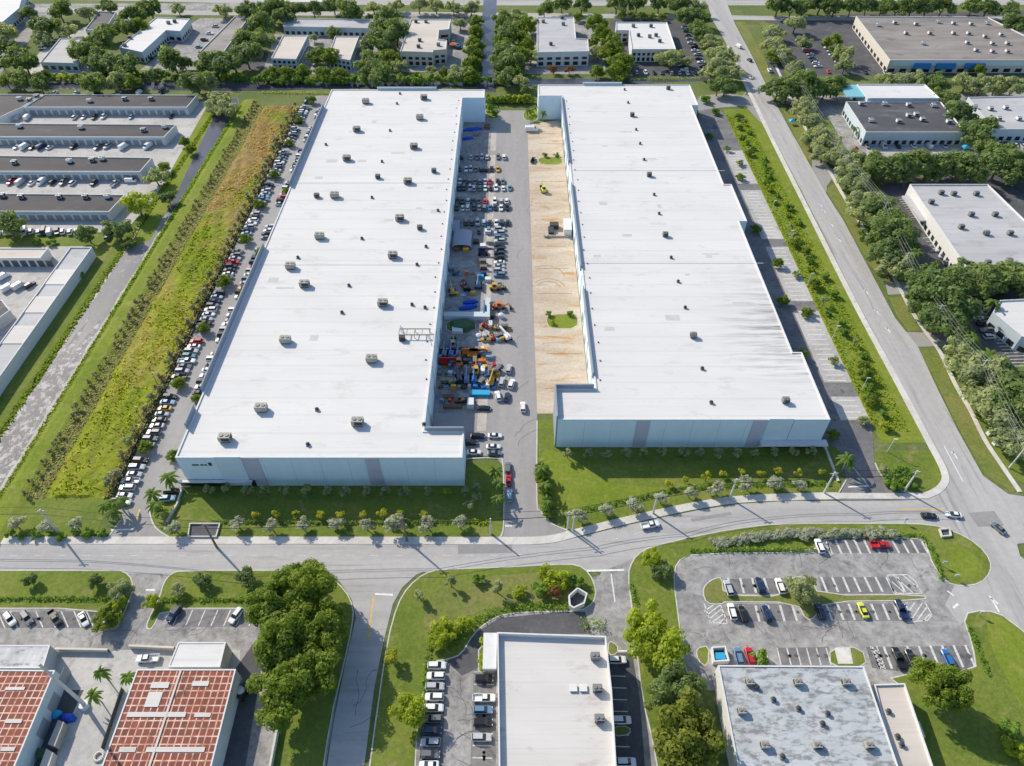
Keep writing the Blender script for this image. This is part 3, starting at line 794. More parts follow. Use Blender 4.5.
# ------------------------------------------------------------------ tall-grass field
def field():
    rs = np.random.RandomState(5)
    x0, x1, y0, y1 = -144.5, -123.6, 128, 404
    st = 0.75
    nx, ny = int((x1 - x0) / st), int((y1 - y0) / st)
    xs, ys = np.linspace(x0, x1, nx + 1), np.linspace(y0, y1, ny + 1)
    X, Y = np.meshgrid(xs, ys)
    sw = np.sin(X * .55 + Y * .35 + 2.2 * np.sin(Y * .09)) * np.sin(Y * .21 - X * .3 + 1.5 * np.sin(X * .2))
    h = 0.35 + 0.30 * sw + 0.14 * np.sin(X * .9 + 1.7 * np.sin(Y * .31)) * np.sin(Y * .75 + np.sin(X * .5)) + rs.rand(*X.shape) * 0.12
    edge = np.minimum(X - x0, x1 - X) - 1.2 - 1.4 * np.sin(Y * .23) * np.sin(Y * .07 + 1) - .8 * np.sin(Y * .61)
    h = h * np.clip(edge / 2.5, 0, 1) + .03
    h[0, :] = h[-1, :] = 0.05; h[:, 0] = h[:, -1] = 0.05
    v = np.stack([X, Y, h], -1).reshape(-1, 3)
    idx = np.arange((nx + 1) * (ny + 1)).reshape(ny + 1, nx + 1)
    f = np.stack([idx[:-1, :-1], idx[:-1, 1:], idx[1:, 1:], idx[1:, :-1]], -1).reshape(-1, 4)
    n = 13000
    px, py = rs.uniform(x0 + .5, x1 - .5, n), rs.uniform(y0 + .5, y1 - .5, n)
    dens = np.sin(px * .22 + 2 * np.sin(py * .05)) + np.sin(py * .13 + px * .1) + rs.normal(0, .8, n)
    keep = (dens > -0.3) & (np.minimum(px - x0, x1 - px) > 1.5 + 1.4 * np.sin(py * .23) * np.sin(py * .07 + 1) + .8 * np.sin(py * .61))
    px, py = px[keep], py[keep]; n = len(px)
    a = rs.uniform(0, 2 * np.pi, n); L = .2 + .9 * rs.rand(n) ** 2; W = rs.uniform(.1, .4, n)
    lean = rs.normal(0, .55, (n, 2)) + np.array([.6, -.35])
    c, s = np.cos(a) * W, np.sin(a) * W
    p0 = np.stack([px - c, py - s, np.full(n, .2)], -1); p1 = np.stack([px + c, py + s, np.full(n, .2)], -1)
    tp = np.stack([px + lean[:, 0] * L, py + lean[:, 1] * L, .3 + L], -1)
    p2 = tp + np.stack([c, s, 0 * c], -1) * .55; p3 = tp - np.stack([c, s, 0 * c], -1) * .55
    v2 = np.stack([p0, p1, p2, p3], 1).reshape(-1, 3)
    f2 = np.arange(4 * n).reshape(n, 4) + len(v)
    return np.concatenate([v, v2]), np.concatenate([f, f2])
m, nt, p, o = nodes('tall_grass')
vec = coords(nt, (1, 0.5, 1))
g_ = nt.nodes.new('ShaderNodeNewGeometry')
big = noise(nt, vec, 0.045, 4, 0.6, 0.6)
sep = nt.nodes.new('ShaderNodeSeparateXYZ'); nt.links.new(coords(nt), sep.inputs[0])
far = ramp(nt, sep.outputs[1], 200, 330)
add = nt.nodes.new('ShaderNodeMath'); add.operation = 'MULTIPLY_ADD'
nt.links.new(far, add.inputs[0]); add.inputs[1].default_value = 0.22; nt.links.new(big, add.inputs[2])
col = mix(nt, ramp(nt, big, 0.36, 0.60), (0.30, 0.39, 0.03), (0.47, 0.50, 0.05))
col = mix(nt, ramp(nt, add.outputs[0], 0.55, 0.80), col, (0.52, 0.37, 0.15))
col = mix(nt, mix(nt, ramp(nt, noise(nt, coords(nt, (1, .6, 1)), .16, 7, .7, 1.0), 0.54, 0.68), (0, 0, 0), (.7,) * 3), col, (0.42, 0.33, 0.15))
col = mix(nt, ramp(nt, noise(nt, coords(nt), .06, 4), 0.60, 0.70), col, (0.26, 0.42, 0.03))
col = mix(nt, 1.0, col, mix(nt, g_.outputs['Random Per Island'], (0.8,) * 3, (1.15,) * 3), 'MULTIPLY')
col = mix(nt, 1.0, col, mix(nt, ramp(nt, noise(nt, coords(nt), .7, 5, .7), .3, .7), (0.7,) * 3, (1.15,) * 3), 'MULTIPLY')
nt.links.new(col, p.inputs['Base Color']); p.inputs['Roughness'].default_value = .8; p.inputs['Specular IOR Level'].default_value = .15
tl_ = nt.nodes.new('ShaderNodeBsdfTranslucent'); nt.links.new(mix(nt, 1.0, col, (1.3, 1.3, .9), 'MULTIPLY'), tl_.inputs[0])
ms_ = nt.nodes.new('ShaderNodeMixShader'); ms_.inputs[0].default_value = .45
nt.links.new(p.outputs[0], ms_.inputs[1]); nt.links.new(tl_.outputs[0], ms_.inputs[2]); nt.links.new(ms_.outputs[0], o.inputs[0])
def np_mesh(name, v, f, mats):
    me = bpy.data.meshes.new(name)
    me.from_pydata(v.tolist(), [], f.tolist())
    for mm in (mats if isinstance(mats, (list, tuple)) else [mats]): me.materials.append(mm)
    me.update()
    return me
v_, f_ = field()
tag(link('tall_grass', np_mesh('tall_grass', v_, f_, M['tall_grass'])), kind='stuff')
def tufts(name, x0, x1, y0, y1, n, m, hmax=.5, seed=1, poly=None):
    rs = np.random.RandomState(seed)
    px, py = rs.uniform(x0, x1, n), rs.uniform(y0, y1, n)
    a = rs.uniform(0, 2 * np.pi, n); L = rs.uniform(.2, hmax, n); W = rs.uniform(.2, .45, n)
    lean = rs.normal(0, .4, (n, 2)); c, s = np.cos(a) * W, np.sin(a) * W
    z = np.full(n, .05)
    p0 = np.stack([px - c, py - s, z], -1); p1 = np.stack([px + c, py + s, z], -1)
    tp = np.stack([px + lean[:, 0] * L, py + lean[:, 1] * L, .05 + L], -1)
    d = np.stack([c, s, 0 * c], -1) * .6
    v = np.stack([p0, p1, tp + d, tp - d], 1).reshape(-1, 3)
    tag(link(name, np_mesh(name, v, np.arange(4 * n).reshape(n, 4), m)), kind='stuff')
tufts('rough_grass', -158.4, -156.5, 120, 405, 4000, M['leaf_green'], 0.4, 11)
sheet('field_margin', [(-149, 127), (-144, 127), (-144, 405), (-149, 405)], 0.06, M['lawn_dry'])
tufts('rough_grass', -150.5, -144, 128, 405, 7000, M['leaf_dry'], .5, 12)
tufts('rough_grass', -125.5, -122.6, 128, 400, 6000, M['leaf_dry'], 1.3, 13)
tufts('rough_grass', 122.5, 132, 155, 392, 1800, M['leaf_hedge'], 0.6, 14)
tufts('rough_grass', 127, 133, 155, 392, 2500, M['leaf_bright'], 0.5, 15)
tufts('rough_grass', -171.5, -169.2, 95, 408, 3500, M['leaf_green'], .8, 18)
tufts('rough_grass', -158.6, -157, 215, 405, 1500, M['leaf_hedge'], .8, 19)

# ------------------------------------------------------------------ buildings
def shell(root, poly, h, par, wallm, roofm, roof_name='roof', t=0.35):
    poly = ccw(poly)
    inn = inset(poly, t)
    k = len(poly)
    b = MB()
    for i in range(k):
        j = (i + 1) % k
        b.face([(*poly[i], 0), (*poly[j], 0), (*poly[j], h), (*poly[i], h)])
    b.build('wall', wallm, root)
    b = MB()
    for i in range(k):
        j = (i + 1) % k
        b.face([(*poly[i], h), (*poly[j], h), (*inn[j], h), (*inn[i], h)])
        b.face([(*inn[i], h), (*inn[j], h), (*inn[j], h - par), (*inn[i], h - par)])
    b.build('parapet', M['wall_white'], root)
    b = MB(); b.face([(*p, h - par) for p in inn])
    return b.build(roof_name, roofm, root)

def on_wall(root, a, c, name, m, u0, u1, z0, z1, proud=0.05, n=1, gap=0.0):
    """n slabs along the wall a->c (outward is to the right of a->c), u in metres from a"""
    a, c = Vector(a[:2]), Vector(c[:2])
    d = (c - a); L = d.length; d.normalize()
    out = Vector((d.y, -d.x))
    rz = math.atan2(d.y, d.x)
    w = ((u1 - u0) - gap * (n - 1)) / n
    first = None
    for i in range(n):
        u = u0 + i * (w + gap) + w / 2
        p = a + d * u + out * (proud / 2 + 0.004)
        if first is None:
            b = MB(); b.box((0, 0, 0), (w, proud, z1 - z0))
            first = b.build(name, m, root); ob = first
        else:
            ob = first.copy(); C.objects.link(ob)
        ob.location = (p.x, p.y, (z0 + z1) / 2); ob.rotation_euler = (0, 0, rz)
    return first

LANDMARKS = []
BUILDINGS = {}
def building(name, label, cat, pts, h, wall='wall_white', roof='roof_white', par=0.6, group=None, mark=None, world_pts=False):
    poly = ccw(pts if world_pts else pxw(pts, h))
    root = empty(name)
    tag(root, label, cat, group)
    shell(root, poly, h, par, M[wall], M[roof])
    cx = sum(p[0] for p in poly) / len(poly); cy = sum(p[1] for p in poly) / len(poly)
    if mark: LANDMARKS.append((mark, cx, cy)); BUILDINGS[mark] = (root, poly, h)
    return root, poly, h

def openings(root, poly, h, n_per, kind='window', m='glass_dark', z0=1.0, z1=2.6, w=None, margin=1.0, only=None):
    """openings on the walls that look toward the street or the aisle"""
    for i in range(len(poly)):
        a, c = Vector(poly[i]), Vector(poly[(i + 1) % len(poly)])
        L = (c - a).length
        if L < 5: continue
        d = (c - a) / L; nrm = Vector((d.y, -d.x))
        mid = (a + c) / 2
        if nrm.dot(-mid) <= 0.15 * mid.length: continue
        n = max(1, int(L / n_per))
        gap = (L - 2 * margin) / n * 0.45
        on_wall(root, a, c, kind, M[m], margin, L - margin, z0, min(z1, h - .3), 0.06, n, gap)
# ---- the two big warehouses
W1 = empty('warehouse'); tag(W1, 'huge left warehouse with white roof and blue-grey front beside the row of parked cars', 'warehouse', 'twin white warehouses')
P1 = [(-100.5, 132.7), (-14.8, 132.7), (-14.8, 143.3), (-27.1, 143.3), (-27.1, 383), (-15.1, 383), (-15.1, 393.6), (-100.5, 393.6)]
shell(W1, P1, 14.0, 0.35, M['wall_teal_grey'], M['roof_white'], t=0.5)
W2 = empty('warehouse'); tag(W2, 'huge right warehouse with a white roof beside the sandy loading pad and the boulevard', 'warehouse', 'twin white warehouses')
YS = [G(512, y, 13.6)[1] for y in (352, 221, 184, 105)]
P2 = [(14.4, 148.2), (100.0, 148.2), (100.0, YS[0]), (96.8, YS[0]), (96.8, YS[1]), (100.2, YS[1]), (100.2, YS[2]), (96.7, YS[2]), (96.7, YS[3]), (100.4, YS[3]), (100.4, 401), (14.6, 401), (14.6, 386.6), (27.4, 386.6), (27.3, 162), (14.4, 162)]
shell(W2, P2, 13.6, 0.35, M['wall_teal_grey'], M['roof_white_grimy'], t=0.5)
LANDMARKS += [('left white warehouse', -60, 260), ('right white warehouse', 60, 270)]
def slab(root, name, x0, x1, y0, y1, z0, z1, m):
    b = MB(); b.box(((x0 + x1) / 2, (y0 + y1) / 2, (z0 + z1) / 2), (abs(x1 - x0), abs(y1 - y0), z1 - z0)); return b.build(name, M[m], root)
def fx(px, h, Y):  # world x of a reading on a wall at depth Y, height h
    u = (px - 512) / FOC
    zc = Y * CP + (CAM_H - h) * SP
    return u * zc
for a, c, nm, m, z0, z1, pr in ((175, 214, 'facade_panel', 'wall_teal_grey', .6, 13.4, .04), (214, 241, 'raised_panel', 'wall_teal_light', .6, 14.6, .30),
        (241, 258, 'pilaster', 'wall_mauve', 0, 13.9, .12), (258, 364, 'facade_panel', 'wall_teal_grey', .6, 13.4, .04), (364.5, 379, 'pilaster', 'wall_mauve', 0, 13.9, .12),
        (379.5, 463, 'facade_panel', 'wall_teal_grey', .6, 13.4, .04)):
    X0, X1 = fx(a, 14, 132.7), fx(c, 14, 132.7)
    slab(W1, nm, X0 + .1, X1 - .1, 132.66 - pr, 132.66, z0, z1, m)
slab(W1, 'canopy', fx(178, 2, 132.7), fx(254, 2, 132.7), 131.4, 132.3, 3.1, 3.5, 'wall_white')
slab(W1, 'glazing', fx(180, 2, 132.7), fx(256, 2, 132.7), 132.45, 132.6, .2, 3.1, 'glass_dark')
for i, wdt in enumerate((.9, .5, .7, .4, .8)):     # black lettering too small to read
    slab(W1, 'sign_letter', fx(193, 10, 132.7) + i * 1.25, fx(193, 10, 132.7) + i * 1.25 + wdt + .2, 132.5, 132.6, 10.3, 10.9 + (i == 4) * .8, 'metal_dark')
for a, c, nm, m, z0, z1, pr in ((558, 637, 'facade_panel', 'wall_teal_grey', .6, 13, .04), (637, 651, 'pilaster', 'wall_mauve', 0, 13.5, .12),
        (651.5, 754, 'facade_panel', 'wall_teal_grey', .6, 13, .04), (754, 768, 'pilaster', 'wall_mauve', 0, 13.5, .12), (768.5, 794, 'raised_panel', 'wall_teal_light', .6, 14.2, .3),
        (794.5, 830, 'facade_panel', 'wall_teal_light', .6, 13.2, .2)):
    X0, X1 = fx(a, 13.6, 148.2), fx(c, 13.6, 148.2)
    slab(W2, nm, max(X0, 14.5) + .1, min(X1, 99.9) - .1, 148.16 - pr, 148.16, z0, z1, m)
slab(W2, 'canopy', fx(760, 4, 148), fx(826, 4, 148), 145.6, 148.0, 3.4, 4.1, 'wall_white')
slab(W2, 'glazing', fx(764, 2, 148), fx(824, 2, 148), 147.9, 148.05, .2, 3.2, 'glass_dark')
for k, (y0, y1) in enumerate(((107, 186), (247, 391), (409, 428))):
    Y0, Y1 = G(300, y1, 14)[1], G(300, y0, 14)[1]
    slab(W1, 'raised_parapet', -100.95, -100.52, Y0, Y1, 0, 16.1, 'parapet_grey')
for Y0, Y1 in ((168, 215), (228, 292), (312, 384)):
    slab(W2, 'raised_parapet', 26.85, 27.25, Y0, Y1, 12.0, 14.8, 'parapet_grey')
slab(W1, 'raised_parapet', -26.6, -14.85, 143.32, 143.75, 0, 15.4, 'parapet_grey')
slab(W2, 'raised_parapet', 14.0, 26.8, 162.02, 162.45, 0, 15.2, 'parapet_grey')
slab(W2, 'raised_parapet', 13.95, 14.38, 148.3, 162.0, 0, 15.2, 'parapet_grey')
slab(W2, 'rear_parapet', 40, 62, 401.02, 401.6, 0, 14.8, 'wall_pale_blue')
slab(W1, 'rear_parapet', -75, -42, 393.62, 394.2, 0, 15.2, 'wall_pale_blue')
first = None
for i in range(16):
    y = 172 + i * 13
    if first is None: first = slab(W2, 'dock_door', 27.18, 27.28, y - 1.4, y + 1.4, 1.2, 4.3, 'door_grey')
    else:
        d = first.copy(); C.objects.link(d); d.location.y = i * 13
for R, X, Z0 in ((W1, -28.6, 13.67), (W2, 29.2, 13.27)):
    b = MB(); b.box((0, 0, 0), (.45, .45, .3)); me = b.mesh('roof_drain', M['metal_dark'])
    for i in range(24):
        o = link('roof_drain', me, R); y = 166 + i * 9.3
        o.location = (X + (.9 if R is W2 else -.9) * abs(math.sin(i * .8)) + RNG.uniform(-.3, .3), y, Z0 + .13)
slab(W1, 'roof_joint', -99.8, -27.8, 292.6, 292.9, 13.655, 13.70, 'wall_grey')
slab(W1, 'roof_joint', -99.8, -27.8, 229.6, 229.9, 13.655, 13.70, 'wall_grey')
slab(W2, 'roof_joint', 28.0, 99.8, 231.3, 231.6, 13.255, 13.31, 'wall_grey')
slab(W2, 'roof_joint', 28.0, 99.8, 304.6, 304.9, 13.255, 13.31, 'wall_grey')

for R, a_, c_, h_ in ((W1, (-100.5, 132.7), (-14.8, 132.7), 14), (W2, (14.4, 148.2), (100, 148.2), 13.6)):
    n_ = 10; first_ = None
    for i in range(1, n_):
        x_ = a_[0] + (c_[0] - a_[0]) * i / n_
        slab(R, 'panel_joint', x_ - .05, x_ + .05, a_[1] - .09, a_[1] - .005, .6, h_ - .7, 'wall_mauve')
for R, X_, ys_ in ((W1, -27.1, (155, 372)), (W2, 27.4, (172, 380))):
    for i in range(13):
        y_ = ys_[0] + (ys_[1] - ys_[0]) * i / 12; sx_ = 1 if R is W1 else -1
        b = MB(); b.tube((X_ + sx_ * .16, y_, .1), (X_ + sx_ * .16, y_, 13), .13, seg=6); b.build('downpipe', M['wall_white'], R)
for i in range(15):
    y_ = 158 + i * 14.5
    slab(W1, 'dock_door', -27.05, -26.98, y_ - 1.5, y_ + 1.5, 1.1, 4.4, 'door_grey')
rp = random.Random(8)
for R, x0_, x1_, z_ in ((W1, -95, -32, 13.652), (W2, 32, 92, 13.252)):
    for i in range(14):
        x_, y_ = rp.uniform(x0_, x1_), rp.uniform(160, 380); w_, d_ = rp.uniform(1.5, 7), rp.uniform(.8, 3)
        slab(R, 'roof_patch', x_, x_ + w_, y_, y_ + d_, z_, z_ + .02, 'roof_patch')
# ---- red tiled sheds, foreground
def red_shed(label, pts, h, mark, lights):
    root, poly, hh = building('tiled_shed', label, 'shed', pts, h, 'wall_pale_blue', 'roof_red_tile', .12, 'red roofed sheds', mark)
    for (a, c) in lights:
        X0, Y0, _ = G(a[0], a[1], h); X1, Y1, _ = G(c[0], c[1], h)
        slab(root, 'rooflight', min(X0, X1), max(X0, X1), min(Y0, Y1), max(Y0, Y1), h - .1, h + .06, 'roof_white_old')
    return root, poly, hh
A1 = red_shed('left red tiled shed with pale blue side wall, cut by the photo edge', [(-75, 669), (55, 670), (14, 768), (2, 800), (-90, 800)], 7, 'left red shed',
         [((6, 719), (21, 723)), ((6, 687), (24, 690)), ((2, 747), (14, 751))])
A2 = red_shed('red tiled shed with white rooflights between the palms and the big tree', [(137, 669), (236, 669), (211, 768), (203, 800), (89, 800)], 7, 'right red shed',
         [((128, 712), (185, 717)), ((195, 713), (210, 717)), ((120, 747), (135, 752)), ((147, 747), (204, 752)), ((152, 682), (168, 688)), ((193, 681), (208, 686)), ((149, 692), (158, 707))])
slab(A2[0], 'ridge_strip', *(lambda a, c: (a[0] - .25, a[0] + .25, c[1], a[1]))(G(181, 670, 7), G(176, 768, 7)), 6.9, 7.1, 'wall_beige')
on_wall(A1[0], A1[1][1] if False else G(14, 768, 7)[:2], G(55, 670, 7)[:2], 'roller_door', M['door_grey'], 8, 24, .1, 4, .06, 3, 2)
building('sheet_roof_shed', 'grey streaked sheet-metal roof shed above the left red shed', 'shed', [(-75, 645), (50, 645), (43, 668), (-75, 668)], 5.2, 'wall_grey', 'roof_sheet', .1, None, 'streaked sheet-metal shed')
building('flat_roof_annexe', 'white flat-roofed annexe at the top edge of the right red shed', 'annexe', [(178, 642), (226, 642), (220, 667), (168, 667)], 6, 'wall_beige', 'roof_white', .15, None, 'white annexe')
# ---- middle and right foreground buildings
B17 = building('office_block', 'white flat-roofed office block in the bottom middle between two car parks', 'office block', [(497, 632), (606, 636), (612, 690), (618, 790), (499, 790)], 8.6, 'wall_white', 'roof_white_old', 1.5, None, 'bottom middle office block')
slab(B17[0], 'entrance_canopy', *(lambda a, c: (a[0] - 3.4, a[0] - .02, c[1], a[1]))(G(497, 632, 8), G(497, 668, 8)), 6.6, 7.6, 'wall_white')
openings(*B17[:3], 4.5, z0=1, z1=2.6)
B18 = building('flat_roof_works', 'broad pale blue-grey roof with black mould stains in the bottom right', 'works building', [(718, 665), (864, 666), (899, 768), (908, 795), (747, 795), (738, 768)], 7, 'wall_white', 'roof_grey_blue', .25, None, 'stained grey-blue roof')
B19 = building('flat_roof_annexe', 'narrow beige-roofed annexe on the right of the stained grey-blue roof', 'annexe', [(874, 684), (905, 683), (934, 768), (943, 795), (902, 795)], 5.5, 'wall_white', 'roof_beige', .5, None, 'beige annexe')
openings(*B19[:3], 5, z0=.3, z1=2.2)
slab(B19[0], 'door_hood', *(lambda a: (a[0] + .1, a[0] + 1.4, a[1] - 1.2, a[1] + 2.4))(G(922, 728, 5.5)), 2.6, 3.0, 'wall_white')

# ---- storage rows, upper left
def store_row(label, pts, h, wall_pts=None):
    root, poly, hh = building('storage_row', label, 'storage building', pts, h, 'wall_white', 'roof_dark', .5, 'long dark-roofed storage rows', None)
    A, B = min(poly, key=lambda p: p[0] + p[1] * .0 + (p[1] > np.mean([s[1] for s in poly])) * 999), None
    front = sorted(poly, key=lambda p: p[1])[:2]; front.sort()
    a, c = front
    L = math.dist(a, c)
    n = int(L / 4.2)
    on_wall(root, a, c, 'garage_door', M['door_grey'], 2, L - 2, .1, 2.9, .05, min(n, 60), 1.1)
    b = MB(); b.box(((a[0] + c[0]) / 2, (a[1] + c[1]) / 2 - .45, 3.35), (L - 1, .9, .35)); b.build('door_hood', M['wall_pale_blue'], root)
    return root, poly
SR = []
for lab, pts in (('northernmost long dark-roofed storage row beside the tree-lined canal', [(24, 107), (45, 94), (197, 95), (187, 107)]),
                 ('second dark-roofed storage row counted from the tree-lined canal, with white vans at its doors', [(-60, 136.5), (-30, 123), (176, 124.5), (164, 137)]),
                 ('third dark-roofed storage row counted from the tree-lined canal', [(-60, 171), (-34, 155), (152, 157.5), (140, 171.5)]),
                 ('southernmost dark-roofed storage row beside the row of white vehicles', [(-60, 211), (-34, 193), (125, 194.5), (109, 211.5)])):
    SR.append(store_row(lab, pts, 4.6))
LANDMARKS.append(('storage rows', -230, 330))
building('storage_block', 'short dark-roofed storage wing joined to the northernmost row at the left photo edge', 'storage building', [(-40, 94), (43, 94), (22, 107), (8, 113), (-20, 128), (-60, 128)], 4.6, 'wall_white', 'roof_dark', .5)
sheet('storage_yard', pxw([(-60, 108), (180, 108), (207, 100), (205, 112), (160, 190), (125, 232), (-60, 234)]), 0.04, M['concrete_yard'])
B7 = building('depot_block', 'long pale beige flat-roofed depot running down to the left photo edge by the canal bank', 'depot', [(70, 247), (92, 247), (60, 292), (0, 376), (-30, 420), (-60, 420), (-18, 367), (38, 291)], 5, 'wall_white', 'roof_pale_grey', .5, None, 'long beige depot')
for t in (.28, .52, .76):
    a, c = Vector(G(70, 247, 5)[:2]), Vector(G(-18, 367, 5)[:2]); p = a + (c - a) * t
    slab(B7[0], 'roof_step', p.x + .6, p.x + 9, p.y - 5, p.y + 5, 4.4, 4.75, 'roof_white_old')
B7b = building('depot_block', 'small cream-roofed depot wing with dark bay doors at the left photo edge', 'depot', [(-50, 248), (48, 248), (40, 258), (-50, 258)], 4.5, 'wall_white', 'roof_beige', .4)
on_wall(B7b[0], G(-50, 258, 4.5)[:2], G(40, 258, 4.5)[:2], 'bay_door', M['door_dark'], 3, 42, .1, 3.2, .05, 11, 1)
building('depot_block', 'dark-walled depot corner below the parked trucks at the left photo edge', 'depot', [(-40, 300), (2, 300), (10, 310), (-20, 332), (-40, 340)], 4.5, 'wall_grey', 'roof_charcoal', .3)
sheet('depot_yard', pxw([(-60, 248), (92, 246), (0, 376), (-60, 440)]), 0.05, M['concrete_yard'])
sheet('depot_lawn', pxw([(92, 247), (120, 247), (119, 252), (40, 382), (0, 430), (-60, 520), (-60, 440)]), 0.054, M['lawn'])

# ---- far buildings
FAR = [
 ('commercial_block', 'long white-roofed building with a stepped end among trees at the upper left', [(119, 47), (156, 17), (190, 18.5), (180, 31), (166, 30), (142, 52)], 7, 'wall_pale_blue', 'roof_white', 'long white-roofed building', 3.5),
 ('commercial_block', 'dark grey flat-roofed building left of the long white-roofed building', [(85, 29), (99, 11), (116, 12), (104, 31)], 5, 'wall_white', 'roof_charcoal', 'upper left dark roof', 4),
 ('commercial_block', 'pale building with a blue-grey front in the upper left car parks', [(40, 62), (60, 38), (84, 38), (77, 63)], 5, 'wall_pale_blue', 'roof_pale_grey', 'blue-fronted building', 4),
 ('commercial_block', 'white building with a pale blue wall at the upper left photo corner', [(-40, 10), (-10, -14), (24, -10), (19, 8), (0, 24), (-40, 30)], 8, 'wall_pale_blue', 'roof_white', 'corner white building', 4),
 ('commercial_block', 'grey two-part flat roof right of the long white-roofed building', [(197, 54), (235, 16), (249, 17), (222, 54)], 5, 'wall_white', 'roof_brown', 'grey two-part roof', 4),
 ('commercial_block', 'left one of two small twin cream-roofed buildings', [(271, 58), (283, 35), (308, 35), (296, 59)], 7, 'wall_pale_blue', 'roof_beige', 'left twin cream building', 3),
 ('commercial_block', 'right one of two small twin cream-roofed buildings', [(328, 56), (335, 36), (359, 36), (350, 60)], 7, 'wall_pale_blue', 'roof_beige', 'right twin cream building', 3),
 ('commercial_block', 'long low blue-grey building behind the two small cream-roofed buildings', [(283, 26), (286, 18), (374, 19), (371, 28)], 6, 'wall_pale_blue', 'roof_pale_grey', 'long blue-grey building', 4),
 ('commercial_block', 'beige two-storey block with a notched corner left of the straight canal', [(400, 51), (411, 19), (451, 19), (449, 29), (439, 30), (438, 39), (447, 40), (446, 49), (433, 50), (433, 52)], 9, 'wall_beige', 'roof_beige', 'beige two-storey block', 4),
 ('commercial_block', 'white-walled block with a mottled grey roof right of the straight canal', [(537, 52), (537, 17), (574, 17), (576, 38), (588, 39), (589, 51)], 9, 'wall_white', 'roof_pale_grey', 'mottled grey-roofed block', 5),
 ('commercial_block', 'white office block with window bands beside the full car park', [(629, 30), (616, 30), (616, 22), (667, 22), (676, 49), (632, 49)], 8, 'wall_white', 'roof_white', 'white office block', 3),
 ('commercial_block', 'very large brown-grey flat roof with blue awnings at the upper right', [(856, 16), (988, 17), (1075, 60), (890, 60)], 8, 'wall_beige', 'roof_brown', 'large brown-grey roof', 7),
 ('commercial_block', 'bright white roof with a teal end strip behind the dark-roofed building', [(868, 98), (857, 84), (925, 84), (940, 98)], 9, 'wall_pale_blue', 'roof_white', 'bright white roof', 6),
 ('commercial_block', 'dark grey flat-roofed building in front of the bright white roof', [(846, 101.5), (941, 101.5), (966, 132), (866, 132)], 7.5, 'wall_pale_blue', 'roof_charcoal', 'dark grey roof', 4),
 ('commercial_block', 'pale mottled flat-roofed building at the right photo edge beside the dark grey roof', [(968, 97), (1060, 95), (1060, 129), (993, 129)], 7, 'wall_pale_blue', 'roof_pale_grey', 'pale mottled roof', 4),
 ('commercial_block', 'large pale grey flat roof with dark rooftop units and white edge right of the boulevard', [(910, 184), (988, 184), (1075, 268), (968, 269)], 8, 'wall_white', 'roof_pale_grey', 'large pale grey roof', 4),
 ('commercial_block', 'pale blue-white roof at the right photo edge below the dark tree mass', [(1000, 300), (1060, 297), (1060, 352), (1022, 336), (993, 312)], 7, 'wall_pale_blue', 'roof_white', 'pale blue-white roof', 4),
 ('commercial_block', 'small white building at the top photo edge between roadside trees left of the beige block', [(262, 2), (270, -8), (330, -8), (326, 2)], 5, 'wall_white', 'roof_white_old', None, 5),
]
for nm, lab, pts, h, w, r, mark, npw in FAR:
    root, poly, hh = building(nm, lab, 'building', pts, h, w, r, .6, 'far commercial buildings', mark)
    openings(root, poly, hh, npw, z0=.6, z1=2.8)
    if 'two-storey' in lab or 'window bands' in lab or 'twin' in lab or 'mottled grey roof right' in lab:
        openings(root, poly, hh, npw, z0=4.0, z1=5.6)
rt = BUILDINGS['large brown-grey roof'][0]
yf_ = G(900, 60, 8)[1]
for x0, x1 in ((914, 930), (936, 955), (965, 984)):
    slab(rt, 'awning', fx(x0, 5, yf_), fx(x1, 5, yf_), yf_ - 1.6, yf_ - .1, 3.0, 6.2, 'awning_blue')
slab(rt, 'wall_band', fx(893, 6, yf_), fx(1070, 6, yf_), yf_ - .06, yf_ - .005, 4.6, 7.2, 'wall_teal_light')
rt = BUILDINGS['bright white roof'][0]
slab(rt, 'teal_strip', *(lambda a, c: (a[0] - 11, a[0] - .4, c[1], a[1]))(G(857, 85, 8), G(868, 97, 8)), 7.6, 8.2, 'awning_teal')
rt = BUILDINGS['large pale grey roof'][0]
slab(rt, 'entrance_canopy', *(lambda a, c: (a[0], c[0], c[1], a[1]))(G(902, 196, 4), G(930, 221, 4)), 3.4, 4.2, 'roof_pale_grey')

# ---- low walls, dock walls, fences
def wall_run(label, pts, h, t, m, name='low_wall', cat='wall'):
    o = ribbon(name, pts, t, h, m, h)
    del o['kind']
    tag(o, label, cat)
wall_run('low pale retaining wall left of the gap between the two red sheds', [G(58, 651)[:2], G(110, 652)[:2]], 1.6, .5, M['wall_beige'])
wall_run('low pale retaining wall behind the white pickup by the right red shed', [G(131, 648)[:2], G(176, 650)[:2]], 1.6, .5, M['wall_beige'])
wall_run('dark chain-link fence along the left side of the right red shed', [G(124, 690)[:2], G(104, 750)[:2]], 1.8, .12, M['metal_dark'], 'fence', 'fence')
wall_run('pale concrete wall under the big tree beside the dark aisle', [G(281, 718)[:2], G(272, 766)[:2], G(266, 800)[:2]], 1.8, .5, M['concrete_pale'])
wall_run('dark thin fence between the tall grass field and the parked cars', [(-123.2, 131), (-123.2, 398)], 1.1, .15, M['metal_dark'], 'fence', 'fence')
def dock(label, pts, h, m='wall_pale_blue'):
    b = MB(); b.prism(pxw(pts), 0, h); tag(b.build('dock_wall', M[m]), label, 'wall')
dock('pale blue dock wall with an upright end beside the blue tarpaulins', [(444, 316), (487, 316), (487, 302), (490, 302), (490, 321), (444, 320)], 2.2)
dock('pale blue yard wall above the white canopy tent', [(450, 222), (460, 222), (460, 233), (450, 233)], 1.0, 'tent_grey')
sheet('dock_ramp', pxw([(435, 413), (477, 413), (477, 432), (432, 432)]), 0.075, M['asphalt_lane'])
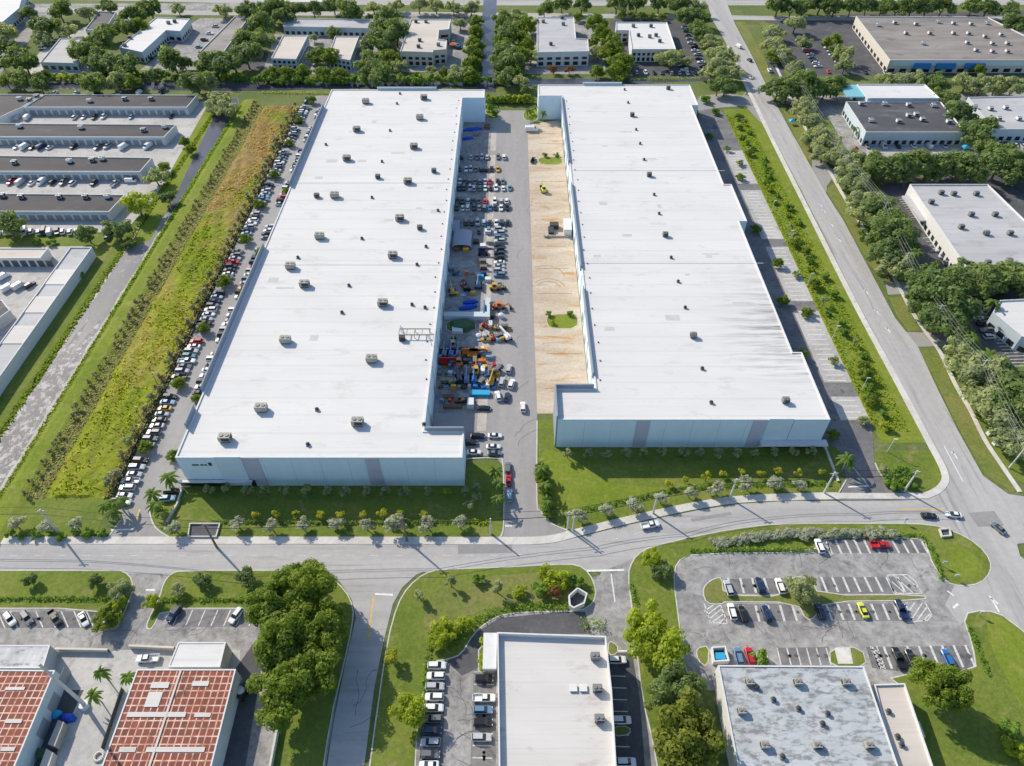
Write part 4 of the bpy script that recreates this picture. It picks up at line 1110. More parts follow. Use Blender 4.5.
sheet('dock_pad', pxw([(478, 397), (488, 397), (486, 431), (477, 431)]), 0.08, M['concrete_beige'])
for y in (470, 160): pass
wall_run('white concrete retaining wall at the left front corner of the left warehouse', [G(183, 489)[:2], G(178, 505)[:2], G(167, 524)[:2]], 1.0, .5, M['concrete_pale'])
wall_run('white concrete edge beside the right front corner of the right warehouse', [G(824, 446)[:2], G(832, 466)[:2], G(838, 482)[:2]], .6, .7, M['concrete_pale'])
def enclosure(label, pts, h=2.2, m='wall_white'):
    p = ccw(pxw(pts)); inn = inset(p, .35); b = MB()
    for i in range(len(p)):
        j = (i + 1) % len(p)
        b.face([(*p[i], 0), (*p[j], 0), (*p[j], h), (*p[i], h)]); b.face([(*p[i], h), (*p[j], h), (*inn[j], h), (*inn[i], h)])
        b.face([(*inn[i], h), (*inn[j], h), (*inn[j], .06), (*inn[i], .06)])
    b.face([(*q_, .17) for q_ in inn], 1)
    tag(b.build('bin_enclosure', [M[m], M['asphalt_dark']]), label, 'enclosure')
enclosure('white angular refuse enclosure on the corner of the middle lawn island', [(568, 599), (577, 591), (587, 597), (584, 607), (573, 612), (569, 609)])
enclosure('white refuse enclosure holding a blue bin at the stained roof corner', [(710, 650), (724, 649), (728, 664), (712, 665)], 2.0)
enclosure('pale square utility pit in the lawn corner by the intersection', [(938, 530), (949, 529), (951, 537), (941, 538)], .8, 'concrete_pale')
enclosure('white low planter wall by the left front corner of the left warehouse', [(190, 524), (221, 524), (217, 538), (188, 538)], .7, 'concrete_pale')
# ------------------------------------------------------------------ rooftop machinery
def unit_parts(root, sx, sy, sz, body):
    b = MB(); b.box((0, 0, .2), (sx * .9, sy * .9, .4)); b.build('base', M['metal_dark'], root)
    b = MB(); b.box((0, 0, .4 + sz / 2), (sx, sy, sz)); b.build('housing', body, root)
    b = MB(); b.box((sx * .12, -sy / 2 - .03, .4 + sz * .5), (sx * .7, .05, sz * .7)); b.box((sx / 2 + .03, 0, .4 + sz * .5), (.05, sy * .7, sz * .7)); b.build('grille', M['metal_dark'], root)
    for x in (-sx * .24, sx * .24):
        b = MB(); b.tube((x, 0, .4 + sz), (x, 0, .4 + sz + .22), sy * .27, seg=10); b.build('fan', M['metal_grey'], root)
UNITS = {}
def make_unit(kind):
    r = empty('rooftop_unit')
    if kind == 'L': unit_parts(r, 3.6, 2.3, 1.9, M['metal_beige'])
    elif kind == 'M': unit_parts(r, 2.2, 1.6, 1.4, M['metal_grey'])
    elif kind == 'N': unit_parts(r, 1.9, 1.5, 1.0, M['metal_beige'])
    elif kind == 'H':
        b = MB(); b.box((0, 0, .2), (1.7, 1.5, .4)); b.build('base', M['metal_grey'], r)
        b = MB(); b.box((0, 0, .46), (1.9, 1.7, .12)); b.build('lid', M['metal_white'], r)
    elif kind == 'W': unit_parts(r, 2.4, 2.0, 1.4, M['metal_white'])
    else:
        b = MB(); b.box((0, 0, .15), (1.1, 1.1, .3)); b.build('base', M['metal_grey'], r)
        b = MB(); b.tube((0, 0, .3), (0, 0, .75), .42, .42, 10); b.tube((0, 0, .75), (0, 0, 1.05), .62, .3, 10); b.build('cowl', M['metal_dark'], r)
    return r
def roof_units(kind, pts, h, where, group, nouns):
    """pts: list of (px,py); each label says the column from the left and the row from the front of its roof"""
    pts = sorted(pts, key=lambda p: -p[1])
    for i, p in enumerate(pts):
        if kind not in UNITS: UNITS[kind] = make_unit(kind); o = UNITS[kind]
        else: o = copy_tree(UNITS[kind])
        o.name = 'rooftop_unit' if kind != 'S' else 'roof_vent'
        o.location = G(p[0], p[1], h); o.rotation_euler = (0, 0, RNG.choice((0, 0, math.pi)))
        lab = f"{nouns} on {where}, {'first' if i == 0 else ordinal(i)} from its front" if len(pts) > 1 else f"{nouns} on {where}"
        tag(o, lab, 'vent' if kind == 'S' else 'rooftop unit', group)
W1L = [(366, 103), (424, 99), (420, 119), (357, 131), (414, 148), (347, 160), (408, 183), (335, 197), (400, 220), (320, 238), (393, 257), (291, 268), (305, 286), (383, 305), (286, 342), (372, 361), (226, 440), (262, 410), (358, 424)]
lft = lambda p: p[0] < 512 - (512 - 318) * (p[1] + 335) / 570
roof_units('L', [p for p in W1L if p[0] < 512 - .287 * (p[1] + 335)], 13.7, "the left warehouse roof, left half", 'units on the left warehouse roof', 'boxy beige-grey unit')
roof_units('L', [p for p in W1L if p[0] >= 512 - .287 * (p[1] + 335)], 13.7, "the left warehouse roof, right half", 'units on the left warehouse roof', 'boxy beige-grey unit')
roof_units('M', [(317, 197), (420, 229), (378, 178), (434, 172)], 13.7, 'the left warehouse roof', 'small units on the left warehouse roof', 'smaller grey unit')
roof_units('S', [(400, 94), (397, 104), (390, 131), (382, 162), (326, 145), (372, 198), (362, 239), (349, 286), (342, 313), (317, 410), (308, 445), (298, 258), (417, 265), (412, 305), (425, 308), (438, 211), (426, 247), (424, 425)], 13.7, 'the left warehouse roof', 'vents on the left warehouse roof', 'small dark vent')
roof_units('S', [(624.5, 90), (628, 103), (636, 130), (640, 144), (644, 160), (654, 195), (659, 214), (671, 258), (678, 282), (685, 308), (702, 369), (711, 403)], 13.3, 'the right warehouse roof', 'vents on the right warehouse roof', 'small dark vent')
roof_units('M', [(668, 89), (632, 116), (649, 176), (665, 236), (693, 337), (785, 402)], 13.3, 'the right warehouse roof', 'units on the right warehouse roof', 'dark angular unit')
roof_units('M', [(595, 658), (597, 690), (599, 720)], 7.13, 'the bottom middle office block', 'units on the middle office roof', 'square grey unit')
roof_units('H', [(573, 688.5), (583, 688.5)], 7.13, 'the bottom middle office block', 'hatches on the middle office roof', 'flat white roof hatch')
roof_units('N', [(749, 683), (797, 683), (845, 683), (764, 746), (816, 746), (868, 746), (741, 712)], 6.8, 'the stained grey-blue roof', 'units on the stained roof', 'dark grey unit')
roof_units('S', [(798, 709), (822, 724), (827, 714), (756, 688), (782, 757), (773, 700)], 6.8, 'the stained grey-blue roof', 'vents on the stained roof', 'small round vent')
roof_units('S', [(897, 737), (888, 712), (901, 745)], 5, 'the beige annexe', 'vents on the beige annexe', 'small dark vent')
def qd(pts): return [(p[0] / 4 + 768, p[1] / 4) for p in pts]
roof_units('W', qd([(440, 105), (505, 95), (590, 100), (550, 137), (645, 137), (620, 178), (680, 92), (740, 97), (810, 100), (875, 97), (740, 137), (800, 138), (865, 150), (930, 143), (795, 175), (830, 205), (895, 178), (955, 178), (895, 210), (955, 210)]), 7.4, 'the large brown-grey roof', 'units on the brown-grey roof', 'white box unit')
roof_units('W', qd([(370, 420), (465, 420), (560, 425), (660, 427), (410, 487), (520, 490), (615, 483), (720, 492), (560, 467), (590, 463)]), 6.9, 'the dark grey roof', 'units on the dark grey roof', 'white box unit')
qe = lambda pts: [(p[0] / 4 + 768, p[1] / 4 + 192) for p in pts]
roof_units('M', qe([(690, 8), (740, 12), (830, 12), (650, 45), (810, 95), (905, 95), (770, 145), (870, 170), (965, 170), (960, 280), (875, 288)]), 7.4, 'the large pale grey roof', 'units on the pale grey roof', 'dark box unit')
roof_units('W', [(974, 108), (990, 110), (1005, 109), (998, 120), (1018, 120)], 6.4, 'the pale mottled roof', 'units on the mottled roof', 'white box unit')
qf = lambda pts: [(p[0] / 4 + 256, p[1] / 4) for p in pts]
roof_units('M', qf([(655, 165), (650, 190), (640, 90), (680, 90), (730, 183)]), 8.4, 'the beige two-storey block', 'units on the beige block', 'small grey unit')
qg = lambda pts: [(p[0] / 4 + 512, p[1] / 4) for p in pts]
roof_units('M', qg([(485, 108), (555, 108), (505, 145), (550, 150), (575, 145), (590, 168)]), 7.4, 'the white office block with window bands', 'units on the white office block', 'dark box unit')
roof_units('M', qg([(125, 90), (205, 100), (155, 180), (200, 75)]), 8.4, 'the mottled grey-roofed block', 'units on the mottled block', 'small grey unit')
qh = lambda pts: [(p[0] / 4, p[1] / 4) for p in pts]
roof_units('M', qh([(520, 155), (500, 185), (700, 90), (675, 95)]), 6.4, 'the long white-roofed building', 'units on the long white roof', 'small grey unit')
roof_units('W', qh([(80, 400), (120, 405), (150, 390), (360, 408), (500, 400), (605, 400)]), 4.1, 'the northernmost storage row', 'units on the storage rows', 'small white unit')
roof_units('W', qh([(80, 510), (325, 515), (575, 525), (660, 512)]), 4.1, 'the second storage row', 'units on the storage rows', 'small white unit')
roof_units('W', qh([(280, 650), (370, 645), (410, 640), (60, 655)]), 4.1, 'the third storage row', 'units on the storage rows', 'small white unit')
roof_units('W', [(3, 197), (22, 198), (60, 198), (86, 198), (108, 198)], 4.1, 'the southernmost storage row', 'units on the storage rows', 'small white unit')
# pipe frame on the left roof
pf = empty('pipe_frame', G(415, 335, 13.65)); tag(pf, 'grey pipe frame standing on the left warehouse roof near its inner edge', 'pipe frame')
b = MB(); [b.box((0, y, 1.5), (11, .28, .28)) for y in (-1.6, 1.6)]; [b.box((x, 0, 1.5), (.22, 3.2, .22)) for x in (-5.4, -2.7, 0, 2.7, 5.4)]; b.build('frame', M['metal_grey'], pf)
b = MB(); [b.box((x, y, .7), (.2, .2, 1.4)) for x in (-5, 0, 5) for y in (-1.6, 1.6)]; b.build('post', M['metal_grey'], pf)
b = MB(); b.box((-4.2, -2.6, .9), (2, 1.6, 1.8)); b.build('housing', M['metal_dark'], pf)
b = MB(); b.tube((5.4, -1.6, 1.5), (6.4, -6, .3), .12); b.tube((-5.2, 1.6, 1.5), (-5.6, 4.6, .4), .16); b.build('pipe', M['metal_grey'], pf)

# ------------------------------------------------------------------ vehicles
def sec(x, w, z0, z1, c=.12):
    return [(x, -w, z0 + c), (x, -w + c * .6, z0), (x, w - c * .6, z0), (x, w, z0 + c), (x, w, z1 - c), (x, w - c * 1.2, z1), (x, -w + c * 1.2, z1), (x, -w, z1 - c)]
def gsec(x, w, z0, z1, t=.16):
    return [(x, -w, z0), (x, w, z0), (x, w - t, z1), (x, -w + t, z1)]
CARS = {}
def car_meshes(kind):
    b, g = MB(), MB()
    if kind == 'sedan':
        b.loft([sec(-2.32, .74, .38, .86), sec(-2.1, .86, .25, .98), sec(-1.3, .91, .2, 1.0), sec(.9, .91, .2, .96), sec(1.9, .86, .22, .82), sec(2.32, .7, .36, .66)])
        g.loft([gsec(-1.72, .74, .95, 1.0, .1), gsec(-1.02, .8, .95, 1.40, .22), gsec(.22, .8, .95, 1.40, .22), gsec(1.08, .8, .93, .97, .1)])
        b.loft([[(x, -.57, 1.395), (x, .57, 1.395), (x, .53, 1.45), (x, -.53, 1.45)] for x in (-1.0, .18)])
    elif kind == 'suv':
        b.loft([sec(-2.35, .80, .42, 1.06), sec(-2.2, .92, .3, 1.12), sec(-1.2, .95, .25, 1.12), sec(1.0, .95, .25, 1.1), sec(2.0, .92, .28, 1.0), sec(2.35, .76, .4, .82)])
        g.loft([gsec(-2.25, .82, 1.08, 1.12, .1), gsec(-1.95, .84, 1.08, 1.68, .2), gsec(.35, .84, 1.08, 1.68, .2), gsec(1.1, .84, 1.06, 1.1, .1)])
        b.loft([[(x, -.63, 1.672), (x, .63, 1.672), (x, .58, 1.74), (x, -.58, 1.74)] for x in (-1.95, .3)])
    elif kind == 'pickup':
        b.loft([sec(-.5, .96, .35, 1.12), sec(1.6, .96, .35, 1.12), sec(2.4, .93, .35, 1.05), sec(2.8, .8, .42, .92)])
        for y in (-.9, .9): b.box((-1.65, y, .8), (2.3, .1, .7))
        b.box((-2.78, 0, .8), (.1, 1.9, .7)); b.box((-1.65, 0, .55), (2.2, 1.75, .2))
        g.loft([gsec(-.42, .84, 1.08, 1.3, .1), gsec(-.3, .84, 1.08, 1.74, .2), gsec(.85, .84, 1.08, 1.74, .2), gsec(1.55, .84, 1.06, 1.12, .1)])
        b.loft([[(x, -.62, 1.735), (x, .62, 1.735), (x, .57, 1.80), (x, -.57, 1.80)] for x in (-.3, .82)])
    else:   # van
        b.loft([sec(-2.75, .9, .35, 2.15), sec(-2.6, .98, .3, 2.25, .16), sec(1.2, .98, .3, 2.25, .16), sec(1.75, .96, .3, 1.6), sec(2.6, .92, .3, 1.05), sec(2.8, .8, .4, .85)])
        g.loft([gsec(1.28, .86, 1.55, 2.12, .06), gsec(1.42, .9, 1.5, 2.1, .1), gsec(1.95, .88, 1.35, 1.5, .1)])
    return b.mesh('body', paint('w'), True), g.mesh('window', M['glass_dark'])
WHEEL = None
def car_proto(kind, near):
    global WHEEL
    key = (kind, near)
    if key in CARS: return CARS[key]
    if (kind, not near) in CARS: me, gl = [CARS[(kind, not near)]['body'], CARS[(kind, not near)]['win']]
    else:
        me, gl = car_meshes(kind)
        for p in me.polygons: p.use_smooth = False
    CARS[key] = {'body': me, 'win': gl}
    if WHEEL is None:
        b = MB(); b.tube((0, -.12, 0), (0, .12, 0), .34, seg=14); w = b.mesh('wheel', M['rubber'])
        b = MB(); b.tube((0, -.128, 0), (0, .128, 0), .2, seg=10); h = b.mesh('rim', M['metal_grey'])
        b = MB(); b.box((0, 0, 0), (.12, .32, .14)); l = b.mesh('headlight', M['lamp_clear'])
        b = MB(); b.box((0, 0, 0), (.1, .26, .16)); t = b.mesh('taillight', M['lamp_red'])
        WHEEL = (w, h, l, t)
    return CARS[key]
HALF = {'sedan': (2.3, .82, 1.38, .66), 'suv': (2.32, .86, 1.42, .86), 'pickup': (2.76, .87, 1.75, .84), 'van': (2.78, .88, 1.8, .8)}
NCAR = 0
def car(kind, col, px, py, heading=0.0, label=None, group=None, near=False, scale=1.0, z=0.06, loc=None):
    """heading: world angle in degrees (0 = nose to the right, 90 = nose away)"""
    global NCAR
    NCAR += 1
    P = car_proto(kind, near)
    x, y, _ = loc if loc else G(px, py, .7)
    nm = {'sedan': 'parked_car', 'suv': 'parked_car', 'pickup': 'pickup_truck', 'van': 'van'}[kind]
    r = empty(nm, (x, y, z), math.radians(heading))
    if scale != 1: r.scale = (scale,) * 3
    tag(r, label, {'sedan': 'car', 'suv': 'car', 'pickup': 'pickup', 'van': 'van'}[kind], group)
    b = link('body', P['body'], r); b.material_slots[0].link = 'OBJECT'; b.material_slots[0].material = paint(col)
    link('window', P['win'], r)
    hl, hw, wx, lz = HALF[kind]
    if near:
        for sx in (-1, 1):
            for sy in (-1, 1):
                w = link('wheel', WHEEL[0], r); w.location = (sx * wx * .98, sy * (hw + .03), .34)
                rm = link('rim', WHEEL[1], w)
                l = link('headlight' if sx > 0 else 'taillight', WHEEL[2 if sx > 0 else 3], r)
                l.location = (sx * (hl - .06), sy * (hw - .26), lz)
    return r
CN = {k: v[0] for k, v in PAINT.items()}
KN = {'sedan': 'low car', 'suv': 'tall car', 'pickup': 'pickup', 'van': 'van'}
def row(cols, pts, heading, where, frm, group, kinds='ssuup', near=False, jit=.15, seed=1):
    """cols: one letter per place ('.' empty); pts: world points for all the places"""
    r = random.Random(seed)
    n = 0
    for c, p in zip(cols, pts):
        if c == '.': continue
        if c == 'w' and r.random() < .38: c = r.choice('ssggklen')
        k = {'s': 'sedan', 'u': 'suv', 'p': 'pickup', 'v': 'van'}[r.choice(kinds)]
        car(k, c, 0, 0, heading + r.choice((0, 180)) + r.uniform(-2, 2), f"{CN[c]} {KN[k]} {where}, {'first' if n == 0 else ordinal(n)} from {frm}", group, near,
            loc=(p[0] + r.uniform(-jit, jit), p[1] + r.uniform(-jit, jit), 0), scale=r.uniform(1.0, 1.1))
        n += 1
def line(a, c, n): return [(a[0] + (c[0] - a[0]) * i / max(1, n - 1), a[1] + (c[1] - a[1]) * i / max(1, n - 1)) for i in range(n)]
# the long row beside the field: split by trees standing between the bays
STRIP_TREES = [(128, 501), (145, 446), (178, 382), (203, 327), (224, 280), (244, 238), (258, 203), (274, 173), (289, 142), (299, 119), (311, 99)]
tree_y = [G(p[0], p[1] + 2, 3)[1] for p in STRIP_TREES]
seg_cols = ['wwswssk', 'gggskso'.replace('o', 'u') + 'lks', 'kksgwaswrk', 'nkswwgns', 'ggwkwrsg', 'wnlnswwks', 'nswlwsnk', 'wwsnswg', 'nsswks', 'ksw', 'nl']
fixed = [6.0]
for i in range(len(tree_y)):
    y0 = tree_y[i] + (1.9 if i else 0.5)
    y1 = (tree_y[i + 1] - 1.9) if i + 1 < len(tree_y) else tree_y[i] + 12
    n = max(1, int((y1 - y0) / 2.7))
    cc = (seg_cols[i] * 3)[:n]
    mid = ('the front street', 'its front tree')[0]
    bay = ['frontmost', 'second', 'third', 'fourth', 'fifth', 'sixth', 'seventh', 'eighth', 'ninth', 'tenth', 'farthest'][i]
    row(cc, [(-119.2, y0 + 1.35 + 2.7 * k) for k in range(n)], 0, f"in the {bay} bay beside the field", "its near end", 'cars parked along the field', 'ssuuup', i < 3, seed=20 + i)
INNER = [(150, 168, 'wsk'), (172, 196, 'kswswgwk'), (200, 222, 'wkswgswn'), (226, 262, 'wkysgwsrnkwsg'), (268, 280, 'gkwss'), (296, 322, 'skrswwgswk'), (328, 352, 'wswsgwswk'), (360, 378, 'wswkss'), (388, 402, 'swksw')]
for i, (y0, y1, cc) in enumerate(INNER):
    n = int((y1 - y0) / 2.9)
    bay = ['frontmost', 'second', 'third', 'fourth', 'fifth', 'sixth', 'seventh', 'eighth', 'farthest'][i]
    if i == 0: continue
    row((cc.replace('y', 'o') * 2)[:n], [(-109.7, y0 + 2.9 * k) for k in range(n)], 0, f"in the {bay} bay against the left warehouse", "its near end", 'cars against the left warehouse', 'ssuu', False, seed=50 + i)
# yard rows between the warehouses
def prow(cols, y, xs, hd, where, seed):
    row(cols, [G(x, y, .7)[:2] for x in xs], hd, where, 'the left', 'cars crammed into the central yard', 'ssuu', False, seed=seed)
prow('kwwss', 157, (462, 471, 477, 482, 487), 90, 'in the farthest yard row', 71)
prow('ww', 157, (498, 504), 90, 'at the farthest yard row lane end', 72)
prow('wwsgwkku', 169, (460, 466, 471, 476, 481, 486, 491.5, 498), 90, 'in the second yard row from the back', 73)
prow('wwkgwsrkg', 181.5, (460, 465, 470, 475, 480, 485, 490, 498, 503), 90, 'in the yard row with the red car', 74)
prow('kkssgwkwwa', 188, (459, 464, 470, 474, 480, 485, 491, 496, 503, 510), 90, 'in the yard row before the red car', 75)
prow('kwskwrwsw', 201, (457.5, 462.5, 468, 473.5, 479, 485, 495, 501, 507), 90, 'in the yard row behind the bright blue car', 76)
prow('kwwkwwbkwk', 207.5, (457, 462.5, 468, 474, 479, 484.5, 490, 495, 501, 507), 90, 'in the yard row with the bright blue car', 77)
prow('kkswkwwk', 222.5, (466, 472, 478, 484, 490, 496, 502, 508), 90, 'in the yard row above the grey tent', 78)
prow('knw', 231, (467, 479.5, 489), 90, 'just right of the grey tent', 79)
row('wsswwnkkwwssw'[:12], [G(499.5 + i * .02, y, .7)[:2] for i, y in enumerate((275, 270.5, 266, 262, 257.5, 253.5, 249.5, 245.5, 241, 237, 233, 229))], 0, 'in the sideways stack along the yard lane', 'its front', 'cars crammed into the central yard', 'ssuu', False, seed=80)
car('sedan', 'r', 499, 180, 0) if False else None
for (k, c, x, y, hd, lab) in (
    ('suv', 'w', 523, 407, 90, 'white car driving alone up the central lane'),
    ('suv', 's', 509, 369, 80, 'silver car at the top of the loose group by the lane'),
    ('suv', 's', 502, 382, 80, 'silver car below the amber machine in the loose lane group'),
    ('suv', 'w', 511.5, 384, 75, 'white rounded car rightmost in the loose lane group'),
    ('suv', 'w', 498, 396, 100, 'white car lowest left in the loose lane group'),
    ('sedan', 'n', 507, 397, 80, 'navy car lowest right in the loose lane group'),
    ('pickup', 'k', 466, 400.5, 0, 'black pickup beside the white box in the yard'),
    ('sedan', 'k', 484, 408, 0, 'black low car sideways below the white box in the yard'),
    ('suv', 'k', 478, 436, 0, 'black car nearest the warehouse corner by the lane entrance'),
    ('sedan', 'w', 495, 435.5, 0, 'white low car parked sideways right of a black one at the lane entrance'),
    ('suv', 'k', 470, 442.5, 0, 'black car beside the white warehouse corner'),
    ('sedan', 'w', 474, 452, 0, 'white low car lowest against the warehouse corner'),
    ('sedan', 'w', 493.5, 446.5, 0, 'white low car with dark windows above a dark car at the lane bend'),
    ('sedan', 'g', 494.5, 453, 0, 'dark grey low car at the lane bend by the lawn tip'),
    ('suv', 'g', 508, 468, 90, 'dark grey car ahead of the red car on the lane edge'),
    ('sedan', 'r', 508.7, 480, 90, 'red car parked on the lane edge by the entrance lawn'),
    ('suv', 'l', 509.5, 495.5, 90, 'pale blue-white car behind the red one on the lane edge')):
    car(k, c, x, y, hd, lab, 'cars around the central lane', True)
# drive entrance left
car('suv', 'k', 171.5, 491, 5, 'black car between the palms at the left warehouse corner', 'cars at the left warehouse corner', True)
car('suv', 'l', 167.5, 498.5, 5, 'pale blue car just below the black one at the left warehouse corner', 'cars at the left warehouse corner', True)
# streets
for (k, c, x, y, hd, lab) in (('pickup', 'w', 650, 525, 12, 'white pickup driving along the curved front street'),
    ('sedan', 'k', 929, 515.5, -4, 'black car waiting at the boulevard stop line'), ('sedan', 'w', 953.5, 514.5, 172, 'white car turning in front of the waiting black car'),
    ('sedan', 'g', 998.5, 528, 118, 'dark grey car on the boulevard right of the intersection'), ('van', 'w', 738.5, 46.5, 110, 'white box van driving on the far boulevard'),
    ('suv', 'k', 749.5, 60, 105, 'small black car on the far boulevard behind the white van'), ('sedan', 'w', 750, 77, 105, 'white car at the far boulevard junction')):
    car(k, c, x, y, hd, lab, 'vehicles on the streets', True, z=.09)
# middle lot
for i, (k, c, x, y) in enumerate((('suv', 'w', 437, 665.5), ('suv', 'w', 436, 676), ('suv', 's', 435, 686.5), ('suv', 'w', 434.5, 697), ('suv', 'w', 434, 708), ('suv', 'g', 433, 719), ('suv', 'n', 432, 730.5), ('suv', 's', 430.5, 742.5), ('suv', 'g', 430, 754.5), ('sedan', 'w', 429, 765))):
    car(k, c, x, y, 180 * (i % 2), f'{CN[c]} car in the left column of the middle car park, {ordinal(i)} from its top end', 'cars in the middle car park', True)
for i, (k, c, x, y) in enumerate((('suv', 'k', 484, 678.5), ('pickup', 'w', 484, 698), ('suv', 'e', 483, 710), ('suv', 'k', 483, 722.5), ('suv', 's', 481.5, 737.5))):
    car(k, c, x, y, 0, f'{CN[c]} {KN[k]} in the column against the office block, {ordinal(i)} from its top', 'cars in the middle car park', True)
for c, x, y, lab in (('w', 617, 660, 'white car nearest the top on the dark strip right of the office block'), ('w', 621.5, 720, 'white car halfway down the dark strip right of the office block'), ('w', 626, 762, 'white car at the photo bottom on the dark strip right of the office block')):
    car('suv', c, x, y, 0, lab, 'cars on the dark strip', True)
# corner lot
for (k, c, x, y, hd, lab) in (('suv', 'w', 819.5, 546, 92, 'white car in the corner of the upper hedge row, corner car park'), ('pickup', 'r', 880, 545, 2, 'red pickup parked across the upper hedge row'),
    ('suv', 's', 728.5, 588, 95, 'silver car leftmost above the grass median'), ('suv', 'n', 759.5, 585, 93, 'navy car above the grass median, between silver and white ones'), ('suv', 'w', 780, 586, 93, 'white car above the grass median beside the leafy tree'),
    ('suv', 'w', 732, 611.5, 92, 'white car leftmost below the grass median beside the hatching'), ('suv', 'k', 743, 614, 95, 'black car below the grass median next to the white one'), ('suv', 'n', 766.5, 613.5, 95, 'navy car below the grass median left of the leafy tree'),
    ('suv', 'n', 820, 611, 92, 'navy car below the grass median right of the leafy tree'), ('sedan', 'y', 863, 610, 94, 'lime yellow car below the grass median'), ('pickup', 'n', 901, 609, 92, 'navy pickup below the grass median beside the right hatching'),
    ('suv', 'e', 738.5, 656, 92, 'steel blue car between the refuse enclosure and the red car'), ('suv', 'r', 750, 656, 92, 'red car above the stained grey-blue roof'),
    ('pickup', 'k', 898.5, 658, 92, 'black pickup right of the hatched walkway'), ('suv', 'k', 911, 658, 92, 'black car between the black pickup and the tree'), ('suv', 'b', 947.5, 658, 93, 'bright blue car at the lower right edge of the corner car park')):
    car(k, c, x, y, hd, lab, 'cars in the corner car park', True)
# front lot left
def hpx(a, c): A, B = G(*a), G(*c); return math.degrees(math.atan2(B[1] - A[1], B[0] - A[0]))
for (k, c, x, y, a, d, lab) in (('suv', 'w', 10, 619, (16, 627), (5, 612), 'white car with dark glass leftmost under the left hedge'), ('suv', 'g', 27, 618, (33, 626), (21, 610), 'dark grey car between the white one and the pickup under the left hedge'),
    ('pickup', 'k', 55, 618, (61, 626), (50, 610), 'black pickup with a pale bed under the left hedge'), ('sedan', 'w', 83.5, 619, (87, 627), (79, 610), 'white car rightmost under the left hedge, by the shade tree'),
    ('suv', 'n', 174, 614, (168, 622), (181, 606), 'navy car under the second hedge right of the drive'), ('suv', 'w', 236, 615.5, (229, 624), (242, 607), 'white car under the second hedge beside the big tree'), ('pickup', 'w', 148, 658.5, (140, 659), (157, 658), 'white pickup against the low wall above the right red shed')):
    car(k, c, x, y, hpx(d, a), lab, 'cars in the front car park', True)
car('van', 'k', 176 * 0 + 246, 690, 70, 'dark van in the shade right of the right red shed', 'cars in the shaded aisle', True)
# storage rows and depot
def bgrow(cols, a, c, hd, where, frm, seed, kinds='ssuuvp'):
    row(cols, [G(a[0] + (c[0] - a[0]) * i / max(1, len(cols) - 1), a[1] + (c[1] - a[1]) * i / max(1, len(cols) - 1), .7)[:2] for i in range(len(cols))], hd, where, frm, 'vehicles in the storage yards', kinds, False, .5, seed)
bgrow('.sw....wwkw..w...k', (8, 118), (170, 116), 90, 'before the northernmost storage row', 'the left', 101)
bgrow('..swkww..k..ws.w..w.', (0, 147), (156, 147), 70, 'before the second storage row', 'the left', 102)
bgrow('.rswwkww.k.s', (0, 182), (115, 183), 80, 'before the third storage row', 'the left', 103)
bgrow('wwswwswkwkwws', (0, 231), (76, 232), 110, 'in the white line before the southernmost storage row', 'the left', 104, 'vvsuu')
bgrow('wwkwwk', (55, 93), (160, 93), 90, 'behind the northernmost storage row', 'the left', 105)
for k, c, x, y, hd, lab in (('van', 'w', 131, 181, 0, 'long white van at the right end before the third storage row'), ('van', 'w', 3, 277, 60, 'white box van leftmost in the depot yard'), ('van', 'w', 8, 288, 60, 'white box van lower left in the depot yard'), ('van', 'w', 19, 286, 60, 'white box van middle in the depot yard'), ('suv', 'k', 30, 285, 60, 'black truck rightmost in the depot yard'), ('suv', 'g', 108, 237, 90, 'grey car alone on the lawn end by the canal corner'),
                            ('van', 'w', 531.5, 130, 0, 'white lorry parked at the back end of the sandy pad'), ('pickup', 'k', 533, 160, 80, 'small dark truck left of the back planting island')):
    car(k, c, x, y, hd, lab, 'working vehicles', False, 1.25 if 'lorry' in lab else 1.0)
# far car parks
bgrow('swkwnsgwkw', (664, 31), (684, 70), 0, 'in the row beside the white office block', 'the back', 111, 'ssuu')
bgrow('wgwswkwsnwkw', (684, 27), (705, 70), 0, 'in the outer row beside the white office block', 'the back', 112, 'ssuu')
bgrow('wswkwswwks', (628, 72), (705, 73), 90, 'in the hedge row before the white office block', 'the left', 113, 'ssuu')
bgrow('wskwrswkww', (800, 40), (818, 66), 0, 'in the left row, upper right car park', 'the back', 114, 'ssuu')
bgrow('kwswkw', (825, 44), (838, 62), 0, 'in the right row, upper right car park', 'the back', 115, 'ssuu')
bgrow('wwsrwkws', (770, 70), (905, 73), 90, 'in the hedge row, upper right car park', 'the left', 116, 'ssuu')
bgrow('wskwws', (867, 146), (945, 146), 90, 'before the dark grey roof', 'the left', 117, 'ssuuv')
bgrow('wsgkws', (940, 250), (962, 284), 0, 'beside the large pale grey roof', 'the back', 131, 'ssuu')
bgrow('swkgw', (976, 312), (990, 336), 0, 'left of the pale blue-white roof', 'the back', 132, 'ssuu')
bgrow('wkws', (1000, 143), (1022, 146), 90, 'before the pale mottled roof', 'the left', 118, 'ssuu')
bgrow('wkswk', (445, 36), (460, 48), 0, 'right of the beige two-storey block', 'the back', 119, 'ssuu')
bgrow('wsk', (360, 42), (352, 58), 0, 'right of the right cream building', 'the back', 120, 'ssuu')
bgrow('wkws', (199, 47), (215, 26), 0, 'left of the grey two-part roof', 'the front', 121, 'ssuu')
bgrow('wswk', (42, 48), (62, 36), 0, 'on the upper left car park', 'the front', 122, 'ssuv')
bgrow('kwsk', (150, 58), (178, 32), 30, 'beside the long white-roofed building', 'the front', 123, 'ssuu')
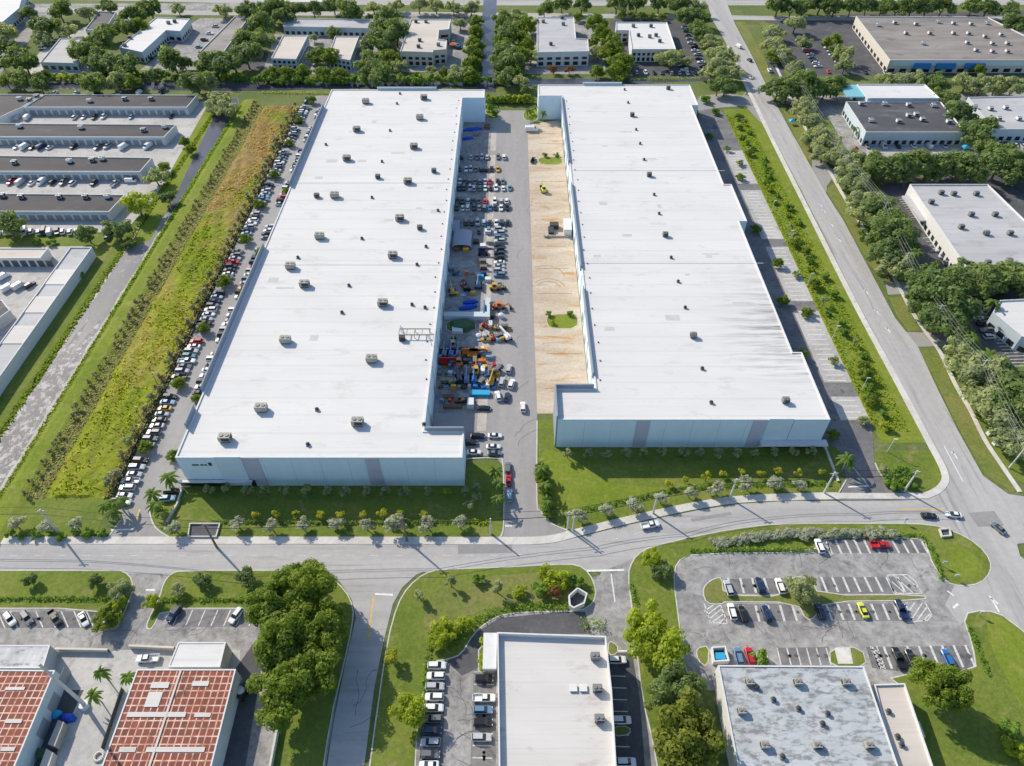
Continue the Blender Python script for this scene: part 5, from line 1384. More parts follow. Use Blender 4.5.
# ------------------------------------------------------------------ yard machines and goods
EQ = {}
def wheels4(root, lx, ly, r=.4, w=.3):
    for sx in (-1, 1):
        for sy in (-1, 1):
            b = MB(); b.tube((sx * lx, sy * ly - w / 2, r), (sx * lx, sy * ly + w / 2, r), r, seg=10); b.build('wheel', M['rubber'], root)
def colour(o, m):
    o.material_slots[0].link = 'OBJECT'; o.material_slots[0].material = m
def eq_proto(kind):
    r = empty(kind)
    if kind == 'scissor_lift':
        wheels4(r, .9, .5, .28)
        b = MB(); b.box((0, 0, .55), (2.4, 1.1, .4)); b.build('chassis', paint('b'), r)
        b = MB(); [b.box((0, 0, .85 + i * .18), (2.2 - .1 * (i % 2), .8, .09)) for i in range(4)]; b.build('scissor_stack', M['metal_grey'], r)
        b = MB(); b.box((0, 0, 1.65), (2.5, 1.15, .1)); [b.box((0, y, 2.2), (2.5, .05, .06)) for y in (-.55, .55)]; [b.box((x, 0, 2.2), (.05, 1.1, .06)) for x in (-1.22, 1.22)]
        [b.box((x, y, 1.95), (.05, .05, .6)) for x in (-1.2, 0, 1.2) for y in (-.55, .55)]; b.build('platform', M['metal_grey'], r)
    elif kind == 'boom_lift':
        wheels4(r, 1.3, 1.0, .5, .4)
        b = MB(); b.box((0, 0, .75), (3.4, 1.6, .45)); b.build('chassis', M['metal_dark'], r)
        b = MB(); b.box((-.4, 0, 1.4), (2.6, 1.7, .8), 0, 0, .85); b.build('turret', paint('b'), r)
        b = MB(); b.box((1.2, .2, 2.1), (6, .4, .45)); b.box((.8, .2, 2.55), (5, .3, .35)); b.build('boom', paint('b'), r)
        b = MB(); b.box((4.4, .2, 1.5), (.9, 1.7, .12)); [b.box((x, .2, 2.2), (.06, 1.7, .06)) for x in (3.97, 4.83)]; [b.box((4.4, y, 2.2), (.9, .06, .06)) for y in (-.63, 1.03)]
        [b.box((x, y, 1.85), (.06, .06, .7)) for x in (3.97, 4.83) for y in (-.63, 1.03)]; b.build('basket', M['metal_grey'], r)
    elif kind == 'forklift':
        wheels4(r, .75, .55, .36, .25)
        b = MB(); b.loft([sec(-1.3, .5, .4, 1.1), sec(-1.0, .58, .3, 1.2), sec(.4, .58, .3, .9), sec(.9, .5, .3, .8)]); b.build('body', paint('o'), r)
        b = MB(); [b.box((x, y, 1.5), (.07, .07, 1.3)) for x in (-.9, .4) for y in (-.5, .5)]; b.box((-.25, 0, 2.15), (1.4, 1.1, .06)); b.build('cab_frame', M['metal_dark'], r)
        b = MB(); [b.box((1.0, y, 1.2), (.1, .1, 2.3)) for y in (-.3, .3)]; [b.box((1.5, y, .15), (1.0, .12, .06)) for y in (-.3, .3)]; b.build('mast', M['metal_grey'], r)
        b = MB(); b.box((-.4, 0, 1.05), (.5, .5, .2)); b.build('seat', M['rubber'], r)
    elif kind == 'digger':
        wheels4(r, 1.1, .8, .55, .4)
        b = MB(); b.loft([sec(-1.9, .7, .6, 1.5), sec(-1.5, .85, .5, 1.6), sec(.8, .85, .5, 1.4), sec(1.5, .7, .5, 1.2)]); b.build('body', paint('u'), r)
        b = MB(); b.loft([gsec(-.9, .65, 1.5, 2.5, .08), gsec(.3, .65, 1.4, 2.5, .08)]); b.build('cab', M['glass_dark'], r)
        b = MB(); b.box((-.3, 0, 2.56), (1.4, 1.25, .1)); b.build('cab_roof', paint('u'), r)
        b = MB(); b.tube((1.2, 0, 1.1), (2.8, 0, 2.2), .2); b.tube((2.8, 0, 2.2), (3.5, 0, .6), .16); b.build('arm', paint('u'), r)
        b = MB(); b.box((3.5, 0, .5), (.7, 1.7, .7), 0, 0, .8); b.build('bucket', M['metal_dark'], r)
    elif kind == 'generator':
        wheels4(r, .7, .6, .3, .2)
        b = MB(); b.loft([sec(-1.3, .55, .4, 1.4), sec(-1.1, .65, .35, 1.6), sec(1.1, .65, .35, 1.6), sec(1.3, .55, .4, 1.4)]); b.build('housing', paint('l'), r)
        b = MB(); b.tube((1.2, 0, .5), (2.4, 0, .45), .07); b.build('tow_bar', M['metal_dark'], r)
        b = MB(); b.tube((.4, 0, 1.6), (.4, 0, 1.9), .1); b.build('exhaust', M['metal_dark'], r)
    return r
COLP = {'scissor_lift': ('chassis',), 'boom_lift': ('turret', 'boom'), 'forklift': ('body',), 'digger': ('body', 'arm', 'cab_roof'), 'generator': ('housing',)}
EQN = {'scissor_lift': 'scissor lift', 'boom_lift': 'boom lift', 'forklift': 'forklift', 'digger': 'loader', 'generator': 'generator'}
def machine(kind, col, px, py, hd, label):
    if kind not in EQ: EQ[kind] = eq_proto(kind); r = EQ[kind]
    else: r = copy_tree(EQ[kind])
    r.location = (*G(px, py, .8)[:2], 0.07); r.scale = (1.2,) * 3; r.rotation_euler = (0, 0, math.radians(hd))
    tag(r, label, EQN[kind], 'machines in the central yard')
    for k in r.children:
        if k.name.split('.')[0] in COLP[kind]: colour(k, paint(col))
YARD = [
 ('boom_lift', 'u', 452.5, 292, 100, 'amber boom lift standing against the inner wall of the left warehouse'),
 ('forklift', 'r', 463.5, 284, 60, 'red machine beside the amber boom lift'), ('generator', 'k', 467, 289, 0, 'dark machine below the red machine near the amber boom lift'),
 ('boom_lift', 'e', 478.5, 285, 90, 'dark blue lift machine above the blue tarpaulins'),
 ('scissor_lift', 'o', 483, 262, 0, 'orange lift below the cluttered stand right of the grey tent'), ('scissor_lift', 'r', 483.5, 268, 0, 'crimson lift just below the orange lift by the yard strip'), ('generator', 'n', 483, 274, 0, 'navy machine below the crimson lift'),
 ('boom_lift', 'n', 483, 253, 0, 'navy lift beside the right edge of the grey tent'), ('generator', 'e', 452, 268, 90, 'steel blue machine against the wall below the grey tent'), ('scissor_lift', 'e', 456.5, 272, 90, 'steel blue lift near the wall below the grey tent'),
 ('digger', 'u', 495, 288, 0, 'amber loader at the lower end of the sideways car stack'), ('forklift', 't', 500.5, 287, 0, 'tan forklift right of the amber loader'),
 ('forklift', 'o', 492.5, 306, 40, 'orange-brown forklift left of the bigger orange one by the dock wall'), ('digger', 'o', 500, 307, 0, 'orange loader right of the dock wall'), ('generator', 'k', 492.5, 315.5, 90, 'black machine between the orange loader and the white tank'),
 ('forklift', 'r', 485.5, 325, 0, 'red forklift right of the green planting bed'), ('generator', 'w', 490.5, 325, 90, 'white machine beside the red forklift'), ('forklift', 'u', 496.5, 326.5, 60, 'amber forklift below the white tank'), ('generator', 'g', 504.5, 327, 0, 'grey machine right of the amber forklift'),
 ('generator', 's', 485, 335.5, 90, 'silver machine right of the round white tank'), ('forklift', 'u', 491.5, 336, 80, 'amber forklift in the row below the green planting bed'), ('scissor_lift', 'l', 499, 336.5, 30, 'light blue lift in the row below the green planting bed'), ('boom_lift', 'w', 506.5, 337, 120, 'white lift at the lane end of the row below the planting bed'),
 ('digger', 't', 453, 345, 90, 'tan machine alone against the wall above the blue machines'),
 ('boom_lift', 'e', 444.5, 354.5, 90, 'steel blue lift nearest the wall in the blue machine row'), ('boom_lift', 'b', 451.5, 354.5, 90, 'blue lift second from the wall in the blue machine row'), ('boom_lift', 'e', 458.5, 354.5, 90, 'steel blue lift third from the wall in the blue machine row'),
 ('boom_lift', 'o', 467.5, 354, 0, 'orange lift left of its twin in the blue machine row'), ('boom_lift', 'o', 475, 354, 0, 'orange lift right of its twin in the blue machine row'), ('generator', 'a', 484, 354, 90, 'teal machine at the lane end of the blue machine row'),
 ('boom_lift', 'r', 445, 363, 0, 'dark red lift against the wall below the blue machine row'), ('scissor_lift', 'e', 452, 362, 90, 'steel blue lift between the dark red lift and the orange loader'), ('digger', 'o', 459, 362.5, 90, 'orange loader below the blue machine row'), ('generator', 'n', 467, 361.5, 0, 'navy machine right of the orange loader below the blue machine row'),
 ('scissor_lift', 'e', 475, 361, 90, 'steel blue lift above the amber machine pair'), ('generator', 'o', 482, 362, 0, 'orange generator above the white machine'),
 ('digger', 'u', 476, 371, 90, 'amber loader beside the white machine'), ('generator', 'w', 483, 370.5, 90, 'white machine right of the amber loader'), ('scissor_lift', 'l', 490, 370, 90, 'light blue lift right of the white machine'), ('scissor_lift', 'b', 497.5, 370, 60, 'bright blue lift left of the silver car group'),
 ('generator', 'v', 445, 381, 0, 'olive machine nearest the wall in the lower machine row'), ('generator', 'v', 452.5, 382, 20, 'second olive machine from the wall in the lower machine row'), ('boom_lift', 'n', 459.5, 379, 100, 'navy lift in the lower machine row'), ('boom_lift', 'e', 467, 380, 90, 'steel blue lift between navy and blue ones in the lower machine row'), ('boom_lift', 'b', 474.5, 380, 90, 'blue lift in the lower machine row'), ('scissor_lift', 'e', 481.5, 382, 60, 'steel blue scissor lift left of the tall amber lift'),
 ('boom_lift', 'u', 491.5, 382, 80, 'tall amber lift at the lane end of the lower machine row'),
 ('digger', 'y', 543.5, 190, 100, 'lime yellow loader alone on the sandy pad')]
for y in YARD: machine(*y)
def goods(name, label, cat, pts, h, m, taper=1.0, z=.07):
    p = ccw(pxw(pts)); b = MB()
    c = (sum(a[0] for a in p) / len(p), sum(a[1] for a in p) / len(p))
    k = len(p)
    t = [(c[0] + (a[0] - c[0]) * taper, c[1] + (a[1] - c[1]) * taper) for a in p]
    for i in range(k):
        j = (i + 1) % k
        b.face([(*p[i], z), (*p[j], z), (*t[j], z + h), (*t[i], z + h)])
    b.face([(*a, z + h) for a in t])
    return tag(b.build(name, M[m]), label, cat)
def tarp(label, a, c, w, m):
    A, B = Vector(G(*a)[:2]), Vector(G(*c)[:2]); L = (B - A).length; rs = random.Random(4)
    secs = []
    for i in range(9):
        t = i / 8; p = A.lerp(B, t); d = (B - A).normalized(); n = Vector((-d.y, d.x)); ww = w * (.35 + .65 * math.sin(math.pi * min(.96, max(.08, t + .05)))) / 2
        hh = .5 + 1.0 * math.sin(math.pi * (t * .8 + .15)) + rs.uniform(-.15, .15)
        secs.append([(p.x - n.x * ww, p.y - n.y * ww, .08), (p.x + n.x * ww, p.y + n.y * ww, .08), (p.x + n.x * ww * .7, p.y + n.y * ww * .7, .08 + hh * .7), (p.x, p.y, .08 + hh), (p.x - n.x * ww * .7, p.y - n.y * ww * .7, .08 + hh * .65)])
    b = MB(); b.loft(secs); tag(b.build('tarpaulin', M[m], smooth=True, fix=True), label, 'tarpaulin')
tarp('upper bright blue tarpaulin heap above the dock wall', (463, 303.5), (478, 302), 2.6, 'tarp_blue')
tarp('lower bright blue tarpaulin heap touching the dock wall', (459, 309.5), (477, 306.5), 2.8, 'tarp_blue')
tarp('blue covered load at the back of the yard below the blue-grey wing wall', (463, 131), (482, 129), 3.4, 'tarp_blue')
tarp('dark blue covered load below the longer blue load at the back of the yard', (463, 139.5), (473, 138.5), 2.6, 'tarp_blue')
tarp('cyan tarpaulin heap left of a darker one behind the left red shed', (52, 716), (63, 714), 2.6, 'tarp_cyan')
tarp('blue flat tarpaulin heap right of the cyan one behind the left red shed', (63, 717), (76, 720), 2.4, 'tarp_blue')
# smaller yard clutter, laid out in lines
def heap(name, col, px, py, w, d, h, label, grp):
    key = (name, round(w, 1))
    c = G(px, py)
    b = MB()
    if name == 'drum': b.tube((0, 0, 0), (0, 0, h), w * .4, seg=12)
    elif name == 'pallet_load':
        b.box((0, 0, .08), (w, d, .16)); b.box((0, 0, .16 + h / 2), (w * .92, d * .92, h), 0, 0, .9)
    else:
        for i in range(4): b.box((RNG.uniform(-.2, .2), -d / 2 + d * (i + .5) / 4, h * .3 * RNG.uniform(.6, 1.6) / 2 + .02), (w * RNG.uniform(.8, 1), d * .2, h * .3 * RNG.uniform(.6, 1.6)))
    o = b.build(name, M[col]); o.location = (c[0], c[1], .07); o.rotation_euler.z = RNG.uniform(-.3, .3)
    tag(o, label, {'drum': 'drum', 'pallet_load': 'pallet load', 'beam_bundle': 'beams'}[name], grp)
CW = {'metal_grey': 'grey', 'paint_amber': 'amber', 'paint_orange': 'orange', 'paint_steel_blue': 'steel blue', 'paint_blue': 'blue', 'metal_white': 'white', 'wood_brown': 'brown', 'metal_dark': 'black', 'paint_light_blue': 'light blue', 'paint_red': 'red', 'paint_olive': 'olive'}
HN = {'drum': 'round drum', 'pallet_load': 'pallet load', 'beam_bundle': 'beam bundle'}
for y, xa, xb, n, where in ((275, 447, 478, 6, 'in the clutter line under the grey tent'), (295, 457, 474, 4, 'in the clutter line above the blue tarpaulins'), (329, 482, 508, 7, 'in the line right of the planting bed'),
        (341, 478, 508, 7, 'in the clutter line below the round tank'), (350, 441, 487, 10, 'in the clutter line above the blue machines'), (358.5, 441, 489, 11, 'in the clutter line below the blue machines'),
        (366.5, 440, 500, 13, 'in the clutter line above the amber loader'), (375, 440, 498, 12, 'in the clutter line above the lower machines'), (388, 441, 494, 10, 'in the clutter line below the lower machines'), (402, 443, 463, 4, 'in the clutter line over the yard ramp'), (311, 491, 504, 3, 'in the line right of the dock wall')):
    for i in range(n):
        nm = RNG.choice(('pallet_load', 'pallet_load', 'drum', 'beam_bundle')); cl = RNG.choice(list(CW))
        heap(nm, cl, xa + (xb - xa) * i / max(1, n - 1) + RNG.uniform(-1, 1), y + RNG.uniform(-1, 1), RNG.uniform(1.3, 2.4), RNG.uniform(1.1, 1.8), RNG.uniform(.7, 1.5), f"{CW[cl]} {HN[nm]} {where}, {'first' if i == 0 else ordinal(i)} from the left", 'clutter in the central yard')
# canopy tent
tent = empty('canopy_tent'); tag(tent, 'grey arched canopy tent in the middle of the yard near the left warehouse', 'tent')
a, c = G(452, 246, 2), G(472, 234, 2)
x0, x1, y0, y1 = a[0], c[0], a[1], c[1] + 3
b = MB()
prof = [(math.cos(math.pi * (1 - i / 10)), math.sin(math.pi * i / 10) ** .7) for i in range(11)]
for i in range(10):
    p, r = prof[i], prof[i + 1]; cx, hw = (x0 + x1) / 2, (x1 - x0) / 2
    b.face([(cx + p[0] * hw, y0, .9 + p[1] * 1.7), (cx + r[0] * hw, y0, .9 + r[1] * 1.7), (cx + r[0] * hw, y1, .9 + r[1] * 1.7), (cx + p[0] * hw, y1, .9 + p[1] * 1.7)])
b.build('canvas', M['tent_grey'], tent, smooth=True)
b = MB(); [b.tube((x, y, 0), (x, y, 1), .12) for x in (x0 + .1, x1 - .1) for y in (y0 + .2, (y0 + y1) / 2, y1 - .2)]; b.build('frame', M['metal_grey'], tent)
goods('storage_box', 'white box standing below the black pickup in the yard', 'box', [(468, 402), (474, 402), (474, 409), (467, 409)], 2.2, 'metal_white')
goods('trailer', 'brown flat trailer lying near the wall in the lower yard', 'trailer', [(443, 395.5), (454, 395.5), (454, 399), (443, 399)], .8, 'wood_brown')
goods('trailer', 'teal-blue flat trailer with pale edge below the lower machine row', 'trailer', [(471, 392), (490, 392.5), (490, 397), (470, 397)], 1.2, 'tarp_cyan')
goods('pallet_stack', 'brown stack of pallets along the lower yard ramp', 'pallets', [(443, 406), (462, 406), (462, 409), (443, 409)], .9, 'wood_brown', .95)
goods('storage_tank', 'dark green covered mound on the planting bed below the dock wall', 'cover', [(450, 322), (466, 320), (475, 323), (475, 329), (466, 333), (450, 331)], 1.6, 'tank_green', .7)
goods('storage_box', 'white flat crate in front of the dark green mound', 'box', [(452, 329), (463, 329), (463, 334), (452, 334)], 1.3, 'metal_white', .95)
def tank(label, px, py, r, h, m):
    c = G(px, py); b = MB(); b.tube((c[0], c[1], .07), (c[0], c[1], h), r, seg=18); b.tube((c[0], c[1], h), (c[0], c[1], h + r * .35), r, r * .25, 18); tag(b.build('tank', M[m]), label, 'tank')
tank('white rounded tank right of the dock wall end', 501, 317.5, 1.0, 1.7, 'metal_white')
tank('round grey-white tank below the green planting bed', 478, 336.5, 1.1, .8, 'metal_white')
tank('white tank beside the right wall of the right red shed', 243, 694, 1.2, 2.2, 'metal_white')
for i, (x, y, m, lab) in enumerate(((488, 233, 'metal_white', 'white pallet load right of the dark blue car stack top'), (489, 243, 'metal_beige', 'beige pallet load beside the yard strip halfway down the tent'), (483, 247.5, 'metal_white', 'white tall crate between the tent and the sideways stack'), (476, 243, 'metal_dark', 'black crates right of the grey tent'), (457, 250, 'wood_brown', 'brown crate under the front opening of the grey tent'), (466, 251, 'paint_amber', 'amber crate under the front opening of the grey tent'), (487, 128, 'wood_brown', 'brown crate load at the back of the yard strip'), (481, 278, 'tarp_cyan', 'pale cyan crate above the dark blue lift'), (488, 281, 'metal_white', 'white crate on the yard strip by the dark blue lift'), (476, 135, 'metal_grey', 'grey crate beside the back blue load'))):
    goods('crate_load', lab, 'crates', [(x - 3, y - 1.6), (x + 3, y - 1.6), (x + 3, y + 1.6), (x - 3, y + 1.6)], 1.5, m, .93)
b = MB(); c0, c1 = G(487.5, 319), G(488.5, 303); b.box(((c0[0] + c1[0]) / 2 - 1.5, (c0[1] + c1[1]) / 2, 1.2), (.5, abs(c1[1] - c0[1]) * .8, 2.2))
tag(b.build('blue_board', M['paint_blue']), 'blue upright board beside the blue tarpaulins', 'board')
# compactor group on the sandy pad
cp = empty('refuse_compactor', G(560, 231)); tag(cp, 'white and dark refuse compactor against the right warehouse on the sandy pad', 'compactor')
b = MB(); b.box((3.2, 0, 1.9), (3.4, 9, 3.6)); b.build('housing', M['metal_white'], cp)
b = MB(); b.box((-2.6, 2.5, 1.2), (4, 3, 2.2)); b.box((-4.2, -1.5, 1), (2.4, 5, 1.9)); b.build('hopper', M['metal_dark'], cp)
b = MB(); b.box((-1, -4.6, .5), (9, 1.2, .9)); b.tube((-6.5, -4.4, .4), (-6.5, -4.4, 1.2), 1.2, seg=12); b.build('base', M['concrete_beige'], cp)
goods('skip_container', 'blue bin inside the white refuse enclosure', 'bin', [(714, 655), (723, 655), (725, 662), (714, 662)], 1.6, 'tarp_cyan', .95)
goods('box_trailer', 'long beige box trailer behind the left red shed', 'trailer', [(63, 724), (69, 726), (60, 750), (53, 748)], 2.6, 'metal_beige')
goods('box_trailer', 'shorter beige box trailer at the photo bottom behind the left red shed', 'trailer', [(51, 752), (58, 756), (52, 775), (44, 772)], 2.4, 'wall_beige')
goods('storage_box', 'dark green skip left of the shorter beige box trailer', 'skip', [(40, 750), (49, 750), (46, 760), (38, 760)], 1.5, 'tank_green', .92)
b = MB()
for i in range(16):
    t0, t1 = 2 * math.pi * i / 16, 2 * math.pi * (i + 1) / 16; c = G(99.5, 757)
    b.tube((c[0] + 1.0 * math.cos(t0), c[1] + 1.0 * math.sin(t0), .35), (c[0] + 1.0 * math.cos(t1), c[1] + 1.0 * math.sin(t1), .35), .3, seg=6)
tag(b.build('planter_ring', M['wall_beige'], smooth=True), 'round planter ring at the bottom left corner of the right red shed', 'planter')
for i, (x, y, lab) in enumerate(((989, 419, 'white utility cabinet highest beside the boulevard path'), (989, 434, 'white utility cabinet left of the small cluster by the path'), (999, 438, 'white utility cabinet at the cluster top right'), (995, 444, 'white utility cabinet in the cluster bottom left'), (1003, 447, 'white utility cabinet in the cluster bottom right'))):
    b = MB(); c = G(x, y); s = 2.6 if i == 0 else 1.9
    b.box((c[0], c[1], s * .35), (s, s * .7, s * .7), .3, 0, .8); b.box((c[0], c[1], s * .74), (s * .86, s * .62, .1), .3); tag(b.build('utility_cabinet', M['metal_white']), lab, 'cabinet', 'utility cabinets by the boulevard path')
def gazebo(label, px, py, m, s=3.2):
    c = G(px, py, 2); r = empty('sun_canopy', (c[0], c[1], .05)); tag(r, label, 'canopy')
    b = MB(); b.box((0, 0, 2.6), (s, s, 1.0), 0, 0, .12); b.build('cover', M[m], r)
    for x in (-1, 1):
        for y in (-1, 1): bb = MB(); bb.tube((x * s * .45, y * s * .45, 0), (x * s * .45, y * s * .45, 2.1), .06); bb.build('leg', M['metal_white'], r)
gazebo('teal pop-up canopy on the verge beside the far boulevard', 792, 121, 'tarp_cyan')
gazebo('red canopy at the car park corner left of the dark grey roof', 855.5, 148.5, 'lamp_red', 3.0)
gazebo('cyan canopy beside the white lorry before the dark grey roof', 966, 147, 'tarp_cyan', 4)
gazebo('orange-red canopy right of the beige two-storey block', 453, 44, 'paint_orange', 5)

# ------------------------------------------------------------------ poles and wires
def pole(px, py, h, label, m='concrete_pole', r=.24, arm=0.0, rot=0.0, group='utility poles along the front street', name='utility_pole'):
    o = empty(name, (*G(px, py)[:2], 0), rot); tag(o, label, 'pole', group)
    b = MB(); b.tube((0, 0, 0), (0, 0, h), r, r * .6, 8); b.build('shaft', M[m], o)
    if arm:
        b = MB(); b.box((0, 0, h - .6), (arm, .16, .2)); b.build('crossarm', M[m], o)
        b = MB(); [b.tube((x, 0, h - .5), (x, 0, h - .2), .07, seg=6) for x in (-arm * .42, 0, arm * .42)]; b.build('insulator', M['metal_dark'], o)
    return o
FP = [(59, 533, 12, 'leftmost concrete street pole, before the foot of the field'), (217, 547.5, 12, 'street pole rising from the planter by the left warehouse corner'), (407, 541, 12, 'street pole in front of the second mauve stripe of the left warehouse'),
      (491, 534, 8, 'short white pole at the left corner of the central lane'), (567.5, 529, 9, 'left one of two close poles at the right corner of the central lane'), (573, 530, 7, 'right one of two close poles at the right corner of the central lane'),
      (653, 513.5, 10, 'slim white pole behind the white pickup on the curved street'), (729.5, 498.5, 10, 'slim white pole halfway along the right warehouse front'), (824, 493, 10.5, 'slim white pole at the right corner of the right warehouse front'), (904, 491.5, 10.5, 'slim white pole in the bushes by the intersection')]
for x, y, h, lab in FP: pole(x, y, h, lab, arm=2.6 if h > 8.5 else 0, rot=.1, m='wood_pole' if x in (217, 407) else 'concrete_pole', r=.36)
def wire(label, pts, r, m, sag=.6, group='overhead wires'):
    P = []
    for i in range(len(pts) - 1):
        a, c = Vector(pts[i]), Vector(pts[i + 1])
        for k in range(8):
            t = k / 8; p = a.lerp(c, t); P.append((p.x, p.y, p.z - 4 * sag * t * (1 - t)))
    P.append(tuple(pts[-1]))
    b = MB()
    for i in range(len(P) - 1): b.tube(P[i], P[i + 1], r, seg=5, cap=False)
    tag(b.build('overhead_wire', M[m]), label, 'wire', group)
big = [FP[0], FP[1], FP[2], FP[4], FP[6], FP[7], FP[8], FP[9]]
for off, dz, lab in ((-1.1, -.4, 'farther of the two thick upper black wires along the front street'), (1.1, -.4, 'nearer of the two thick upper black wires along the front street'), (0, -2.2, 'lowest black wire slung along the front street poles')):
    P = [(-330, G(0, 533)[1] - off, 11.5 + dz)] + [(G(p[0], p[1])[0], G(p[0], p[1])[1] - off, p[2] + dz) for p in big]
    wire(lab, P, .06, 'wire_black')
BP = [(897, 278, 13, 'tall white pole by the boulevard path at the upper driveway'), (928, 331, 13, 'tall white pole by the boulevard path at the lower driveway'), (970, 386, 13, 'tall white pole by the boulevard path below the lower driveway'), (1009, 468, 13, 'tall white pole nearest the right photo edge above the white cabinets'), (877, 227, 13, 'tall white pole between the boulevard trees left of the pale grey roof'), (831, 164, 13, 'tall white pole by the boulevard hedge end'), (797, 106, 12, 'tall pole by the boulevard left of the bright white roof')]
for x, y, h, lab in BP: pole(x, y, h, lab, arm=3.0, rot=.0, group='utility poles along the boulevard', r=.27)
order = sorted(BP, key=lambda p: -p[1])
for i, (off, dz) in enumerate(((-1.3, -.2), (0, -.2), (1.3, -.2), (-.8, -2.2), (.8, -3.2), (0, -4.2))):
    a = G(order[0][0], order[0][1])
    P = [(a[0] + 10 + off, a[1] - 60, 12 + dz)] + [(G(p[0], p[1])[0] + off, G(p[0], p[1])[1], p[2] + dz) for p in order] + [(G(760, 40)[0] + off, G(760, 40)[1], 12 + dz)]
    wire(f"{['leftmost upper', 'middle upper', 'rightmost upper', 'left second-level', 'right lower', 'lowest'][i]} pale wire strung along the boulevard poles", P, .032, 'wire_pale', 1.0)
for i, (x, y) in enumerate(((771, 213), (787.5, 243), (807, 286), (832, 339), (861, 391), (887, 452))):
    o = pole(x, y, 6.5, f"slim lamp post in the boulevard bushes, {ordinal(5 - i)} from the intersection", 'metal_white', .13, group='lamp posts in the boulevard bushes', name='lamp_post')
    b = MB(); b.box((.5, 0, 6.5), (1.3, .3, .14)); b.build('lamp_head', M['metal_white'], o)
for i, (x, y) in enumerate(((115, 484), (141, 419), (158, 385), (190, 330), (232, 250), (267, 180), (298, 124))):
    o = pole(x, y, 6, f"slim lamp post between field and parked cars, {ordinal(i)} from the street", 'metal_grey', .12, group='lamp posts beside the field', name='lamp_post')
    b = MB(); b.box((.6, 0, 6), (1.2, .3, .14)); b.build('lamp_head', M['metal_grey'], o)
pole(85, 705, 24, 'tall thick concrete pole with a white foot between the two red sheds', 'concrete_pole', .48, 0, group='monopoles', name='tall_pole')
b = MB(); c = G(85, 706); b.tube((c[0], c[1], .06), (c[0], c[1], 1.2), 1.3, 1.1, 14); tag(b.build('pole_plinth', M['metal_white']), 'white plinth around the tall pole foot between the red sheds', 'plinth')
for x, y, lab in ((942, 566, 'white sign post on the lawn right of the corner car park'), (979, 616, 'round dark and white sign on the lawn below the right drive'), (954, 579, 'small white sign at the lawn tip by the right drive'), (904, 523, 'small white sign box on the lawn edge by the black car')):
    o = empty('sign_post', (*G(x, y)[:2], .12)); tag(o, lab, 'sign')
    b = MB(); b.tube((0, 0, 0), (0, 0, 2.2), .07); b.build('post', M['metal_grey'], o)
    b = MB(); b.box((0, 0, 2.0), (1.1, .12, .9)); b.build('panel', M['metal_white'], o)

# ------------------------------------------------------------------ vegetation
def leaves(rs, centers, radii, n, size, flat=.8, up=.55):
    ci = rs.choice(len(centers), n, p=radii ** 2 / np.sum(radii ** 2))
    d = rs.normal(0, 1, (n, 3)); d /= np.linalg.norm(d, axis=1)[:, None]
    rr = (rs.rand(n) ** .35)
    p = centers[ci] + d * (radii[ci] * rr)[:, None] * np.array([1, 1, flat])
    nr = d + rs.normal(0, .35, (n, 3)) + np.array([0, 0, up]); nr /= np.linalg.norm(nr, axis=1)[:, None]
    t = np.cross(nr, rs.normal(0, 1, (n, 3))); t /= np.linalg.norm(t, axis=1)[:, None]
    b = np.cross(nr, t)
    s = size * (.45 + 1.1 * rs.rand(n) ** 1.6)[:, None] * 1.1; w = s * rs.uniform(.5, .9, n)[:, None]
    v = np.stack([p - t * s - b * w * .2, p + b * w * -.9, p + t * s, p + b * w], 1).reshape(-1, 3)
    return v, np.arange(4 * n).reshape(n, 4)
def crown_mesh(seed, R, h0, h1, n, size, clumps, mat_, lobed=.36, irregular=.55):
    rs = np.random.RandomState(seed)
    c, r = [], []
    while len(c) < clumps:
        d = rs.normal(0, 1, 3); d /= np.linalg.norm(d)
        if d[2] < -.45: continue
        k = (.45 + .45 * rs.rand()) * (1 + irregular * (rs.rand() - .5))
        c.append([d[0] * R * k, d[1] * R * k, (h0 + h1) / 2 + d[2] * (h1 - h0) / 2 * k]); r.append(R * lobed * rs.uniform(.7, 1.25))
    v, f = leaves(rs, np.array(c), np.array(r), n, size)
    me = np_mesh('crown', v, f, mat_)
    return me
def trunk_mesh(seed, h, r, R, m='bark'):
    rs = random.Random(seed); b = MB()
    x, y = rs.uniform(-.3, .3), rs.uniform(-.3, .3)
    b.tube((0, 0, -.1), (x, y, h * .5), r, r * .7, 7, cap=False)
    for k in range(4):
        a = k * 1.57 + rs.uniform(-.4, .4)
        b.tube((x, y, h * .48), (x + math.cos(a) * R * .5, y + math.sin(a) * R * .5, h), r * .6, r * .2, 6, cap=False)
    return b.mesh('trunk', M[m])
def palm_meshes(seed, h, n=14, L=2.4, m='leaf_palm'):
    rs = np.random.RandomState(seed); b = MB()
    b.tube((0, 0, 0), (.15, .1, h), .2, .13, 7)
    tr = b.mesh('trunk', M['palm_bark'])
    f = MB()
    for i in range(n):
        a = i * 2.4 + rs.rand() * .5; e = rs.uniform(-.1, 1.0); prev = np.array([.15, .1, h]); dr = np.array([math.cos(a), math.sin(a)])
        side = np.array([-dr[1], dr[0], 0])
        for k in range(5):
            t = (k + 1) / 5
            p = np.array([.15, .1, h]) + np.array([dr[0] * L * t, dr[1] * L * t, L * (e * t - 1.1 * t * t)])
            w0, w1 = .42 * math.sin(math.pi * (k + .35) / 5.6), .42 * math.sin(math.pi * (k + 1.35) / 5.6)
            for s in (-1, 1):
                f.face([prev, prev + side * s * w0 - np.array([0, 0, w0 * .5]), p + side * s * w1 - np.array([0, 0, w1 * .5]), p])
            prev = p
    return tr, f.mesh('crown', M[m])
KIND = {}   # kind -> list of prototype (trunk mesh, crown mesh), look words, category
def kind(name, look, cat, protos, nominal): KIND[name] = (look, cat, protos, nominal)
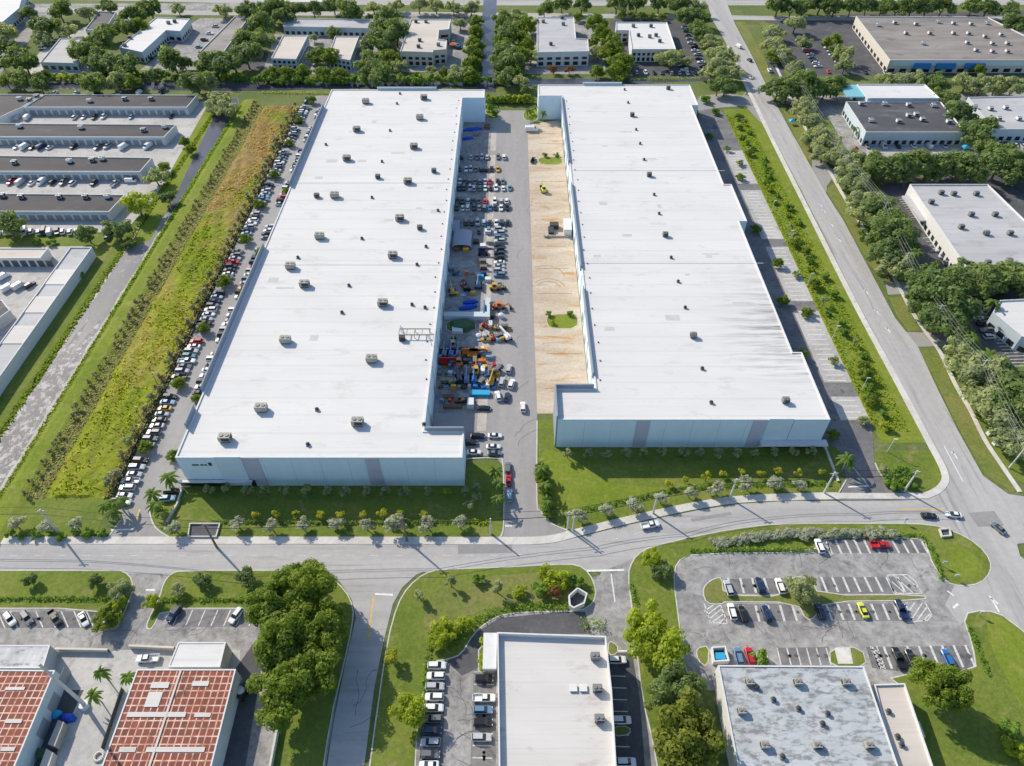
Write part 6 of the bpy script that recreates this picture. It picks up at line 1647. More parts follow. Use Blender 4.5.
def bro(seed, R, h0, h1, n, size, cl, m, tr=None, lob=.36): return (trunk_mesh(seed, (h0 + h1) * .52, R * .06 + .06, R), crown_mesh(seed, R, h0, h1, n, size, cl, M[m], lob))
kind('broad', 'dark green broad tree', 'tree', [bro(s, 5, 1.0, 8.6, 3000, .42, 24, 'leaf_dark') for s in (1, 2, 3, 4)], 5)
kind('green', 'fresh green broad tree', 'tree', [bro(s, 5, .9, 8.2, 3000, .40, 24, 'leaf_green') for s in (11, 12, 13)], 5)
kind('olive', 'grey-olive spreading tree', 'tree', [bro(s, 5, .9, 7.4, 2700, .40, 26, 'leaf_olive', lob=.34) for s in (21, 22, 23)], 5)
kind('bright', 'yellow-green leafy tree', 'tree', [bro(s, 5, 1.4, 8.5, 5500, .27, 30, 'leaf_bright', lob=.31) for s in (31, 32)], 5)
kind('giant', 'huge dense dark tree', 'tree', [bro(s, 8, 1.5, 13.0, 15000, .33, 46, 'leaf_green', lob=.27) for s in (41, 42)], 8)
kind('rounddark', 'large dense dark tree', 'tree', [bro(s, 7, 1.6, 10.5, 11000, .30, 46, 'leaf_dark', lob=.25) for s in (145, 146)], 7)
kind('gold', 'large round golden-green tree', 'tree', [bro(s, 7, 1.6, 10.5, 11000, .30, 46, 'leaf_gold', lob=.25) for s in (147,)], 7)
kind('dense', 'large dense green tree', 'tree', [bro(s, 7, 1.4, 10.5, 11000, .30, 42, 'leaf_green', lob=.27) for s in (45, 46)], 7)
kind('small', 'small round young tree', 'tree', [bro(s, 1.5, 1.0, 4.0, 700, .22, 8, 'leaf_yellow', lob=.5) for s in (51, 52)], 1.5)
kind('young', 'dull young tree', 'tree', [bro(s, 1.6, .9, 4.2, 650, .22, 8, 'leaf_olive', lob=.45) for s in (55, 56)], 1.6)
kind('silver', 'silver-leaved bushy tree', 'tree', [bro(s, 2.2, .8, 4.2, 900, .26, 12, 'leaf_silver', lob=.42) for s in (61, 62, 63)], 2.2)
kind('bush', 'round green bush', 'bush', [bro(s, 1.6, .1, 2.4, 700, .24, 9, 'leaf_hedge', lob=.45) for s in (71, 72)], 1.6)
kind('greybush', 'silvery grey bush', 'bush', [bro(s, 2.0, .1, 2.4, 800, .26, 10, 'leaf_silver', lob=.42) for s in (75, 76)], 2.0)
kind('lime', 'lime green bush', 'bush', [bro(s, 1.8, .1, 2.8, 800, .25, 10, 'leaf_bright', lob=.42) for s in (77, 78)], 1.8)
kind('dry', 'dry grey-brown shrub', 'shrub', [bro(s, 1.35, .2, 3.6, 420, .22, 9, 'leaf_dry', lob=.45) for s in (81, 82, 83)], 1.35)
kind('redtree', 'rust-tinted small tree', 'tree', [bro(s, 3, 1.0, 5.0, 1200, .3, 14, 'leaf_red') for s in (91,)], 3)
kind('palm', 'feathery palm', 'palm', [palm_meshes(s, 5.5, 16, 2.6) for s in (95, 96)], 2.6)
kind('tallpalm', 'tall palm with a round head', 'palm', [palm_meshes(s, 9.0, 18, 2.6) for s in (97, 98)], 2.6)
NAMES = {'palm': 'palm_tree', 'tallpalm': 'palm_tree', 'bush': 'bush', 'greybush': 'bush', 'lime': 'bush', 'dry': 'shrub', 'small': 'young_tree', 'young': 'young_tree'}
ALLT = []
TR = random.Random(99)
def tree(k, px, py, R, label=None, group=None, zc=None, world=None, hs=None):
    look, cat, protos, nom = KIND[k]
    s = R / nom
    top = {'palm': 5.5, 'tallpalm': 9, 'giant': 7.5, 'dense': 6.5, 'rounddark': 6.5, 'gold': 6.5}.get(k, 5.2 if nom == 5 else 2.2) * s
    if k == 'palm' or k == 'tallpalm': top = {'palm': 5.5, 'tallpalm': 9.}[k] * (zc or 1)
    x, y = world if world else G(px, py, top)[:2]
    o = empty(NAMES.get(k, 'broadleaf_tree'), (x, y, 0.03), TR.uniform(0, 6.28))
    hz = s * TR.uniform(.88, 1.12)
    o.scale = (s * TR.uniform(.88, 1.18), s * TR.uniform(.85, 1.12), hs * hz if hs else hz)
    if cat == 'palm': o.scale = (s, s, zc or 1)
    tr, cr = TR.choice(protos)
    link('trunk', tr, o); link('crown', cr, o)
    tag(o, label, cat, group)
    if not label: ALLT.append((o, k, look, x, y, R))
    return o
def many(k, tile, pts, group=None):
    for p in pts:
        tree(k, tile[0] + p[0] / 4, tile[1] + p[1] / 4, p[2] * (1.12 if p[2] > 4 else 1), group=group)
FAR_G = 'trees around the far buildings'
t00, t10, t20, t30, t31 = (0, 0), (256, 0), (512, 0), (768, 0), (768, 192)
many('broad', t00, [(110, 50, 6), (185, 100, 7.5), (235, 40, 7), (90, 240, 8.5), (25, 180, 6.5), (5, 245, 6), (330, 205, 8), (395, 170, 8), (390, 235, 8), (460, 245, 8), (505, 265, 7), (520, 60, 7), (560, 40, 8), (500, 105, 7), (600, 30, 7.5), (380, 325, 6.5), (690, 235, 7.5), (735, 245, 5), (780, 320, 7), (830, 255, 7.5), (880, 250, 8), (930, 230, 8), (985, 220, 7.5), (990, 150, 7.5), (1000, 40, 7), (610, 300, 4.5), (80, 320, 6), (20, 315, 5), (155, 330, 5.5), (430, 20, 6)], FAR_G)
many('olive', t00, [(20, 120, 7), (265, 110, 6.5), (345, 45, 6), (465, 312, 6), (830, 325, 5.5), (890, 30, 6), (870, 390, 6), (900, 430, 6), (855, 425, 4.5), (710, 30, 4.5), (160, 140, 6)], FAR_G)
many('green', t00, [(420, 125, 6), (550, 105, 6), (180, 300, 3.5), (655, 665, 3.2), (735, 565, 3), (760, 595, 3), (300, 305, 3), (520, 320, 5.5)], FAR_G)
many('olive', t00, [(620, 700, 5)], FAR_G)
many('broad', t10, [(20, 100, 8), (60, 35, 8), (105, 60, 7), (150, 25, 7), (230, 35, 6), (15, 160, 7), (310, 15, 6.5), (380, 40, 7.5), (490, 110, 7), (530, 70, 7), (560, 130, 8), (510, 160, 8), (460, 170, 6), (465, 260, 8), (490, 300, 7.5), (440, 300, 5.5), (310, 125, 4.5), (455, 65, 3)], FAR_G)
many('green', t10, [(260, 205, 6), (300, 225, 6), (235, 225, 4.5), (60, 285, 4.5), (120, 288, 4.5), (185, 282, 4.5), (265, 285, 5), (330, 288, 5), (530, 220, 6)], FAR_G)
many('olive', t10, [(230, 145, 4), (575, 258, 4.5), (700, 275, 4), (800, 285, 5.5), (650, 15, 6), (720, 15, 6), (790, 18, 6), (860, 22, 6), (470, 22, 5), (560, 15, 5), (815, 85, 5)], FAR_G)
many('green', t10, [(880, 80, 4.5), (878, 125, 4.8), (872, 170, 5), (868, 210, 5), (862, 250, 5), (850, 292, 5), (750, 290, 3.5), (640, 300, 3)], FAR_G)
many('broad', t10, [(990, 75, 6.5), (1000, 130, 7), (990, 185, 7), (1000, 240, 7.5), (1000, 300, 6)], FAR_G)
many('palm', t10, [(930, 395, 2.2), (945, 430, 2.2), (925, 380, 2)], FAR_G)
many('green', t20, [(30, 150, 6), (60, 180, 5), (20, 215, 6.5), (15, 275, 5), (340, 90, 7), (365, 130, 6.5), (400, 190, 7.5), (435, 235, 7), (420, 280, 6), (325, 165, 4), (60, 100, 6)], FAR_G)
many('olive', t20, [(20, 60, 6), (75, 220, 5), (40, 320, 5), (345, 205, 5), (635, 225, 6.5), (605, 215, 4.5), (730, 20, 6.5), (800, 165, 6), (820, 205, 7), (855, 230, 7), (840, 270, 7), (800, 272, 6), (880, 285, 6), (700, 240, 4)], FAR_G)
many('broad', t20, [(130, 30, 6), (200, 12, 6), (280, 18, 6), (700, 62, 6.5), (760, 65, 6.5), (660, 18, 6.5), (590, 10, 6.5), (500, 10, 6.5), (420, 15, 6.5), (740, 115, 5.5), (760, 135, 6), (855, 335, 6.5), (825, 345, 5)], FAR_G)
many('redtree', t20, [(230, 282, 3.2), (165, 282, 3.2)], FAR_G)
many('green', t20, [(340, 285, 4), (440, 58, 3), (480, 62, 3), (520, 60, 3), (560, 62, 3), (600, 66, 3), (260, 62, 4)], FAR_G)
many('palm', t20, [(62, 440, 2.2), (75, 470, 2.2), (125, 450, 2.4), (45, 350, 2.2), (90, 345, 2.2)], FAR_G)
many('bush', t20, [(820, 437, 2.4), (735, 440, 2.6), (700, 380, 2.4), (780, 385, 3)], FAR_G)
many('broad', t30, [(40, 20, 7), (95, 25, 7), (145, 20, 6.5), (210, 12, 7), (270, 20, 7), (335, 20, 7), (400, 15, 7), (460, 20, 7), (520, 24, 7), (580, 20, 7), (640, 24, 7), (700, 22, 7), (820, 20, 6.5), (880, 30, 6.5), (960, 40, 6.5), (1000, 95, 8), (40, 350, 7), (85, 355, 7), (140, 335, 8), (150, 365, 6.5), (230, 350, 6.5), (265, 340, 6.5), (680, 325, 7), (710, 385, 6.5), (760, 440, 7), (840, 530, 7.5), (860, 500, 6), (890, 590, 7), (930, 600, 6), (925, 660, 7), (965, 650, 7), (1005, 680, 7.5)], FAR_G)
many('olive', t30, [(110, 90, 6), (150, 160, 5), (300, 205, 6.5), (310, 255, 5.5), (30, 120, 6), (25, 170, 6.5), (60, 205, 6), (110, 262, 6), (480, 312, 6), (540, 315, 6), (600, 320, 6), (800, 322, 6.5), (860, 332, 6.5), (920, 330, 6.5), (985, 345, 6.5), (785, 482, 5), (735, 410, 5.5)], FAR_G)
many('green', t30, [(260, 160, 5), (280, 205, 5), (540, 232, 3), (650, 230, 4), (840, 272, 4), (30, 220, 4.5)], FAR_G)
many('palm', t30, [(770, 240, 3), (445, 530, 2.4), (350, 510, 2.4)], FAR_G)
BLV = 'trees between boulevard and right-hand buildings'
many('olive', t30, [(140, 430, 5.5), (170, 480, 6), (200, 530, 6.5), (232, 560, 6.5), (180, 555, 4.5), (225, 605, 5.5), (300, 612, 6.5), (340, 630, 6), (330, 690, 6.5), (360, 720, 6.5), (160, 400, 5)], BLV)
many('broad', t30, [(420, 660, 6.5), (470, 680, 6.5), (530, 660, 7.5), (590, 662, 7.5), (650, 660, 7.5), (712, 652, 7.5), (772, 662, 7.5), (800, 690, 6), (560, 695, 5.5), (680, 690, 5.5)], BLV)
many('olive', t31, [(410, 30, 6), (380, 90, 5), (365, 35, 5), (500, 285, 5.5), (770, 645, 5.5), (820, 685, 6.5), (900, 700, 6.5), (850, 730, 6)], BLV)
many('broad', t31, [(440, 60, 6.5), (470, 112, 6.5), (505, 150, 7), (445, 185, 6.5), (520, 192, 6.5), (480, 235, 6.5), (540, 310, 4.5), (650, 390, 7.5), (700, 372, 7.5), (760, 362, 7.5), (820, 352, 7.5), (880, 352, 7.5), (940, 345, 7.5), (990, 345, 7), (830, 315, 5.5), (680, 430, 7), (720, 455, 7), (745, 485, 6), (725, 525, 6.5), (690, 505, 6.5), (650, 462, 6), (940, 725, 5.5)], BLV)
many('tallpalm', t31, [(600, 240, 3.2), (640, 300, 3), (675, 285, 2.6), (820, 578, 3.4), (885, 655, 4.5), (905, 440, 3.2)], BLV)
many('olive', (768, 384), [(900, 60, 6.5), (935, 120, 6), (965, 190, 5), (1005, 230, 5)], BLV)
many('broad', (768, 384), [(985, 60, 7), (1012, 120, 6)], BLV)
CN_G = 'trees beside the left canal'
many('broad', (0, 192), [(30, 130, 6), (345, 165, 4.2), (465, 145, 5), (670, 20, 3.6), (515, 205, 2.6)], CN_G)
many('bright', (0, 192), [(545, 40, 6)], CN_G)
many('bush', (0, 192), [(140, 185, 2), (200, 192, 2), (318, 325, 1.8)], CN_G)
# canal-side and far hedges: each bush its own
for i in range(22):
    tree('lime' if i % 3 else 'bush', 0, 0, TR.uniform(2, 3), world=(-27 + 2.6 * i if False else -13 + i * 1.3, 408 + TR.uniform(-1.5, 1.5)), group='hedge bushes behind the central lane') if i < 20 else None
for i in range(30):
    x, y = G(262 + i * 7.8, 80.5 - i * .03)[:2]
    tree('bush', 0, 0, TR.uniform(2.6, 3.8), world=(x, y - 6 + TR.uniform(-1, 1)), group='bushes on the far canal bank')

for i in range(16):
    for X_ in (476, 498.5):
        x_, y_ = G(X_ + TR.uniform(-1, 1), 24 + i * 4)[:2]
        tree('bush', 0, 0, TR.uniform(2.2, 3.4), world=(x_, y_), group='bushes on the straight canal banks')
for i in range(26):
    x_, y_ = G(-4 + i * 10, 80.5 + TR.uniform(-1, 1))[:2]
    tree(TR.choice(('bush', 'bush', 'lime')), 0, 0, TR.uniform(2, 3.4), world=(x_, y_), group='bushes on the far canal bank')
# young trees along the warehouse fronts
def qq(o, pts): return [(o[0] + p[0] / 4, o[1] + p[1] / 4, *p[2:]) for p in pts]
FRONT_L, FRONT_R = 'before the left warehouse', 'before the right warehouse'
def front(k, pts, where, word, group):
    pts = sorted(pts)
    for i, p in enumerate(pts):
        tree(k, p[0], p[1], p[2] if len(p) > 2 else KIND[k][3] * (.8 if k == 'small' else 1), f"{word} {where}, {ordinal(i)} from its left end", group)
o1, o2, o3, o0 = (256, 384), (512, 384), (768, 384), (0, 384)
front('silver', qq(o1, [(65, 572), (185, 565), (315, 560), (440, 568), (565, 562, 2.8), (690, 562, 2.6), (815, 560)]) + qq(o0, [(700, 578), (950, 560)]), 'in the street row before the left warehouse', 'silver-leaved bushy tree', 'silver trees along the street')
front('silver', qq(o2, [(265, 528), (378, 508), (485, 482, 2.6), (597, 462), (710, 437), (822, 424), (938, 402)]) + qq(o3, [(30, 397, 2.6), (125, 408)]), 'in the street row before the right warehouse', 'silver-leaved bushy tree', 'silver trees along the street')
front('silver', qq(o0, [(65, 562), (185, 572), (302, 562)]), 'at the foot of the field', 'silver-leaved bushy tree', 'silver trees along the street')
front('small', qq(o1, [(0, 522), (83, 522), (160, 525), (257, 525), (338, 525), (428, 525), (507, 522, 1.7), (575, 523), (670, 523), (765, 432)]), 'on the lawn edge before the left warehouse', 'small yellow-green tree', 'young yellow trees')
front('small', qq(o2, [(627, 395), (693, 383), (778, 370, 1.6), (845, 360), (920, 350), (995, 360)]) + qq(o3, [(40, 350), (120, 360), (213, 350)]), 'on the lawn edge before the right warehouse', 'small yellow-green tree', 'young yellow trees')
front('young', qq(o1, [(40, 430), (120, 430), (203, 430), (283, 428), (362, 430), (440, 430), (520, 430), (600, 432), (683, 432), (840, 430), (880, 415), (878, 460), (858, 490)]) + qq(o0, [(830, 425), (905, 425), (985, 430)]), 'in the shade before the left warehouse', 'dull young tree', 'young trees in the warehouse shade')
front('young', qq(o2, [(225, 282), (305, 282), (380, 280), (458, 280), (527, 277), (605, 275), (678, 275), (750, 272), (825, 275), (900, 275), (970, 275)]) + qq(o3, [(25, 270), (95, 275), (175, 270)]), 'in the shade before the right warehouse', 'dull young tree', 'young trees in the warehouse shade')
def hedge(label, pts, w, h, m='leaf_hedge', n_per=26, world=False):
    P = pts if world else [G(*p)[:2] for p in pts]; rs = np.random.RandomState(len(label)); V, F = [], []; off = 0
    o = empty('hedge', (*P[0], 0)); tag(o, label, 'hedge')
    for a, c in zip(P[:-1], P[1:]):
        L = math.dist(a, c); n = int(L * n_per); t = rs.rand(n)
        c_ = np.stack([a[0] + (c[0] - a[0]) * t, a[1] + (c[1] - a[1]) * t, np.full(n, h * .5)], -1)
        d = np.array([-(c[1] - a[1]), c[0] - a[0]]) / L
        off_ = rs.uniform(-w / 2, w / 2, n); c_[:, 0] += d[0] * off_; c_[:, 1] += d[1] * off_
        v, f = leaves(rs, c_, np.full(n, h * .55), n, .26)
        v[:, 2] = np.maximum(v[:, 2], .03)
        V.append(v); F.append(f + off); off += len(v)
    v = np.concatenate(V); v[:, 0] -= P[0][0]; v[:, 1] -= P[0][1]
    link('foliage', np_mesh('foliage', v, np.concatenate(F), M[m]), o)
    stem = MB()
    for a, c in zip(P[:-1], P[1:]):
        n = max(1, int(math.dist(a, c) / 2))
        for i in range(n + 1):
            t = i / n; x, y = a[0] + (c[0] - a[0]) * t - P[0][0], a[1] + (c[1] - a[1]) * t - P[0][1]; stem.tube((x, y, 0), (x, y, h * .6), .05, seg=5)
    stem.build('stem', M['bark'], o)
hedge('low clipped hedge on the lawn before the left warehouse', [(212, 522), (300, 523), (400, 523), (480, 522)], 1.0, .9)
hedge('low clipped hedge on the lawn before the right warehouse', [(582, 510), (620, 502), (668, 491), (720, 486), (770, 484), (830, 484)], 1.6, 1.0)
hedge('bright trimmed hedge loop at the left lane corner', [(474, 518), (478, 524), (488, 523), (486, 517)], .9, .9, 'leaf_bright')
hedge('long low hedge under the left front lawn island', [(-60, 599), (110, 599)], .9, 1.1)
hedge('low hedge under the lawn island beside the big tree', [(163, 600), (250, 600)], .9, 1.1)
hedge('low hedge along the upper edge of the corner car park, left part', [(690, 551), (815, 550)], 1.0, 1.2)
hedge('low hedge along the upper edge of the corner car park, right part', [(820, 536), (922, 536), (932, 552), (942, 580)], 1.0, 1.2)
hedge('low dark hedge on the lawn at the lower right of the corner car park', [(968, 626), (978, 650), (988, 675)], .8, 1.1)
hedge('clipped hedge left of the middle car park cars', [(431, 632), (428, 660), (423, 700), (418, 740)], 1.2, 1.2)
hedge('trimmed hedge around the drive of the middle lawn island', [(452, 642), (470, 624), (495, 612), (530, 606), (570, 607)], 2.2, 1.3, 'leaf_hedge')
hedge('dark low hedge on the lawn right of the entrance road', [(630, 584), (637, 606)], .9, 1.0)
hedge('clipped hedge block above the office block', [(580, 625), (605, 625)], 3.0, 2.6)
hedge('lime green hedge along the left side of the boulevard strip', [(122.3, 158), (122.3, 392)], 1.4, 1.1, 'leaf_bright', 14, True)
hedge('rough hedge behind the left canal field end', [(262, 93), (330, 94)], 2.0, 1.4, 'leaf_bright', 16)
hedge('lime hedge between far canal and right warehouse', [(630, 80), (700, 79)], 3.0, 1.5, 'leaf_bright', 16)
hedge('narrow hedge along the lawn strip beside the left canal embankment', [(745, 0), (745, 0.5)], .5, .5) if False else None
# dry shrub comb on the embankment
for i in range(70):
    y = 129 + i * 4.0 + TR.uniform(-.5, .5)
    if i % 9 == 7: continue
    tree('dry', 0, 0, TR.uniform(.85, 1.25), f"dry grey-brown shrub in the comb-like line beside the field, {ordinal(i)} place from the street", 'dry shrubs along the embankment', world=(-149.3 + TR.uniform(-.4, .4), y), hs=1.1)
for i in range(46):
    y = 131 + i * 6 + TR.uniform(-1.5, 1.5)
    tree('dry' if i % 3 else 'young', 0, 0, TR.uniform(1.2, 2.0), f"straggly shrub along the field fence beside the cars, {ordinal(i)} from the street", 'straggly shrubs at the field fence', world=(-124.8 + TR.uniform(-.7, .5), y))
for i, p in enumerate(STRIP_TREES):
    if i == 0: continue
    tree('green', p[0], p[1], TR.uniform(2.3, 2.9), f"round green tree between parked cars beside the field, {ordinal(i - 1)} from the street", 'trees between the parked cars')
for i, p in enumerate([(172, 455), (196, 398), (223, 342), (243, 292), (262, 250), (286, 190), (302, 160), (313, 134), (321, 113)]):
    tree('green', p[0], p[1], TR.uniform(1.6, 2.2), f"small tree against the left warehouse side, {ordinal(i)} from its front", 'trees against the left warehouse')
for i in range(40):
    y = 156 + i * 5.9
    k = TR.choice(('green', 'green', 'bush', 'lime', 'bush', 'young'))
    tree(k, 0, 0, TR.uniform(1.6, 2.5) if k in ('broad', 'green') else TR.uniform(1.2, 2.0), f"{KIND[k][0] if k in ('bush', 'young', 'lime') else 'small ' + KIND[k][0]} in the strip left of the boulevard, {ordinal(i)} from the intersection", 'planting along the boulevard strip', world=(TR.uniform(123.8, 130.5), y))
for i, p in enumerate([(784, 300), (807, 310 + 2), (778, 262), (709, 135), (756, 228), (741, 176), (833, 434), (802, 355)]):
    tree('green', p[0], p[1], TR.uniform(1.8, 2.4), f"dark tree on the shaded right side of the right warehouse, {ordinal(i)} planted spot from its rear" if False else ['dark tree beside the right warehouse level with its middle notch', 'dark tree just below the middle notch of the right warehouse', 'dark tree above the middle notch of the right warehouse', 'dark tree near the rear of the right warehouse side', 'dark tree a little above the centre of the right warehouse side', 'dark tree between rear and centre of the right warehouse side', 'dark tree at the front right corner of the right warehouse', 'dark tree by the lower part of the right warehouse side'][i], 'trees against the right warehouse')
for i, (x, y, lab) in enumerate(((797, 273, 'island tree at the split of the right-hand stalls'), (808, 309, 'island tree halfway along the right-hand stalls'), (834, 360, 'island tree by the lower right-hand stalls'), (864, 420, 'bushy island tree at the lower end of the right-hand stalls'), (885, 470, 'bushy tree at the drive mouth by the intersection'), (727, 148, 'island tree at the rear end of the right-hand stalls'), (740, 162, 'island tree second from the rear of the right-hand stalls'))):
    tree('olive', x, y, 1.9, lab, 'trees in the right-hand stalls')

# individual foreground planting
SP_ = [('giant', 281, 607, 7.6, 'huge dark tree at the upper left of the big clump by the side street'), ('giant', 311, 594, 7.4, 'huge dark tree at the upper right of the big clump by the side street'), ('giant', 287, 644, 8.6, 'huge dark tree in the middle left of the big clump'), ('giant', 322, 630, 7.4, 'huge dark tree at the right bulge of the big clump'),
 ('giant', 288, 690, 7.6, 'huge dark tree at the lower left end of the big clump'), ('giant', 313, 674, 7.2, 'huge dark tree at the lower right of the big clump'), ('dense', 296, 577, 5.2, 'dense green tree at the street tip of the big clump'),
 ('bright', 647, 630, 6.0, 'yellow-green tree left of its lower twin beside the entrance lawn'), ('bright', 662, 648, 6.6, 'yellow-green tree lower right of its twin beside the entrance lawn'), ('rounddark', 673, 690, 7.2, 'dense dark tree between the yellow-green trees and the round one'), ('gold', 686, 738, 8.6, 'large round golden-green tree lowest in the row left of the stained roof'),
 ('dense', 936, 682, 5.6, 'tall dense tree with a long shadow right of the beige annexe'), ('dense', 944, 693, 5.0, 'lower right half of the dense tree pair with the long shadow'), ('olive', 801, 588, 4.4, 'grey-green leafy tree on the grass median of the corner car park'),
 ('bright', 411, 710, 4.4, 'yellow flowering tree at the left edge of the middle car park'), ('small', 391, 656, 1.9, 'small yellow tree on the lawn right of the side street'), ('young', 420, 595, 1.7, 'small dark tree nearest the junction on the middle lawn'), ('young', 451, 583, 1.7, 'small dark tree right of the nearest one on the middle lawn'), ('young', 497, 588, 2.0, 'small dark tree in the centre of the middle lawn'), ('bush', 478, 577, 1.8, 'round bush at the upper edge of the middle lawn'),
 ('lime', 443, 625, 2.6, 'upper lime bush at the bend of the middle lawn hedge'), ('bright', 438, 640, 2.6, 'round clipped tree lowest at the bend of the middle lawn hedge'), ('bright', 447, 634, 2.4, 'round clipped tree second lowest at the hedge bend'), ('lime', 462, 622, 2.6, 'lime bush right of the hedge bend'), ('lime', 486, 645, 2.0, 'upper lime bush in the planting bed left of the office block'), ('lime', 485, 658, 2.2, 'lower lime bush in the planting bed left of the office block'),
 ('lime', 548, 574, 2.6, 'lime bush left of three above the refuse enclosure'), ('lime', 562, 578, 2.8, 'lime bush in the middle of three above the refuse enclosure'), ('bush', 575, 578, 2.4, 'bush right of three above the refuse enclosure'), ('bush', 540, 588, 2.2, 'bush below the lime bushes on the middle lawn'), ('redtree', 556, 590, 2.2, 'rusty brown bush left of the refuse enclosure'), ('lime', 520, 590, 2.0, 'lime bush in the middle of the middle lawn'),
 ('bright', 652, 560, 3.0, 'yellow-green tree at the upper tip of the entrance lawn'), ('broad', 662, 570, 2.6, 'dark tree below the yellow-green one on the entrance lawn tip'), ('olive', 120, 588, 3.2, 'olive tree at the right end of the left lawn island'), ('green', 104, 617, 3.4, 'green shade tree over the car row end under the left lawn island'), ('bright', 117, 604, 2.4, 'yellow-green tree at the lower right of the left lawn island'),
 ('broad', 94, 580, 2.2, 'dark tree on the left lawn island right of its middle'), ('broad', 30, 580, 2.0, 'dark tree on the left lawn island near the photo edge'), ('bright', 152, 601, 2.2, 'yellow-green tree at the narrow tip right of the drive'), ('olive', 177, 590, 2.2, 'olive tree on the second lawn island'), ('broad', 201, 580, 2.2, 'dark tree on the second lawn island left of the big clump'), ('broad', 247, 578, 2.8, 'dark tree touching the upper left of the big clump'),
 ('bush', 1013, 727, 2.6, 'upper pale bush at the lower right photo edge'), ('lime', 1019, 748, 2.6, 'lower pale bush at the lower right photo edge'), ('bush', 760, 655, 2.2, 'round bush on the small island above the stained roof'), ('bush', 549, 312, 1.4, 'left small shrub behind the oval planting island'), ('bush', 571, 312, 1.4, 'right small shrub behind the oval planting island'), ('lime', 553, 322, 1.0, 'low shrub on the oval planting island'),
 ('bush', 545, 153, 1.6, 'left shrub behind the back planting island'), ('bush', 556, 153, 1.4, 'right shrub behind the back planting island'),
 ('bush', 494, 110, 2.4, 'bush at the back end of the left yard wing'), ('bush', 489, 105, 2.6, 'bush against the left rear wing wall'), ('palm', 535, 107, 2.2, 'palm on the small island by the right rear wing'), ('bush', 531, 110, 2.0, 'bush on the small island by the right rear wing')]
for k, x, y, R, lab in SP_: tree(k, x, y, R, lab, hs=1.9 if 'long shadow' in lab else 1.3 if k == 'giant' else None, world=G(924, 696)[:2] if 'tall dense tree' in lab else G(934, 703)[:2] if 'lower right half' in lab else None, group='foreground planting' if y > 400 else 'planting on the estate islands')
for x, y, R, z, lab in ((100, 672, 2.0, 1.2, 'palm highest of the three between the red sheds'), (127, 677, 2.3, 1.0, 'palm with a bright head at the corner of the right red shed'), (93, 694, 2.1, 1.0, 'palm beside the white foot of the tall pole'),
    (105, 504, 2.8, .9, 'left palm of the pair at the drive mouth left'), (117, 501, 3.0, 1.0, 'right palm of the pair at the drive mouth left'), (112, 512, 2.6, .8, 'front palm of the three at the drive mouth left'), (168, 477, 3.0, 1.0, 'bushy palm at the left front corner of the left warehouse'), (152, 493, 2.8, 1.0, 'upper palm on the right side of the left drive mouth'), (155, 504, 2.8, .9, 'lower palm on the right side of the left drive mouth'), (160, 512, 2.2, .7, 'small palm nearest the street on the right side of the left drive mouth'),
    (496, 471, 2.4, .9, 'upper palm on the lawn tip by the lane'), (497, 484, 2.4, 1.0, 'middle palm on the lawn tip by the lane'), (498, 498, 2.4, 1.0, 'lower palm on the lawn tip by the lane'), (542, 468, 2.6, .9, 'upper palm in the planting right of the lane'), (545, 485, 2.4, .9, 'middle palm in the planting right of the lane'), (548, 500, 2.4, .9, 'lower palm in the planting right of the lane'), (848, 459, 3.4, 1.2, 'big palm at the right front corner of the right warehouse')):
    tree('palm', x, y, R, lab, 'palms of the estate', zc=z)
for i in range(9):
    tree('bush' if i % 2 else 'green', 541 + i * .9 + TR.uniform(-1, 2), 466 + i * 6.0, TR.uniform(1.4, 2.0), f"dark bush in the planting right of the central lane, {ordinal(i)} from the warehouse end", 'planting right of the central lane')
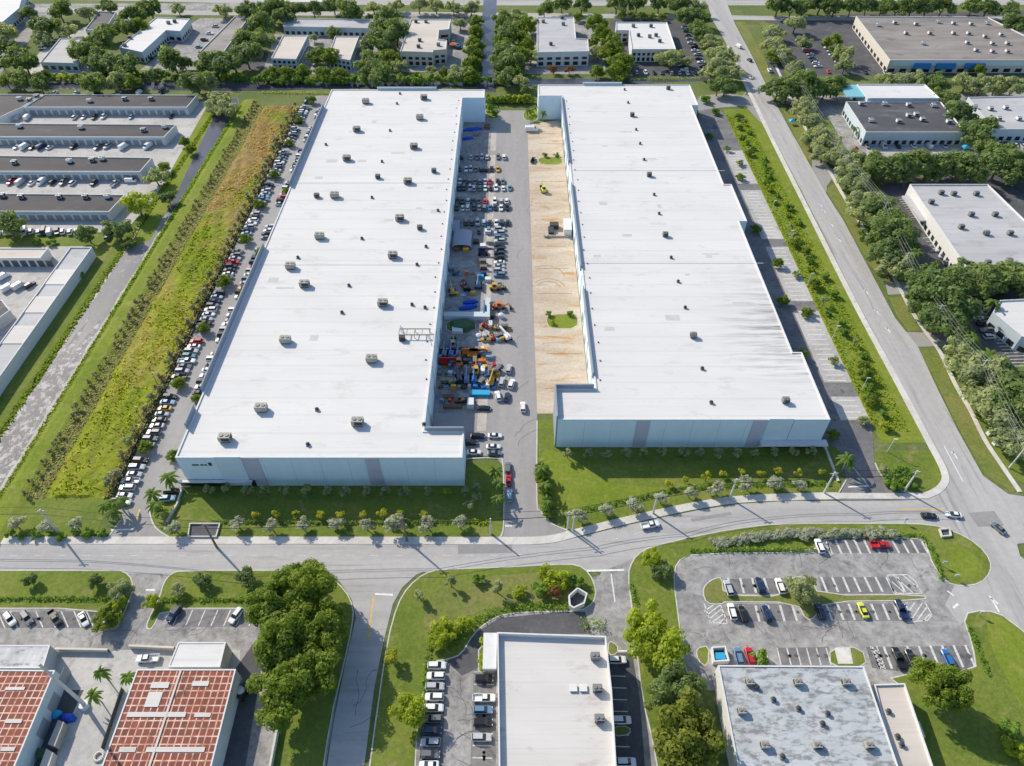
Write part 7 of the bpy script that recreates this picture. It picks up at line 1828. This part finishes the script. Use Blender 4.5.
for i in range(24):
    t = i / 23
    x = 716 + 180 * t; y = np.interp(x, [700, 800, 900], [541, 531, 530])
    tree('greybush', x, y + TR.uniform(-1, 1.5), TR.uniform(1.5, 2.1), hs=.7, label=f"silvery grey bush in the hedge line below the curved street, {ordinal(i)} from its left end", group='silvery bushes below the curved street')
for i in range(8):
    tree('bush', 100 - i * 13 + TR.uniform(-2, 2), 533 + TR.uniform(-4, 4), TR.uniform(1.0, 1.6), f"low bush on the verge at the foot of the field, {ordinal(i)} from the drive", 'bushes at the foot of the field')
for i in range(9):
    tree('bush', 888 + i * 3.2 + TR.uniform(-2, 2), 474 + TR.uniform(-6, 12), TR.uniform(1.6, 2.4), f"green bush in the corner planting by the intersection, {ordinal(i)} from the drive", 'corner bushes by the intersection')

# labels for the far vegetation: what it stands by and how near it is
LANDMARKS += [('straight far canal', G(489, 50)[0], G(489, 50)[1]), ('upper canal corner', G(236, 98)[0], G(236, 98)[1]), ('far boulevard junction', G(748, 80)[0], G(748, 80)[1]), ('top far road', G(560, 10)[0], G(560, 10)[1]),
              ('upper driveway', G(905, 288)[0], G(905, 288)[1]), ('lower driveway', G(935, 338)[0], G(935, 338)[1]), ('white utility cabinets', G(996, 440)[0], G(996, 440)[1]), ('boulevard hedge end', G(845, 160)[0], G(845, 160)[1]),
              ('tree-lined far canal', G(150, 82)[0], G(150, 82)[1]), ('dark tree row', G(910, 165)[0], G(910, 165)[1]), ('canal corner lawn', G(118, 240)[0], G(118, 240)[1])]
cell = {}
for o, k, look, x, y, R in ALLT:
    nm, lx, ly = min(LANDMARKS, key=lambda l: math.hypot(l[1] - x, l[2] - y))
    a = math.degrees(math.atan2(y - ly, x - lx)) % 360
    d = ['right of', 'behind and right of', 'behind', 'behind and left of', 'left of', 'before and left of', 'before', 'before and right of'][int((a + 22.5) // 45) % 8]
    cell.setdefault((look, d, nm), []).append((math.hypot(lx - x, ly - y), o))
for (look, d, nm), L in cell.items():
    L.sort(key=lambda t: t[0])
    for i, (_, o) in enumerate(L):
        o['label'] = f"{look} {d} the {nm}" + (f", {ordinal(i)} to it" if i else (", nearest to it" if len(L) > 1 else ""))
        if 'group' not in o: o['group'] = 'trees around the far buildings'
